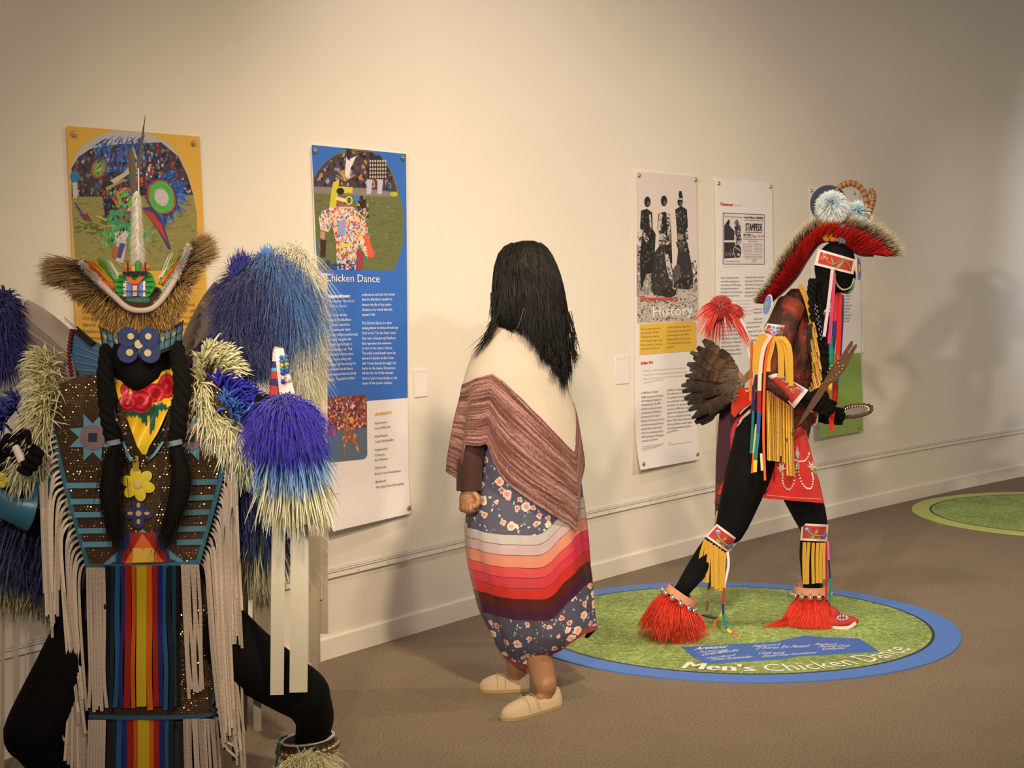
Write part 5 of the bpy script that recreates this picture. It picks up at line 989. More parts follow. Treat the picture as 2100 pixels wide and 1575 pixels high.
# back trailer, satin, belt
mb = MB(); mb.slab([Q(x, y, .1) for x, y in ((1480, 806), (1520, 812), (1514, 880), (1505, 950), (1490, 1005), (1484, 1060), (1467, 1058), (1469, 940), (1474, 870))], .02, A(58, 20, 34)); tr = mb.obj('back_trailer', 'cloth', m2)
mb = MB(); mb.strap(spl(PP([(1549, 826), (1520, 852), (1502, 885), (1500, 940), (1487, 985), (1474, 1014)], Y2+.07), 14), .014, .004, A(176, 40, 44)); mb.strap(spl(PP([(1512, 868), (1507, 930), (1497, 980), (1483, 1013)], Y2+.085), 10), .026, .002, A(206, 170, 160)); mb.obj('trailer_edging', 'satin', tr)
mb = MB(); mb.strap(PP([(1468, 1012), (1484, 1014)], Y2+.08), .09, .004, A(90, 40, 26), (0, 0, 1)); mb.obj('trailer_band', 'satin', tr)
mb = MB(); V = [Q(x, y, d) for x, y, d in ((1500, 800, 0), (1530, 796, -.1), (1550, 806, -.12), (1548, 822, -.12), (1520, 840, -.04), (1506, 856, .02), (1499, 848, .04))]; mb.slab(V, .01, A(206, 44, 22)); mb.obj('red_satin_sash', 'satin', m2)
mb = MB(); mb.slab([Q(x, y, -.02) for x, y in ((1493, 804), (1518, 780), (1541, 754), (1540, 775), (1515, 798), (1503, 808))], .012, A(130, 92, 44)); mb.obj('leather_wrap', 'leather', m2)
mb = MB()
for i in range(14): mb.ball(Q(1530+i*1.6, 801+2*math.sin(i), -.135), .004, A(206, 180, 140), 6, 4)
mb.obj('beaded_belt', 'bead', m2, kind='stuff')
# ribbons
ribbon('long_ribbon', PP([(1581, 688), (1566, 715), (1559, 760), (1557, 815), (1555, 880), (1550, 930), (1548, 968)], Y2-.30), .017, [(.46, A(226, 190, 170)), (.56, A(160, 36, 60)), (.68, A(44, 80, 140)), (.8, A(50, 110, 140)), (.88, A(40, 120, 90)), (1, A(226, 190, 60))], m2)
ribbon('long_ribbon', PP([(1583, 690), (1572, 730), (1567, 800), (1566, 900), (1569, 985)], Y2-.29), .011, [(1, ORG)], m2)
ribbon('long_ribbon', PP([(1545, 790), (1544, 860), (1540, 930)], Y2-.26), .012, [(.4, NAVY), (1, A(40, 110, 100))], m2)
ribbon('long_ribbon', PP([(1552, 870), (1548, 910), (1543, 970)], Y2-.28), .014, [(.65, A(216, 186, 90)), (1, ORG)], m2)
ribbon('long_ribbon', PP([(1561, 930), (1563, 965)], Y2-.28), .011, [(1, A(226, 206, 150))], m2)
ribbon('long_ribbon', PP([(1542, 700), (1541, 760), (1539, 822)], Y2-.22), .014, [(.6, A(176, 90, 40)), (1, ORG)], m2)
for x0, y0, x1, y1, w, dy, sg in ((1707, 552, 1690, 690, 7, -.15, [(1, A(206, 176, 170))]), (1711, 560, 1700, 705, 7, -.14, [(1, A(190, 60, 90))]), (1722, 600, 1712, 830, 11, -.05, [(1, A(190, 44, 26))]), (1716, 600, 1700, 800, 10, -.03, [(.35, A(206, 60, 80)), (.6, A(40, 60, 120)), (1, A(40, 120, 130))]), (1727, 605, 1722, 730, 8, -.02, [(1, A(80, 40, 110))]), (1696, 640, 1694, 790, 12, -.02, [(.4, NAVY), (1, A(50, 130, 150))]), (1703, 690, 1701, 810, 9, -.06, [(.5, A(40, 120, 90)), (.7, A(40, 110, 60)), (1, A(230, 190, 60))]), (1690, 790, 1706, 884, 9, -.12, [(1, A(206, 50, 26))]), (1712, 780, 1704, 884, 9, -.11, [(1, A(200, 46, 26))]), (1717, 770, 1716, 792, 6, -.1, [(1, TUR)])):
    ribbon('long_ribbon', PP([(x0, y0), ((x0+x1)/2+2, (y0+y1)/2-10), (x1, y1)], Y2+dy), w/467, sg, m2)
mb = MB(); mb.slab([Q(x, y, -.04) for x, y in ((1683, 812), (1690, 806), (1698, 812), (1700, 832), (1690, 836))], .008, A(120, 140, 190)); mb.obj('rosette', 'bead', m2)
# shoulder rosette
mb = MB(); ax = Vector((-.8, -.5, .25)).normalized(); pc = Q(1575, 626, -.12)
for r, c, o_ in ((.048, WHT, 0), (.042, BLU2, .003), (.015, A(120, 150, 100), .006)): mb.tube([pc + ax*o_, pc + ax*(o_+.003)], [(r*.55, r)]*2, c, 18, ref=(0, 0, 1))
mb.obj('shoulder_rosette', 'bead', m2)
# bustle of barred feathers
bu = [(1442, 697), (1452, 700), (1430, 712), (1416, 722), (1422, 732), (1409, 746), (1414, 758), (1405, 770), (1407, 782), (1397, 791), (1399, 803), (1403, 818), (1410, 828), (1412, 842), (1419, 858), (1426, 868), (1437, 870), (1455, 852), (1470, 838), (1478, 716), (1492, 742), (1500, 750), (1432, 740), (1438, 765), (1436, 790), (1440, 815), (1450, 835)]
bh = MB(); bh.ball(Q(1514, 785, 0), (.03, .03, .05), A(150, 110, 80), 12, 8); bo = bh.obj('bustle_hub', 'leather', m2)
fr = random.Random(5)
for i, (x, y) in enumerate(bu):
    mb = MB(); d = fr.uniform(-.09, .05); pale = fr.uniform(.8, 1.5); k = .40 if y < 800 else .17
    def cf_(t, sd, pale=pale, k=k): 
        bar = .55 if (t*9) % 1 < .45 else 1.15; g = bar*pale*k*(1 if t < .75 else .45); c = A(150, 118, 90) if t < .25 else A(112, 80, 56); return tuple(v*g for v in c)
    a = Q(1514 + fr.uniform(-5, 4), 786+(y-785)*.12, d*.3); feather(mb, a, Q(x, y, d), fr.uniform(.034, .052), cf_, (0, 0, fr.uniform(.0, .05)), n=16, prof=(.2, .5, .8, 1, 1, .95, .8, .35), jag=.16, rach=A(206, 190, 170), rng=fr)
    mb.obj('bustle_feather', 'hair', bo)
blades('bustle_down', [Q(1508+random.gauss(0, 5), 784+random.gauss(0, 12), -.05) for _ in range(500)], [(-1, 0, .1)]+RNG.normal(0, .5, (500, 3)), RNG.uniform(.04, .09, 500), .003, .002, [(0, 0, -.2)], [(0, A(150, 122, 96, .7)), (1, A(110, 84, 62, .6))], 'fluff', m2, sides=3)
for (pts, c, R, n, dr) in (([(1484, 636), (1500, 652), (1517, 680), (1532, 712), (1541, 742)], (1478, 624), .05, 1200, [(1458, 686), (1437, 655), (1470, 690), (1505, 678), (1448, 672), (1490, 668), (1441, 640), (1508, 690), (1463, 672), (1480, 682)]), ([(1509, 640), (1522, 660), (1533, 685), (1544, 716)], (1506, 637), .036, 800, [(1528, 650), (1520, 640), (1516, 655)])):
    mb = MB(); mb.tube(spl(PP(pts, Y2-.02), 16), [.005]*9+[.004]*8, A(226, 206, 190), 8); ro = mb.obj('plume_rod', 'satin', m2)
    fluff('red_plume', Q(*c, -.02), R, n, A(196, 30, 20, .8), A(214, 44, 30, .8), ro, w=.0035, flat=.5)
    for (x, y) in dr:
        p0 = Q(c[0], c[1], -.03+random.uniform(-.02, .03)); p1 = Q(x, y, random.uniform(-.06, .04)); d = (p1-p0)
        blades('red_plume_strands', [p0 + Vector((random.gauss(0, .006), 0, random.gauss(0, .006))) for _ in range(14)], np.array([tuple(d.normalized() + Vector((0, 0, .6)))]) + RNG.normal(0, .05, (14, 3)), d.length, .007, .0015, [(0, 0, -.6)], [(0, A(200, 34, 24)), (1, A(216, 60, 44))], 'fluff', ro, segs=7, prof=[1, 1, .9, .6, .1])
# stand
mb = MB(); mb.strap([Q(1476, 1010, .12), Q(1470, 1060, .1), Q(1456, 1190, .0), Q(1449, 1254, -.02)], .014, .010, A(120, 100, 70)); mb.obj('stand_pole', M('dull_metal', rough=.4, metal=.6, vcol=True), m2)
mb = MB(); fp = F(1449, 1262, .012); mb.slab([fp + Vector(v) for v in ((-.02, .02, 0), (.01, .03, 0), (.045, -.04, 0), (.02, -.05, 0))], .006, A(70, 60, 44), (0, 0, 1)); mb.obj('stand_foot', 'dull_metal', m2)
# ---------------------------------------------------------------- held things
t = thing('dance_stick', tuple(Q(1690, 790, -.24)), 'forked brown leather dance stick with brass studs held by the red mannequin', 'stick')
mb = MB(); out = [(1634, 876), (1650, 846), (1668, 815), (1690, 782), (1707, 752), (1722, 738), (1738, 712), (1746, 700), (1750, 700), (1748, 710), (1738, 724), (1742, 724), (1752, 709), (1757, 706), (1757, 712), (1745, 735), (1737, 754), (1720, 775), (1700, 790), (1680, 822), (1668, 838), (1645, 866), (1626, 884)]
mb.slab([Q(x, y, -.265) for x, y in out], .012, A(104, 62, 36, .55)); mb.obj('blade', 'leather', t)
mb = MB(); st0 = None
for x, y in ((1718, 731), (1719, 737), (1719, 745), (1721, 752), (1706, 750), (1702, 756), (1697, 763), (1729, 750), (1727, 757), (1721, 764), (1716, 769), (1709, 775), (1703, 779), (1696, 783), (1687, 786)):
    if st0 is None: st0 = MB().ball((0, 0, 0), .0042, (1, 1, 1), 8, 5).obj('stud', BRASS, t); st0.data.transform(Matrix.Translation(rl(t))); st0.location = Q(x, y, -.267) - rl(t)
    else: c_ = st0.copy(); COL.objects.link(c_); c_.parent = t; c_.location = Q(x, y, -.267) - rl(t)
mb = MB(); mb.tube([Q(1630, 880, -.262), Q(1612, 905, -.25), Q(1600, 922, -.24)], [.012, .014, .01], A(110, 70, 44, .6), 10); mb.obj('handle', 'leather', t)
t = thing('hand_mirror', tuple(Q(1740, 845, .05)), 'oval hand mirror with a dark beaded rim held by the red mannequin', 'mirror')
c = Q(1754, 843, .05); ux = (Q(1788, 836, .05) - c); L_ = ux.length; ux.normalize(); uy = Vector((-.05, .97, .25)).normalized()
def er(a, b_, f=0): return [c + ux*(a*math.cos(s_)) + uy*(b_*math.sin(s_)) for s_ in np.linspace(0, 2*math.pi, 33)]
mb = MB(); mb.tube(er(.072, .062), .009, A(70, 44, 30), 8, cap=False)
for p in er(.074, .066)[::2]: mb.ball(p + Vector((0, 0, .004)), .008, A(96, 60, 40), 6, 4)
mb.obj('rim', 'bead', t); nrm = ux.cross(uy).normalized()
if nrm.z < 0: nrm = -nrm
mb = MB(); mb.slab(er(.062, .054)[:-1], .004, (.8, .8, .8), nrm); mb.obj('glass', M('mirror_glass', (.85, .83, .8), .06, 1), t)
mb = MB()
for p in er(.06, .052)[:-1]: mb.ball(p + nrm*.003, .0035, (.8, .8, .8), 6, 4)
mb.obj('silver_beading', SILVER, t)
mb = MB(); mb.tube([Q(1694, 852, .055), Q(1706, 851, .05), Q(1724, 848, .05)], [.013, .013, .011], A(80, 50, 34), 12); mb.obj('handle', 'leather', t)
# ================================================================ FOREGROUND MANNEQUIN
Y1 = 4.9; PX1 = FPX/Y1
m1 = thing('mannequin', (-1.15, 4.95, 0), 'black mannequin in brown sequinned vest, blue feather bustles and fur headdress, in the left foreground', 'mannequin')
G = lambda x, y, d=0: P(x, y, Y1+d)
TEAL = A(44, 88, 102); TQ = A(96, 144, 160); CREAM = A(206, 192, 146); CR2 = A(226, 214, 176); WFR = A(204, 178, 152); RNAVY = A(30, 28, 96); ROY = A(44, 34, 150); SKY = A(64, 112, 176); BRN = (.045, .020, .006); NVY = (.008, .014, .035)
rdm = random.Random(11)
def KJ(c, a, b_): k = rdm.uniform(a, b_); return tuple(v*k for v in c)
mb = MB()
mb.ball(G(290, 728, -.045), (.092, .105, .135), (0, 0, 0), 18, 14); mb.ball(G(290, 772, -.10), (.062, .078, .05), (0, 0, 0), 14, 10); mb.ball(G(290, 750, -.155), (.014, .016, .022), (0, 0, 0))
limb(mb, [G(290, 790), G(292, 850)], [.058, .065]); limb(mb, [G(292, 850, .03), G(292, 960, .02), G(296, 1120, .02), G(305, 1260, .03)], [(.19, .10), (.18, .12), (.155, .11), (.17, .13)], 20)
limb(mb, [G(420, 850, .03), G(470, 920, .02), G(505, 965, -.05)], [.07, .055, .048]); limb(mb, [G(505, 965, -.05), G(530, 930, -.12), G(545, 900, -.15)], [.046, .036, .027])
limb(mb, [G(165, 850, .03), G(115, 950, 0), G(70, 1040, -.05)], [.07, .058, .05]); limb(mb, [G(70, 1040, -.05), G(20, 980, -.12), G(5, 925, -.15)], [.048, .036, .027])
limb(mb, [G(385, 1250, .03), G(500, 1345, .0), G(625, 1425, -.05)], [(.13, .12), .10, .082], 20); limb(mb, [G(625, 1425, -.05), G(645, 1475, .03), G(632, 1530, .08)], [.078, .062, .046]); limb(mb, [G(632, 1530, .08), G(630, 1565, .08), G(640, 1585, -.06)], [.044, .046, .03])
limb(mb, [G(215, 1260, .03), G(130, 1390, -.02), G(62, 1505, -.08)], [(.13, .12), .10, .085], 20); limb(mb, [G(62, 1505, -.08), G(120, 1590, .0), G(150, 1630, .05)], [.08, .06, .045])
remesh(mb, 'body', .011, BLACK, m1, 4)
rh = hand(G(543, 905, -.15), G(552, 850, -.17) - G(543, 905, -.15), None, m1, s=1.15)
lh = hand(G(5, 905, -.16), G(38, 925, -.17) - G(5, 905, -.16), None, m1, s=1.1)
# sleeves
mb = MB(); mb.tube(spl([G(430, 850, .02), G(478, 920, .01), G(510, 975, -.05)], 10), [.085]*4+[.08]*4+[.06]*3, A(44, 92, 116), 18); mb.tube([G(510, 975, -.05), G(530, 938, -.11), G(538, 918, -.13)], [.06, .048, .04], A(44, 92, 116), 16); mb.obj('sleeve', 'satin', m1, label='teal satin sleeve')
mb = MB(); mb.tube(spl([G(150, 870, .02), G(100, 950, 0), G(48, 1030, -.05)], 12), [.085]*5+[.088]*5+[.075]*3, A(60, 116, 138, .75), 18); mb.tube(spl([G(62, 1040, -.06), G(20, 1030, -.09), G(-10, 1000, -.11)], 6), [.075, .07, .06, .055, .05, .045, .04], A(60, 116, 138, .75), 16); so_ = mb.obj('sleeve', 'satin', m1, label='turquoise satin sleeve')
mb = MB()
for a in range(5): mb.ball(G(2+9*math.cos(a*1.257), 985+9*math.sin(a*1.257), -.165), (.011, .004, .011), A(220, 190, 40), 10, 6)
mb.obj('yellow_applique_flower', 'cloth', so_)
# ---- vest
def fd(x): return -.155 + .085*((x-292)/180)**2
def FS(x, y, off=0): return G(x, y, fd(x) + .0012*max(0, 830-y) - off + (.03 if y > 1165 else 0))
def rowgrid(rows, off, col, name, parent, mat, th=.006, nu=30, nv=30, fn=FS, colf=None):
    ys = [r[0] for r in rows]; V, C = [], []
    for sd in (0, 1):
        for j in range(nv+1):
            y = ys[0] + (ys[-1]-ys[0])*j/nv; L_, R_ = np.interp(y, ys, [r[1] for r in rows]), np.interp(y, ys, [r[2] for r in rows])
            for i in range(nu+1): x = L_ + (R_-L_)*i/nu; V.append(fn(x, y, off - th*sd)); C.append(colf(x, y) if colf else col)
    w_ = nu+1; N = w_*(nv+1); Fq = []
    for j in range(nv):
        for i in range(nu): q = j*w_+i; Fq += [(q, q+w_, q+w_+1, q+1), (N+q+1, N+q+w_+1, N+q+w_, N+q)]
    for j in range(nv):
        for q in (j*w_, j*w_+nu): Fq.append((q, N+q, N+q+w_, q+w_))
    for i in range(nu):
        for q in (i, nv*w_+i): Fq.append((q, q+1, N+q+1, N+q))
    mb = MB(); mb.add(V, Fq, C); return mb.obj(name, mat, parent)
VR = [(768, 175, 420), (785, 122, 462), (800, 112, 468), (840, 106, 474), (900, 112, 472), (1000, 136, 448), (1100, 162, 420), (1158, 180, 405)]
vest = rowgrid(VR, 0, BRN, 'vest', m1, 'cloth', nu=40, nv=40)
def fpoly(mb, pts, col, off=.003, h=.002):
    n = len(pts); cx, cy = sum(p[0] for p in pts)/n, sum(p[1] for p in pts)/n
    V = [FS(cx, cy, off+h*1.3)] + [FS(x, y, off+h) for x, y in pts] + [FS(x, y, -.004) for x, y in pts]
    mb.add(V, [(0, 1+i, 1+(i+1) % n) for i in range(n)] + [(1+i, 1+n+i, 1+n+(i+1) % n, 1+(i+1) % n) for i in range(n)], col)
def fell(mb, cx, cy, rx, ry, col, off=.003, n=16, rot=0, h=.002): fpoly(mb, [(cx+rx*math.cos(t)*math.cos(rot)-ry*math.sin(t)*math.sin(rot), cy+rx*math.cos(t)*math.sin(rot)+ry*math.sin(t)*math.cos(rot)) for t in np.linspace(0, 2*math.pi, n, endpoint=False)], col, off, h)
def fstrap(mb, pts, w, col, off=.004, t=.003, wdir=(0, 0, 1), n=14): mb.strap([FS(p.x, p.y, off) for p in spl([(a, b_, 0) for a, b_ in pts], n)], w/PX1, t, col, wdir)
# stars with glitter discs
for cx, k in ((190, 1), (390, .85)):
    mb = MB(); pts = []
    for i in range(8):
        a = math.pi/4*i; pts += []
    S_ = [(-17, -14, -19, -49), (-19, -49, 0, -30), (0, -30, 19, -49), (19, -49, 17, -14)]
    star = [(-19, -20), (-19, -49), (0, -28), (19, -49), (19, -20), (48, -18), (28, 0), (48, 20), (19, 20), (19, 49), (0, 30), (-19, 49), (-19, 20), (-48, 20), (-28, 0), (-48, -18)]
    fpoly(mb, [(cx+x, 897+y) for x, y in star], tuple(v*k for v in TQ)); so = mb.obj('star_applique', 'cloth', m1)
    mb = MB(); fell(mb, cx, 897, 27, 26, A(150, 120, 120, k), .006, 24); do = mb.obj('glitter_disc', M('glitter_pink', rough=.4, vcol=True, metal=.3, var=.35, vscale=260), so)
    mb = MB(); fpoly(mb, [(cx-9, 888), (cx+9, 888), (cx+9, 906), (cx-9, 906)], A(36, 46, 62), .0085); mb.obj('disc_square', 'cloth', so)
# stripes, trim
for L, R, ys in ((0, 0, 0),): pass
for i, (y, xl, xr) in enumerate(((996, 136, 210), (1029, 145, 214), (1056, 153, 216), (1089, 161, 218), (1117, 169, 230))):
    mb = MB(); fstrap(mb, [(xl, y), (xr, y-1)], 11, TQ); mb.obj('vest_stripe', 'cloth', m1)
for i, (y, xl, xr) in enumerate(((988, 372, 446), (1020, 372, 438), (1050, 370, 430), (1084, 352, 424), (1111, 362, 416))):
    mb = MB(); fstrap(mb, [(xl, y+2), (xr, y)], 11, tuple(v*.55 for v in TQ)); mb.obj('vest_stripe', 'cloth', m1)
mb = MB(); fstrap(mb, [(106, 838), (112, 895), (136, 1000), (180, 1160)], 9, TEAL, wdir=(1, 0, 0)); mb.obj('vest_trim', 'cloth', m1)
mb = MB(); fstrap(mb, [(472, 880), (448, 1000), (405, 1156)], 9, TEAL, wdir=(1, 0, 0)); mb.obj('vest_trim', 'cloth', m1)
mb = MB(); fstrap(mb, [(176, 1160), (230, 1162), (330, 1160), (408, 1152)], 9, TEAL); mb.obj('vest_trim', 'cloth', m1)
# pyramid
PY = [([(292, 1085), (212, 1157), (378, 1152)], TQ), ([(255, 1092), (330, 1092), (343, 1128), (352, 1154), (236, 1156), (242, 1128)], A(34, 60, 110)), ([(268, 1092), (318, 1092), (330, 1128), (340, 1128), (342, 1153), (250, 1155), (250, 1128), (262, 1128)], A(150, 36, 30)), ([(292, 1094), (255, 1156), (336, 1153)], A(206, 100, 44)), ([(272, 1124), (316, 1124), (316, 1153), (272, 1154)], A(204, 160, 60))]
for i, (q, c) in enumerate(PY): mb = MB(); fpoly(mb, q, c, .003+.0012*i); mb.obj('quilt_piece', 'satin', m1)
# medallions
mb = MB()
for i in range(6): a = .3+i*1.047; fell(mb, 283+21*math.cos(a), 993+21*math.sin(a), 15, 11.5, A(206, 180, 44), .008, 14, a, .006)
fell(mb, 283, 993, 8, 8, A(206, 170, 100), .017, 12); mb.obj('yellow_flower_medallion', M('glossy', rough=.25, vcol=True, coat=.3), m1)
mb = MB()
for i in range(4): a = i*1.571; fell(mb, 284+17*math.cos(a), 1053+17*math.sin(a), 14, 12, A(36, 42, 92), .004, 14, a)
fell(mb, 284, 1053, 6, 6, A(196, 150, 110), .008)
for i in range(4): a = i*1.571; fell(mb, 284+17*math.cos(a), 1053+17*math.sin(a), 6, 4, A(190, 150, 100), .008, 8, a)
mb.obj('blue_flower_medallion', 'bead', m1)
mb = MB()
for x0, y0, x1, y1 in ((252, 905, 270, 945), (334, 905, 300, 945)): fstrap(mb, [(x0, y0), ((x0+x1)/2, 930), (x1, y1)], 6, TQ, .012, wdir=(1, 0, 0)); 
mb.strap([FS(278, 935, .02), FS(279, 965, .015)], .018, .004, A(150, 130, 60)); mb.obj('medallion_cord', 'satin', m1)
# sequins
def sequins(name, parent, rows, skip, step=6.4, off=.0035, keep=.8, fn=FS):
    V, Fq = [], []; ys = [r[0] for r in rows]; y = ys[0]+4; k = 0
    while y < ys[-1]-3:
        L_, R_ = np.interp(y, ys, [r[1] for r in rows])+8, np.interp(y, ys, [r[2] for r in rows])-8; x = L_ + (k % 2)*step/2
        while x < R_:
            if not skip(x, y) and rdm.random() < keep:
                c = fn(x+rdm.uniform(-.5, .5), y+rdm.uniform(-.5, .5), off+.001); nx, nz = rdm.gauss(0, .30), rdm.gauss(0, .30); nn = Vector((nx, -1, nz)).normalized(); a = nn.cross(Vector((0, 0, 1))).normalized(); b_ = nn.cross(a); b0 = len(V); r = .0021
                V.extend([c + a*(r*math.cos(t)) + b_*(r*math.sin(t)) for t in np.linspace(0, 2*math.pi, 6, endpoint=False)]); Fq.append(tuple(range(b0, b0+6)))
            x += step
        y += step*.87; k += 1
    return mk(name, V, Fq, M('sequin_gold', (.75, .50, .20), .25, 1), parent, smooth=False, kind='stuff')
def skv(x, y):
    if abs(x-190) < 50 and abs(y-897) < 50 and (abs(x-190) < 20 or abs(y-897) < 20 or math.hypot(x-190, y-897) < 36): return True
    if abs(x-390) < 50 and abs(y-897) < 50 and (abs(x-390) < 20 or abs(y-897) < 20 or math.hypot(x-390, y-897) < 36): return True
    for yy in (996, 1029, 1056, 1089, 1117):
        if x < 240 and abs(y-yy) < 8: return True
    for yy in (989, 1021, 1051, 1085, 1112):
        if x > 340 and abs(y-yy) < 8: return True
    if y > 1085 and abs(x-292) < (y-1085)*1.15+6: return True
    return math.hypot(x-283, y-993) < 36 or math.hypot(x-284, y-1053) < 32
sequins('sequins', m1, VR, skv)
# ---- aprons
AR = [(1160, 180, 406), (1300, 172, 452), (1400, 176, 452), (1468, 183, 430)]
ap = rowgrid(AR, -.004, BRN, 'apron_panel', m1, 'cloth', nv=16); sequins('sequins', m1, AR, lambda x, y: 225 < x < 365 or x < 215, 5.6, .002, .9)
AR2 = [(1474, 183, 430), (1540, 176, 440), (1660, 165, 450)]; rowgrid(AR2, -.02, (.012, .012, .02), 'lower_apron_panel', m1, 'cloth', nv=8)
mb = MB(); fstrap(mb, [(182, 1470), (300, 1472), (430, 1466), (436, 1440), (460, 1320), (470, 1230)], 8, A(28, 72, 96), .006, n=30); mb.obj('apron_trim', 'cloth', m1)
def frib(pts, w, segs, off=.01, name='apron_ribbon', mat='satin', parent=m1, n=14, wd=(1, .1, 0)): return ribbon(name, [FS(x, y, off + (q[0] if q else 0)) for x, y, *q in pts], w/PX1, [(e_, tuple(v*.72 for v in c_)) for e_, c_ in segs], parent, mat, wd, .0012, n=n)
RBC = [(232, 8, A(22, 40, 60)), (242, 10, A(36, 90, 130)), (251, 8, A(36, 40, 110)), (263, 13, A(160, 30, 22)), (274, 8, A(206, 90, 24)), (290, 20, A(206, 170, 30)), (306, 11, A(216, 100, 24)), (318, 11, A(160, 32, 24)), (328, 9, A(34, 36, 100)), (337, 9, A(36, 88, 130)), (348, 9, A(20, 34, 44))]
for i, (x, w, c) in enumerate(RBC):
    s_ = rdm.uniform(-2, 2); e = 1462 - rdm.uniform(0, 14); frib([(x, 1160), (x+s_, 1260), (x-s_+ (x-292)*.05, 1370), (x+(x-292)*.08+s_, e)], w, [(1, c)], .012+.002*(i % 3))
    frib([(x+4, 1474), (x+4+s_, 1540), (x+4+(x-292)*.05, 1640)], w*1.15, [(1, c)], .0+.002*(i % 3))
for i in range(6): frib([(180+i*6.4, 1164), (182+i*6.3+rdm.uniform(-1, 1), 1260), (185+i*5.6, 1380), (188+i*5.2+(5 if i > 4 else 0)-(6 if i < 1 else 0), 1462-rdm.uniform(0, 14))], 6.6, [(1, WFR)], .016, 'white_fringe_strip', 'leather')
for i in range(6): frib([(374+i*6.2, 1158), (378+i*6.3+rdm.uniform(-2, 2), 1250), (382+i*6.5+rdm.uniform(-3, 3), 1350), (388+i*5.6, 1448-rdm.uniform(0, 40))], 6.2, [(1, WFR)], .016, 'white_fringe_strip', 'leather')
for i in range(6): frib([(184+i*6, 1476), (182+i*6, 1560), (180+i*6, 1650)], 6.4, [(1, WFR)], .006, 'white_fringe_strip', 'leather')
for i in range(12): frib([(378+i*6, 1474), (380+i*6.4+rdm.uniform(-2, 2), 1560), (384+i*6.6, 1650)], 5.4, [(1, KJ(WFR, .6, 1))], .006, 'white_fringe_strip', 'leather')
for x, c in ((216, TEAL), (224, NVY), (356, TEAL), (364, NVY), (221, (.02, .014, .01)), (360, (.02, .014, .01))): frib([(x, 1160), (x+1, 1300), (x+(2 if x > 292 else -1), 1450)], 8, [(1, tuple(v*.5 for v in c))], .008)
# dark side panels and fringes
for x0, x1, y0 in ((112, 175, 1010), (412, 478, 1010)):
    for i in range(9):
        x = x0 + (x1-x0)*i/8; ys = y0 + abs((i/8 if x0 > 292 else 1-i/8) - 1)*-60 + rdm.uniform(0, 40)
        mb = MB(); mb.strap(spl([G(x, ys, .02), G(x+rdm.uniform(-4, 4), 1200, -.02), G(x+(x-292)*.05, 1400, -.02), G(x+(x-292)*.06, 1500+rdm.uniform(-40, 60), -.01)], 10), 9/PX1, .002, NVY if i % 2 else (.012, .03, .045), (1, .2, 0)); mb.obj('dark_ribbon', 'satin', m1)
mb = MB(); mb.slab([G(x, y, .05) for x, y in ((130, 1000), (190, 1130), (190, 1500), (135, 1490), (105, 1360), (112, 1100))], .02, NVY); mb.slab([G(x, y, .05) for x, y in ((455, 1000), (400, 1130), (410, 1500), (470, 1520), (492, 1360), (485, 1100))], .02, NVY); mb.obj('under_skirt', 'cloth', m1)
def wfr(x0, y0, xo, xe, ye, w=5.5, d=-.10):
    c = KJ(WFR, .6, 1.05); mb = MB(); mb.strap(spl([G(x0, y0, d+.02), G((x0+xo)/2+(xo-x0)*.25, y0+14, d), G(xo, y0+60, d), G((xo*.6+xe*.4), (y0+60)*.5+ye*.5, d), G(xe, ye, d)], 14), w/PX1, .0016, c, (1, .4, 0)); mb.obj('side_fringe_strip', 'leather', m1)
for i in range(24):
    t = i/23; x0, y0 = np.interp(t, [0, .5, 1], [112, 136, 176]), 880 + 275*t; wfr(x0, y0, x0-14-10*rdm.random()-10*(1-t), x0 - 18 + rdm.uniform(-8, 10) + 22*(t > .6), 1250 + rdm.uniform(-40, 60) + 200*(t > .62))
for i in range(30):
    t = i/29; x0, y0 = np.interp(t, [0, .5, 1], [470, 446, 408]), 890 + 262*t; wfr(x0, y0, x0+12+10*rdm.random(), x0 + 22 + rdm.uniform(-10, 14) + 18*t, 1290 + rdm.uniform(-50, 60) + 190*(t > .5))
for i in range(18):
    t = i/17; x0, y0 = 462-22*t, 1280 + 190*t; wfr(x0, y0, x0+20+12*rdm.random(), x0+34+rdm.uniform(-8, 14), 1540+rdm.uniform(-60, 60), 5, -.08)
for i in range(8): wfr(150+i*2, 1300, 145+i*3, 133 + i*7, 1560+i*8, 6, -.09)
# teal beaded keeper hanging at the left hip
mb = MB(); mb.slab([G(x, y, .02) for x, y in ((118, 1327), (128, 1340), (112, 1385), (104, 1388), (101, 1372))], .006, TQ)
for i in range(5): mb.ball(G(117-i*2.4, 1342+i*7, .01), .003, (.7, .75, .8), 6, 4)
mb.obj('beaded_keeper', 'bead', m1)
# ---- scarf
def scol(x, y):
    for cx, cy, rx, ry in ((262, 826, 20, 18), (288, 822, 26, 24), (318, 806, 22, 20), (342, 792, 18, 26), (300, 800, 30, 14), (256, 800, 10, 14)):
        r = ((x-cx)/rx)**2 + ((y-cy)/ry)**2
        if r < 1: return A(200, 44, 60) if math.sin(r*9+cx) > .2 else A(150, 20, 26)
    for a in ((262, 846, 300, 850), (300, 846, 330, 836), (318, 838, 310, 888), (330, 834, 345, 838), (290, 848, 300, 870)):
        px_, py_ = x-a[0], y-a[1]; dx, dy = a[2]-a[0], a[3]-a[1]; t = max(0, min(1, (px_*dx+py_*dy)/(dx*dx+dy*dy)))
        if math.hypot(px_-dx*t, py_-dy*t) < 9*(1-t*.7) + 2*math.sin(x*.8): return A(30, 80, 60)
    return A(220, 170, 24) if y < 900 else A(210, 176, 40)
def SF(x, y, off=0): return G(x, y, -.182 + .0012*max(0, 830-y) + .035*((x-296)/70)**2 - off + .012*math.sin(x*.11+y*.05) - .01*math.cos((y-800)*.05))
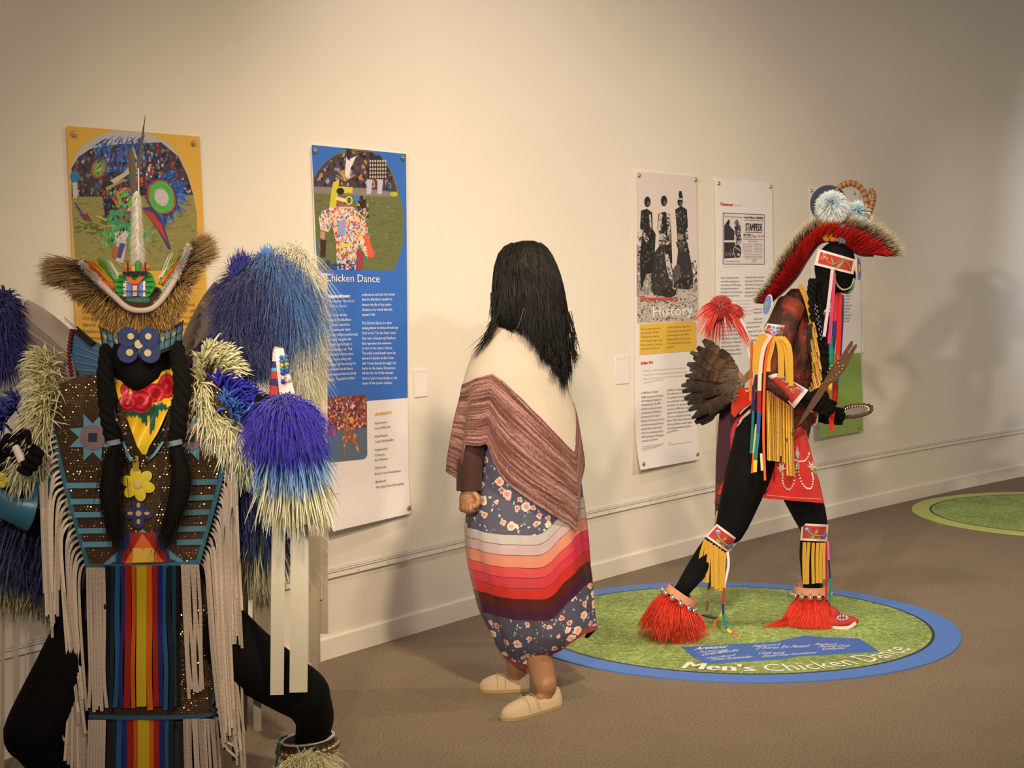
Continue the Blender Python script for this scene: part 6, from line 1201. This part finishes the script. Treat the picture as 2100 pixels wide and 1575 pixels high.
rowgrid([(758, 233, 361), (775, 234, 361), (800, 238, 359), (830, 247, 350), (860, 261, 336), (890, 272, 322), (915, 281, 306), (932, 292, 300)], 0, None, 'floral_scarf', m1, 'satin', nu=64, nv=84, fn=SF, colf=scol, th=.004)
mb = MB(); pth = spl([G(232, 760, -.10), G(236, 850, -.2), G(262, 900, -.19), G(276, 945, -.18)], 46)
for i, p in enumerate(pth): mb.ball(p, .0045, (.01, .01, .014) if i % 9 else A(190, 150, 110), 6, 4)
mb.obj('bead_necklace', 'bead', m1)
mb = MB(); pth = spl([G(360, 770, -.10), G(344, 860, -.2), G(318, 910, -.19), G(298, 945, -.18)], 40)
for i, p in enumerate(pth): mb.ball(p, .0045, (.01, .01, .014) if i % 9 else A(190, 150, 110), 6, 4)
mb.obj('bead_necklace', 'bead', m1)
# ---- braids
for sx, pts, tail in ((-1, [(222, 712), (216, 780), (222, 850), (234, 905)], [(236, 915), (226, 985), (228, 1050), (240, 1100)]), (1, [(356, 700), (372, 770), (368, 850), (362, 905)], [(362, 915), (372, 985), (358, 1050), (344, 1092)])):
    mb = MB(); pth = spl([G(x, y, -.06-.13*min(1, (y-700)/120)) for x, y in pts], 60)
    for k in range(3): mb.tube([p + Vector((.013*math.cos(i*.35+k*2.09), .010*math.sin(i*.35+k*2.09), 0)) for i, p in enumerate(pth)], .0145, (.003, .003, .003), 7)
    bo_ = mb.obj('braid', 'braid_black', m1)
    n = 700; tp = spl([G(x, y, -.20) for x, y in tail], 20); r_, d_, l_ = [], [], []
    for i in range(n):
        u = rdm.random()**1.5*14; k = int(u); p = tp[k].lerp(tp[k+1], u-k); d = (tp[min(20, k+5)]-p).normalized(); r_.append(p + Vector((rdm.gauss(0, .012), rdm.gauss(0, .008), 0))); d_.append((d.x+rdm.gauss(0, .09), d.y, d.z)); l_.append(rdm.uniform(.08, .16))
    mbb = MB(); mbb.tube(tp, [.014 + .016*math.sin(math.pi*min(1, i/17)) for i in range(21)], (.003, .003, .003), 10); mbb.obj('braid_tail', 'braid_black', bo_)
    blades('braid_tail_hair', r_, np.array(d_), np.array(l_), .003, .003, [(0, 0, 0)], [(0, (.004, .004, .004)), (1, (.006, .005, .005))], 'hair', bo_, sides=3)
    mb = MB(); mb.tube([G(pts[-1][0]-2, 902, -.20), G(pts[-1][0], 912, -.20)], .021, A(120, 120, 130), 14); mb.obj('braid_tie', 'satin', bo_)
# ---- headband and rosette
class HB(Patch):
    def pt(s, u, v, off=0): 
        TL, TR, BR, BL = s.q; x = (TL[0]*(1-u)+TR[0]*u)*(1-v) + (BL[0]*(1-u)+BR[0]*u)*v; y = (TL[1]*(1-u)+TR[1]*u)*(1-v) + (BL[1]*(1-u)+BR[1]*u)*v + 24*(1-(2*u-1)**2)
        return P(x, y, s.Y + s.bu*(2*u-1)**2 - off)
hbn = HB((203, 668), (377, 656), (372, 704), (210, 714), Y1-.158, .11, 'headband', m1, A(40, 40, 46), A(60, 46, 40), .08, asp=2, nu=40, nv=8)
mb = MB()
for i in range(14):
    u = .02+i*.07
    for v in (.16, .52): hbn.poly(mb, [(u, v), (u+.06, v), (u+.06, v+.32), (u, v+.32)], A(96, 136, 150), 1)
    if i % 2 == 0 and not .3 < u < .62: hbn.poly(mb, [(u+.01, .3), (u+.065, .3), (u+.036, .62)], A(210, 190, 110), 6)
mb.obj('headband_tiles', 'bead', hbn.o, kind='stuff')
mb = MB()
def hell(cx, cy, r, c, d): mb.tube([G(cx, cy, -.166-d), G(cx, cy, -.169-d)], [r, r*.93], c, 18, ref=(0, 0, 1))
for x, y in ((262, 692), (306, 692), (262, 724), (308, 724)): hell(x, y, .031, A(52, 66, 112, .65), .003)
for x, y, r in ((285, 706, .0135), (266, 723, .011), (303, 724, .011), (268, 690, .010), (304, 690, .010)): hell(x, y, r, A(200, 176, 120), .008)
mb.obj('headband_rosette', 'bead', hbn.o)
# ---- fur ruff and roach
RIM = spl([(165, 538, 0), (198, 572, 0), (235, 608, 0), (262, 631, 0), (290, 637, 0), (316, 630, 0), (340, 604, 0), (366, 558, 0), (388, 505, 0)], 60)
rimf = lambda u: RIM[min(59, int(u*60))].lerp(RIM[min(60, int(u*60)+1)], (u*60) % 1)
mb = MB(); mb.ball(G(288, 640, .0), (.115, .11, .085), A(50, 34, 20), 20, 12); mb.obj('fur_cap', 'fluff', m1)
r_, d_, l_ = [], [], []
for i in range(6500):
    u = rdm.uniform(.05, .88); c = rimf(u); dn = rdm.random(); x = c.x + (c.x-288)*.1*dn; y = c.y + dn*(24 if .25 < u < .75 else 30) + 2
    sx = (x-288)/90;  r_.append(G(x, y, -.10 + .10*sx*sx - .02*dn)); d_.append((sx*.55 + rdm.gauss(0, .25), -.55+rdm.gauss(0, .15), -.75+.35*abs(sx)+rdm.gauss(0, .2))); l_.append(rdm.uniform(.026, .056))
blades('fur_ruff', r_, np.array(d_), np.array(l_), .0038, .003, [(0, .05, -.45)], [(0, A(40, 27, 16)), (.45, A(70, 48, 26)), (1, A(186, 140, 72))], 'hair', m1, segs=5, sides=3, jit=.42, prof=[1, 1.2, 1, .2])
def tuft(a, b_, n, s0, s1, dY, name='roach_hair', c=((0, A(50, 34, 22)), (.4, A(96, 70, 42)), (.8, A(150, 116, 74)), (1, A(180, 146, 96))), w=.0026, z=0, bend=(0, 0, -.12)):
    r_, d_, l_ = [], [], []
    for i in range(n):
        k = rdm.random(); p = Vector((a[0][0]*(1-k)+a[1][0]*k, a[0][1]*(1-k)+a[1][1]*k)); q = Vector((b_[0][0]*(1-k)+b_[1][0]*k, b_[0][1]*(1-k)+b_[1][1]*k))
        p0 = G(p.x+rdm.gauss(0, s0), p.y+rdm.gauss(0, s0), dY+rdm.gauss(0, .015)); p1 = G(q.x+rdm.gauss(0, s1), q.y+rdm.gauss(0, s1), dY+z+rdm.gauss(0, .025)); d = p1-p0; r_.append(p0); l_.append(d.length*rdm.uniform(.8, 1.02)); d_.append(tuple(d.normalized()-Vector(bend)))
    return blades(name, r_, np.array(d_), np.array(l_), w, w, [bend], list(c), 'hair', m1, segs=6, sides=3, jit=.22, prof=[1, 1, .9, .6, .15])
tuft(((176, 545), (225, 610)), ((84, 548), (150, 600)), 1500, 5, 10, -.03, bend=(0, 0, -.2)); tuft(((172, 545), (190, 572)), ((86, 535), (92, 580)), 1500, 4, 9, -.03, bend=(0, 0, -.12))
tuft(((345, 600), (382, 520)), ((400, 570), (440, 490)), 1500, 5, 10, -.03, bend=(0, 0, -.1)); tuft(((366, 556), (386, 512)), ((446, 520), (425, 482)), 1600, 4, 9, -.03, bend=(0, 0, -.06))
tuft(((180, 560), (215, 600)), ((180, 538), (200, 560)), 500, 4, 6, -.0, c=((0, A(40, 28, 20)), (1, A(90, 66, 40))))
mb = MB(); mb.tube([G(p.x, p.y, -.05-.06*math.sin(math.pi*i/60)) for i, p in enumerate(RIM)], .0085, A(176, 150, 126), 8); mb.obj('roach_rim', 'fluff', m1)
r_, d_ = [], []
for i in range(2200):
    c = rimf(rdm.random()); r_.append(G(c.x, c.y, -.08)); d_.append((rdm.gauss(0, .6), rdm.gauss(-.3, .5), rdm.gauss(.2, .6)))
blades('rim_fuzz', r_, np.array(d_), .016, .002, .002, [(0, 0, 0)], [(0, A(170, 150, 130)), (1, A(200, 184, 160))], 'hair', m1, segs=2, sides=3)
for (x0, y0, x1, y1, c) in ((232, 600, 166, 545, A(140, 150, 130)), (233, 596, 172, 540, A(190, 60, 24)), (234, 591, 182, 537, A(216, 90, 24)), (235, 587, 190, 534, A(206, 160, 30)), (237, 582, 200, 532, A(120, 130, 40)), (239, 576, 210, 530, A(96, 160, 90)), (244, 572, 216, 534, A(206, 196, 166)), (330, 570, 356, 522, A(206, 190, 160)), (334, 574, 362, 520, A(150, 160, 60)), (330, 580, 366, 528, A(216, 150, 40)), (334, 582, 372, 530, A(206, 90, 40)), (338, 588, 378, 524, A(130, 170, 160)), (336, 596, 384, 520, A(180, 176, 150))):
    tuft(((x0-2, y0+2), (x0+2, y0-2)), ((x1-2, y1+3), (x1+2, y1-3)), 150, 1.5, 3.5, -.045, 'dyed_hair', ((0, c), (.8, c), (1, tuple(v*.6 for v in c))), .003, bend=(0, 0, 0))
# spreader
mb = MB(); SP = lambda pts, c, d, th=.004: mb.slab([G(x, y, -.085-d) for x, y in pts], th, c)
SP([(232, 588), (246, 562), (262, 556), (302, 556), (312, 562), (320, 586), (308, 606), (296, 612), (258, 612), (244, 604)], A(40, 140, 40), 0)
SP([(253, 576), (298, 576), (298, 608), (253, 608)], A(226, 214, 190), .006); SP([(259, 577), (292, 577), (292, 607), (259, 607)], A(96, 124, 186), .011); SP([(269, 578), (284, 578), (284, 607), (269, 607)], A(150, 60, 40), .016); SP([(272, 586), (281, 586), (281, 607), (272, 607)], A(196, 180, 160), .021)
SP([(254, 566), (266, 566), (276, 576), (288, 566), (298, 566), (284, 582), (268, 582)], A(196, 92, 40), .018); SP([(250, 557), (303, 556), (300, 565), (254, 566)], A(16, 18, 24), .024)
for y in (567, 577, 588, 600): mb.strap([G(238+abs(y-582)*.3, y, -.1), G(256, y+1, -.105)], .003, .002, (.01, .01, .01), (0, 0, 1)); mb.strap([G(298, y+1, -.105), G(315-abs(y-582)*.3, y, -.1)], .003, .002, (.01, .01, .01), (0, 0, 1))
mb.strap([G(253, 597, -.115), G(298, 597, -.115)], .004, .002, A(60, 60, 110), (0, 0, 1)); mb.obj('beaded_spreader', 'bead', m1)
mb = MB(); mb.ball(G(280, 618, -.08), (.045, .02, .02), A(50, 84, 76), 14, 8); mb.obj('spreader_base', 'cloth', m1)
fe = lambda t, s_: A(52, 38, 28) if t > .25 else A(190, 176, 150)
mb = MB(); feather(mb, G(276, 400, -.07), G(268, 304, -.05), .022, lambda t, s_: A(62, 44, 32), n=10, prof=(1, 1, 1, 1, 1, .9, .5), jag=.05, rach=A(90, 70, 50)); mb.tube([G(282, 575, -.08), G(280, 480, -.075), G(276, 400, -.07)], [.003, .0025, .002], A(200, 186, 160), 6)
fo1 = mb.obj('head_feather', 'hair', m1, label='dark brown upright feather with white down')
mb = MB(); feather(mb, G(284, 345, -.065), G(298, 237, -.05), .013, lambda t, s_: A(50, 38, 30), n=10, prof=(.9, 1, .9, .7, .5, .25, .1), jag=.04, rach=A(80, 60, 44)); mb.tube([G(286, 575, -.085), G(285, 460, -.07), G(284, 345, -.065)], [.003, .0025, .002], A(200, 186, 160), 6); fo2 = mb.obj('head_feather', 'hair', m1, label='thin dark upright feather')
r_, d_, l_ = [], [], []
for i in range(1500):
    y = 392 + rdm.random()*135; w_ = 1; s_ = rdm.choice((-1, 1)); r_.append(G(280+(y-400)*.02, y, -.078)); d_.append((s_*rdm.uniform(.3, 1), rdm.gauss(-.1, .35), -rdm.uniform(.3, 1))); l_.append(rdm.uniform(.012, .02)*(1+.75*(y-392)/135))
blades('white_down', r_, np.array(d_), np.array(l_), .002, .0016, [(0, 0, -.4)], [(0, A(226, 210, 184)), (1, A(214, 200, 176))], 'fluff', fo1, segs=4, sides=3)
mb = MB()
for s_ in (-1, 1):
    mb.tube(spl([G(280, 566, -.09), G(280+s_*12, 552, -.09), G(280+s_*26, 548, -.085)], 8), .0028, A(206, 100, 40), 6); mb.ball(G(280+s_*20, 548, -.09), (.014, .006, .009), A(196, 96, 40), 10, 6)
    mb.tube([G(280+s_*18, 562, -.1), G(280+s_*18, 538, -.095)], .0022, A(60, 30, 24), 5)
mb.ball(G(283, 548, -.09), (.01, .01, .022), A(60, 130, 60), 10, 7); mb.obj('spreader_springs', 'bead', m1)
# ---- turkey feather bustles (left and right of the head)
def bustlefan(piv, tips, Yd, w0, nm='bustle_feather'):
    for i, (x, y) in enumerate(tips):
        mb = MB(); g = rdm.uniform(.62, 1.12)
        feather(mb, G(piv[0], piv[1], Yd+.01+.004*i), G(x, y, Yd + .005*i), w0, lambda t, s_, g=g: tuple(v*g*(1 if s_ else .9) for v in A(176, 154, 134)), (0, 0, .045 if x < 290 else .05), n=12, prof=(.2, .5, .8, 1, 1, 1, .95, .7), jag=.02, rach=A(206, 190, 170), rng=rdm)
        fo = mb.obj(nm, 'hair', m1)
        mb = MB(); d = (G(x, y, Yd) - G(piv[0], piv[1], Yd)).normalized(); sgn = -1 if x < 290 else 1
        p = G(x, y, Yd-.01+.005*i); e = Vector((sgn*.022, 0, .004)); mb.tube([p, p+e], .0042, A(150, 34, 26), 8); mb.tube([p+e, p+e*1.35], .0045, (.6, .6, .65), 8); mb.tube([p-e*.25, p], .0045, (.6, .6, .65), 8); mb.obj('feather_tip_wrap', 'bead', fo)
bustlefan((240, 800), [(46, 624), (45, 640), (46, 655), (46, 668), (46, 682), (47, 694), (48, 708), (52, 722), (58, 738), (70, 756), (86, 772), (60, 648)], .14, .062)
bustlefan((352, 790), [(452, 584), (456, 598), (457, 611), (456, 626), (454, 640), (449, 655), (441, 672), (432, 686), (424, 700), (418, 716)], .14, .058)
mb = MB(); mb.strap(spl([G(460, 590, .16), G(462, 625, .16), G(455, 655, .16), G(436, 690, .16)], 10), .022, .004, A(226, 210, 196), (1, 0, 0)); mb.strap(spl([G(36, 620, .16), G(36, 680, .16), G(44, 730, .16)], 8), .02, .004, A(226, 210, 196), (1, 0, 0)); mb.obj('bustle_edge_cloth', 'satin', m1)
mb = MB(); mb.slab([G(x, y, .06) for x, y in ((150, 676), (206, 706), (206, 770), (168, 776), (150, 745), (143, 708))], .008, A(36, 92, 140)); o = mb.obj('blue_fan_panel', 'satin', m1)
mb = MB()
for i in range(5): mb.strap([G(152+i, 690+i*17, .055), G(204, 718+i*11, .055)], .003, .002, A(150, 130, 90), (0, 0, 1))
mb.obj('fan_ribs', 'bead', o)
mb = MB()
for i in range(13): mb.ball(G(147-5*math.sin(i/12*3.14)+ (10 if i > 10 else 0)*0, 678+i*7.6, .05), (.008, .006, .006), A(110, 24, 18), 8, 5)
mb.obj('red_beaded_edge', 'bead', o)
mb = MB(); mb.strap([G(154, 674, .045), G(190, 706, .045)], .02, .012, (.006, .006, .012), (0, 0, 1)); mb.tube([G(132, 651, .04), G(158, 676, .04)], [.0022, .0035], (.6, .55, .55), 6); mb.obj('fan_rod', 'bead', o)
mb = MB(); mb.strap(spl([G(440, 690, .12), G(405, 722, .1), G(380, 745, .08)], 6), .03, .006, A(50, 24, 60), (0, 0, 1)); mb.obj('red_beaded_edge', 'bead', m1)
# ---- plumes
def plume(name, spine, n, L, dirs, stops, w=.004, droop=-.6, spread=.35, Yj=.02, parent=None, segs=6, th=None, prof=(.7, 1, 1, .8, .5, .1), mat='fluff', label=None, jit=.12):
    sp = spl([G(*q) for q in spine], 40); r_, d_, l_ = [], [], []
    for i in range(n):
        u = rdm.random()*40; k = min(39, int(u)); p = sp[k].lerp(sp[k+1], u-k); f = u/40; dv = Vector(dirs[0]).lerp(Vector(dirs[1]), f)
        r_.append(p + Vector((rdm.gauss(0, .008), rdm.gauss(0, Yj), rdm.gauss(0, .008)))); d_.append((dv.x+rdm.gauss(0, spread), dv.y+rdm.gauss(0, spread), dv.z+rdm.gauss(0, spread))); l_.append(L*rdm.uniform(.55, 1.1))
    return blades(name, r_, np.array(d_), np.array(l_), w, th or w*.5, [(0, 0, droop)], stops, mat, parent or m1, segs=segs, sides=3 if w < .006 else 4, jit=jit, prof=list(prof), label=label, wav=.003)
plume('cream_plume', [(566, 560, .22), (590, 530, .22), (612, 526, .22), (626, 550, .22), (630, 620, .22)], 8000, .15, ((-.25, -.1, .3), (-.1, -.2, -.5)), [(0, A(206, 192, 150)), (1, A(226, 214, 180))], .0026, -.8, .17, label='cream marabou plume')
plume('cream_plume', [(600, 620, .22), (620, 680, .22), (600, 740, .22)], 4800, .14, ((.0, -.1, -.4), (.0, -.2, -.5)), [(0, A(190, 176, 136)), (1, A(220, 208, 172))], .0026, -.5, .2)
plume('light_blue_plume', [(535, 560, .15), (560, 550, .15), (585, 570, .15), (600, 600, .15)], 4600, .16, ((-.1, -.25, .3), (.1, -.2, -.1)), [(0, A(36, 62, 110)), (.6, A(48, 84, 142)), (1, A(84, 122, 166))], .0032, -.8, .2, label='light blue marabou plume')
plume('light_blue_plume', [(546, 560, .15), (550, 545, .14)], 500, .06, ((0, -.1, .9), (0, -.1, .9)), [(0, A(60, 100, 160)), (1, A(90, 136, 190))], .005, 0, .2)
plume('navy_plume', [(494, 596, .1), (505, 572, .1), (535, 585, .1), (560, 630, .1)], 6500, .12, ((-.05, -.3, .12), (.15, -.2, -.2)), [(0, A(26, 24, 96)), (.7, A(26, 24, 84)), (1, A(44, 48, 116))], .0032, -.6, .3, label='navy marabou plume')
plume('navy_plume', [(494, 620, .1), (482, 665, .1), (500, 700, .1), (550, 690, .1)], 6000, .10, ((-.05, -.3, .0), (.2, -.2, -.6)), [(0, A(24, 22, 80)), (.6, A(28, 32, 86)), (1, A(56, 70, 112))], .0032, -.5, .32)
plume('navy_plume', [(484, 570, .08), (500, 552, .08)], 420, .055, ((.1, -.1, 1), (0, -.1, 1)), [(0, A(30, 28, 110)), (1, A(34, 30, 130))], .004, .1, .3)
mb = MB(); feather(mb, G(503, 560, .08), G(505, 522, .08), .008, lambda t, s_: A(34, 34, 120), (-.3, 0, 0), n=8); mb.obj('stray_feather', 'hair', m1)
plume('navy_plume', [(5, 610, .12), (10, 660, .12), (5, 720, .12)], 2600, .09, ((-.1, -.3, .3), (.0, -.3, -.5)), [(0, A(28, 26, 90)), (1, A(40, 40, 120))], .005, -.6, .5)
# shoulder hackles
CS = [(0, A(176, 160, 100)), (.6, A(214, 200, 146)), (1, A(236, 226, 184))]
plume('cream_hackles', [(415, 790, .0), (425, 740, -.0), (445, 735, -.02), (470, 770, -.03)], 640, .095, ((-.1, -.5, .9), (.7, -.45, .55)), CS, .010, -.35, .2, .03, th=.002, mat='hair', label='cream hackle feathers')
plume('blue_hackles', [(455, 790, -.04), (480, 810, -.05), (500, 830, -.06)], 300, .085, ((.2, -.4, .8), (.9, -.3, .4)), [(0, A(50, 40, 130)), (1, A(60, 60, 170))], .011, -.25, .25, .02, th=.002, mat='hair', label='royal blue hackle feathers')
plume('light_blue_hackles', [(460, 820, -.06), (490, 850, -.07), (515, 880, -.07)], 150, .09, ((.1, -.5, .6), (.5, -.3, .3)), [(0, A(56, 100, 170)), (1, A(90, 130, 190))], .012, -.4, .3, .02, th=.002, mat='hair', label='light blue hackle feathers')
plume('cream_boa', [(412, 790, -.05), (425, 850, -.08), (470, 880, -.10), (520, 900, -.1)], 2200, .075, ((.1, -.6, -.1), (.3, -.4, -.6)), CS, .0075, -.55, .3, .02, th=.002, mat='hair', label='cream feather boa')
plume('cream_boa', [(480, 880, -.09), (520, 915, -.09)], 400, .12, ((.2, -.4, -.7), (.3, -.3, -.8)), CS, .009, -.3, .25, .02, th=.002, mat='hair')
plume('cream_boa', [(98, 735, .0), (105, 790, -.05), (95, 850, -.08), (75, 900, -.10), (60, 950, -.10)], 4200, .085, ((-.5, -.4, .4), (-.45, -.5, -.6)), CS, .0065, -.4, .3, .025, th=.002, mat='hair', label='cream feather boa')
plume('blue_hackles', [(40, 820, -.02), (10, 850, -.04), (0, 870, -.05)], 160, .08, ((-.6, -.3, .3), (-.6, -.3, 0)), [(0, A(50, 60, 130)), (1, A(80, 90, 160))], .009, -.3, .3, .02, th=.002, mat='hair')
# lower bustles
plume('navy_plume', [(60, 1040, .12), (110, 1060, .12), (130, 1110, .12)], 2600, .19, ((-.3, -.2, -.8), (-.1, -.2, -.9)), [(0, A(20, 20, 60)), (1, A(24, 34, 84))], .006, -.3, .3, .03)
plume('navy_plume', [(-20, 1080, .12), (30, 1070, .12), (60, 1080, .12)], 2000, .17, ((-.2, -.2, -.8), (.1, -.2, -.9)), [(0, A(20, 20, 64)), (1, A(60, 80, 110))], .006, -.3, .3, .03)
plume('cream_plume', [(-10, 1150, .14), (60, 1165, .14), (110, 1175, .14)], 1800, .13, ((0, -.1, -1), (0, -.1, -1)), [(0, A(110, 104, 66)), (1, A(196, 180, 130))], .006, -.2, .25, .03)
plume('navy_plume', [(478, 960, .06), (520, 990, .06), (545, 1040, .06)], 3000, .17, ((-.05, -.2, -.8), (.1, -.2, -.9)), [(0, A(20, 20, 64)), (.6, A(24, 26, 84)), (1, A(50, 70, 116))], .006, -.3, .28, .03)
plume('cream_plume', [(485, 1060, .08), (520, 1080, .08), (555, 1050, .08)], 2600, .19, ((0, -.1, -1), (0, -.1, -1)), [(0, A(150, 138, 92)), (1, A(206, 192, 144))], .006, -.2, .22, .03)
BG = A(196, 176, 144)
for x, y0, y1, w, d in ((500, 1180, 1500, 17, .1), (526, 1180, 1500, 17, .1), (545, 1170, 1440, 26, .11), (640, 600, 1230, 52, .25), (655, 560, 1270, 34, .26), (636, 1100, 1360, 44, .24), (644, 1200, 1450, 16, .24), (662, 1000, 1300, 20, .26), (4, 1180, 1600, 9, .12), (33, 1190, 1482, 11, .12), (53, 1230, 1440, 2.5, .12), (101, 1190, 1392, 9, .12), (590, 700, 1100, 30, .24)):
    ribbon('pale_hanging_ribbon', [G(x, y0, d), G(x+rdm.uniform(-2, 2), y0*.6+y1*.4, d), G(x+rdm.uniform(-3, 3), y1, d)], w/PX1, [(1, KJ(BG, .85, 1.05))], m1, 'satin', (1, .15, 0))
mb = MB(); feather(mb, G(652, 590, .2), G(672, 650, .2), .006, lambda t, s_: A(226, 214, 196), (.1, 0, .1), n=6); feather(mb, G(650, 605, .2), G(668, 660, .2), .005, lambda t, s_: A(226, 214, 196), (.1, 0, .1), n=6); mb.obj('stray_feather', 'hair', m1)
# right ankle bells and fur boot
c = G(631, 1522, .08); mb = MB(); ra, rb_ = .082, .078
mb.strap([c + Vector((ra*math.cos(t), rb_*math.sin(t), .01*math.cos(t))) for t in np.linspace(0, 2*math.pi, 33)], .03, .005, A(44, 36, 34), (0, 0, 1)); mb.strap([c + Vector((ra*math.cos(t)*1.0, rb_*math.sin(t), .014+.01*math.cos(t))) for t in np.linspace(0, 2*math.pi, 33)], .004, .009, A(196, 180, 150), (0, 0, 1)); bs = mb.obj('bell_strap', 'leather', m1)
bells(bs, [c + Vector((ra*1.12*math.cos(t), rb_*1.12*math.sin(t), -.014+.01*math.cos(t))) for t in np.linspace(math.pi*.92, math.pi*2.08, 17)], .0115, M('bronze', (.34, .25, .15), .35, .9))
mb = MB(); mb.strap(spl([G(590, 1508, .0), G(572, 1520, -.02), G(570, 1545, -.02), G(566, 1572, -.02)], 10), .007, .002, A(30, 60, 56), (1, 0, 0)); mb.ball(G(583, 1553, -.02), (.008, .006, .01), A(110, 30, 24), 8, 6); mb.obj('strap_tie', 'satin', bs)
mb = MB(); mb.ball(G(632, 1580, .06), (.075, .085, .07), CREAM, 18, 10); mb.obj('fur_boot', 'fluff', m1)
plume('boot_fur', [(590, 1560, .03), (632, 1550, -.02), (675, 1560, .03)], 2200, .06, ((-.3, -.6, -.4), (.3, -.6, -.4)), CS, .004, -.4, .4, .03)
# ---------------------------------------------------------------- wand held in the raised hand
t = thing('feather_wand', tuple(G(560, 800, -.19)), 'beaded wand with blue and cream feather tassel and long white ribbons in a raised hand', 'wand')
mb = MB(); a, b_ = G(561, 822, -.20), G(569, 722, -.18); segs_ = [(0, A(60, 130, 180)), (.07, A(170, 44, 30)), (.30, A(34, 34, 84)), (.45, A(170, 44, 30)), (.60, A(80, 140, 180)), (.67, A(34, 34, 80)), (.80, A(214, 190, 176)), (1.0, A(214, 190, 176))]
for i in range(len(segs_)-1): mb.tube([a.lerp(b_, segs_[i][0]), a.lerp(b_, segs_[i+1][0])], .0145, segs_[i][1], 16)
mb.tube([b_, G(571, 712, -.18)], [.0145, .012], A(196, 160, 140), 16); mb.obj('beaded_handle', 'bead', t)
for x0, x1, y1 in ((574, 584, 826), (578, 601, 826)):
    mb = MB(); mb.strap(spl([G(572, 716, -.19), G(x0+2, 750, -.2), G(x1, y1, -.2)], 8), .026, .004, A(206, 184, 170), (1, .2, 0)); mb.obj('wrapped_thong', 'satin', t)
for x, ys in ((577, (733, 741, 749, 757, 765, 775, 783)), (587, (731, 739, 747, 755, 762, 780))):
    mb = MB()
    for i, y in enumerate(ys): mb.ball(G(x+(y-731)*.06, y, -.215), .0068, (A(60, 100, 150), A(60, 110, 150), A(190, 160, 60), A(50, 120, 150), A(50, 60, 140), A(200, 180, 170), A(50, 40, 130))[i % 7], 10, 7)
    mb.obj('bead_drop', M('glossy_bead', rough=.15, vcol=True, metal=.3), t)
plume('royal_blue_tassel', [(562, 838, -.22), (582, 826, -.24), (610, 838, -.22)], 3600, .12, ((-.28, -.4, -.1), (.4, -.4, -.1)), [(0, A(40, 30, 130)), (.6, A(46, 34, 156)), (1, A(60, 50, 180))], .004, -.8, .22, .02, t, th=.003, label='royal blue tassel feathers')
plume('royal_blue_tassel', [(540, 870, -.22), (590, 880, -.25), (640, 875, -.22)], 320, .085, ((-.5, -.3, -.8), (.5, -.3, -.8)), [(0, A(42, 32, 140)), (1, A(56, 50, 170))], .008, -.4, .2, .02, t, th=.002, mat='hair')
plume('light_blue_tassel', [(560, 890, -.2), (600, 895, -.22), (630, 890, -.2)], 420, .135, ((-.3, -.25, -.8), (.55, -.2, -.8)), [(0, A(50, 80, 150)), (.5, A(80, 130, 186)), (1, A(140, 170, 196))], .009, -.4, .15, .02, t, th=.002, mat='hair', label='light blue tassel feathers')
plume('cream_tassel', [(572, 925, -.18), (600, 930, -.19), (628, 925, -.18)], 560, .185, ((-.26, -.12, -.9), (.36, -.1, -.9)), CS, .011, -.25, .11, .02, t, th=.002, mat='hair', label='cream tassel feathers')
for pts, w, d in (([(572, 1040), (570, 1200), (568, 1425)], 27, -.15), ([(614, 1040), (614, 1200), (612, 1420)], 36, -.155), ([(599, 1060), (601, 1250), (600, 1415)], 9, -.14)):
    ribbon('white_ribbon', [G(x, y, d) for x, y in pts], w/PX1, [(1, A(206, 192, 162))], t, 'satin', (1, .15, 0))
t = thing('rolled_handle', tuple(G(40, 932, -.17)), 'pale rolled handle gripped by the hand at the left edge', 'handle')
mb = MB(); mb.tube([G(33, 916, -.18), G(47, 948, -.2)], .0135, A(226, 196, 180), 16); mb.obj('roll', 'satin', t)
mb = MB(); mb.tube([G(47, 948, -.2), G(48, 950, -.201)], [.012, .006], A(180, 150, 136), 16); mb.obj('roll_end', 'satin', t)
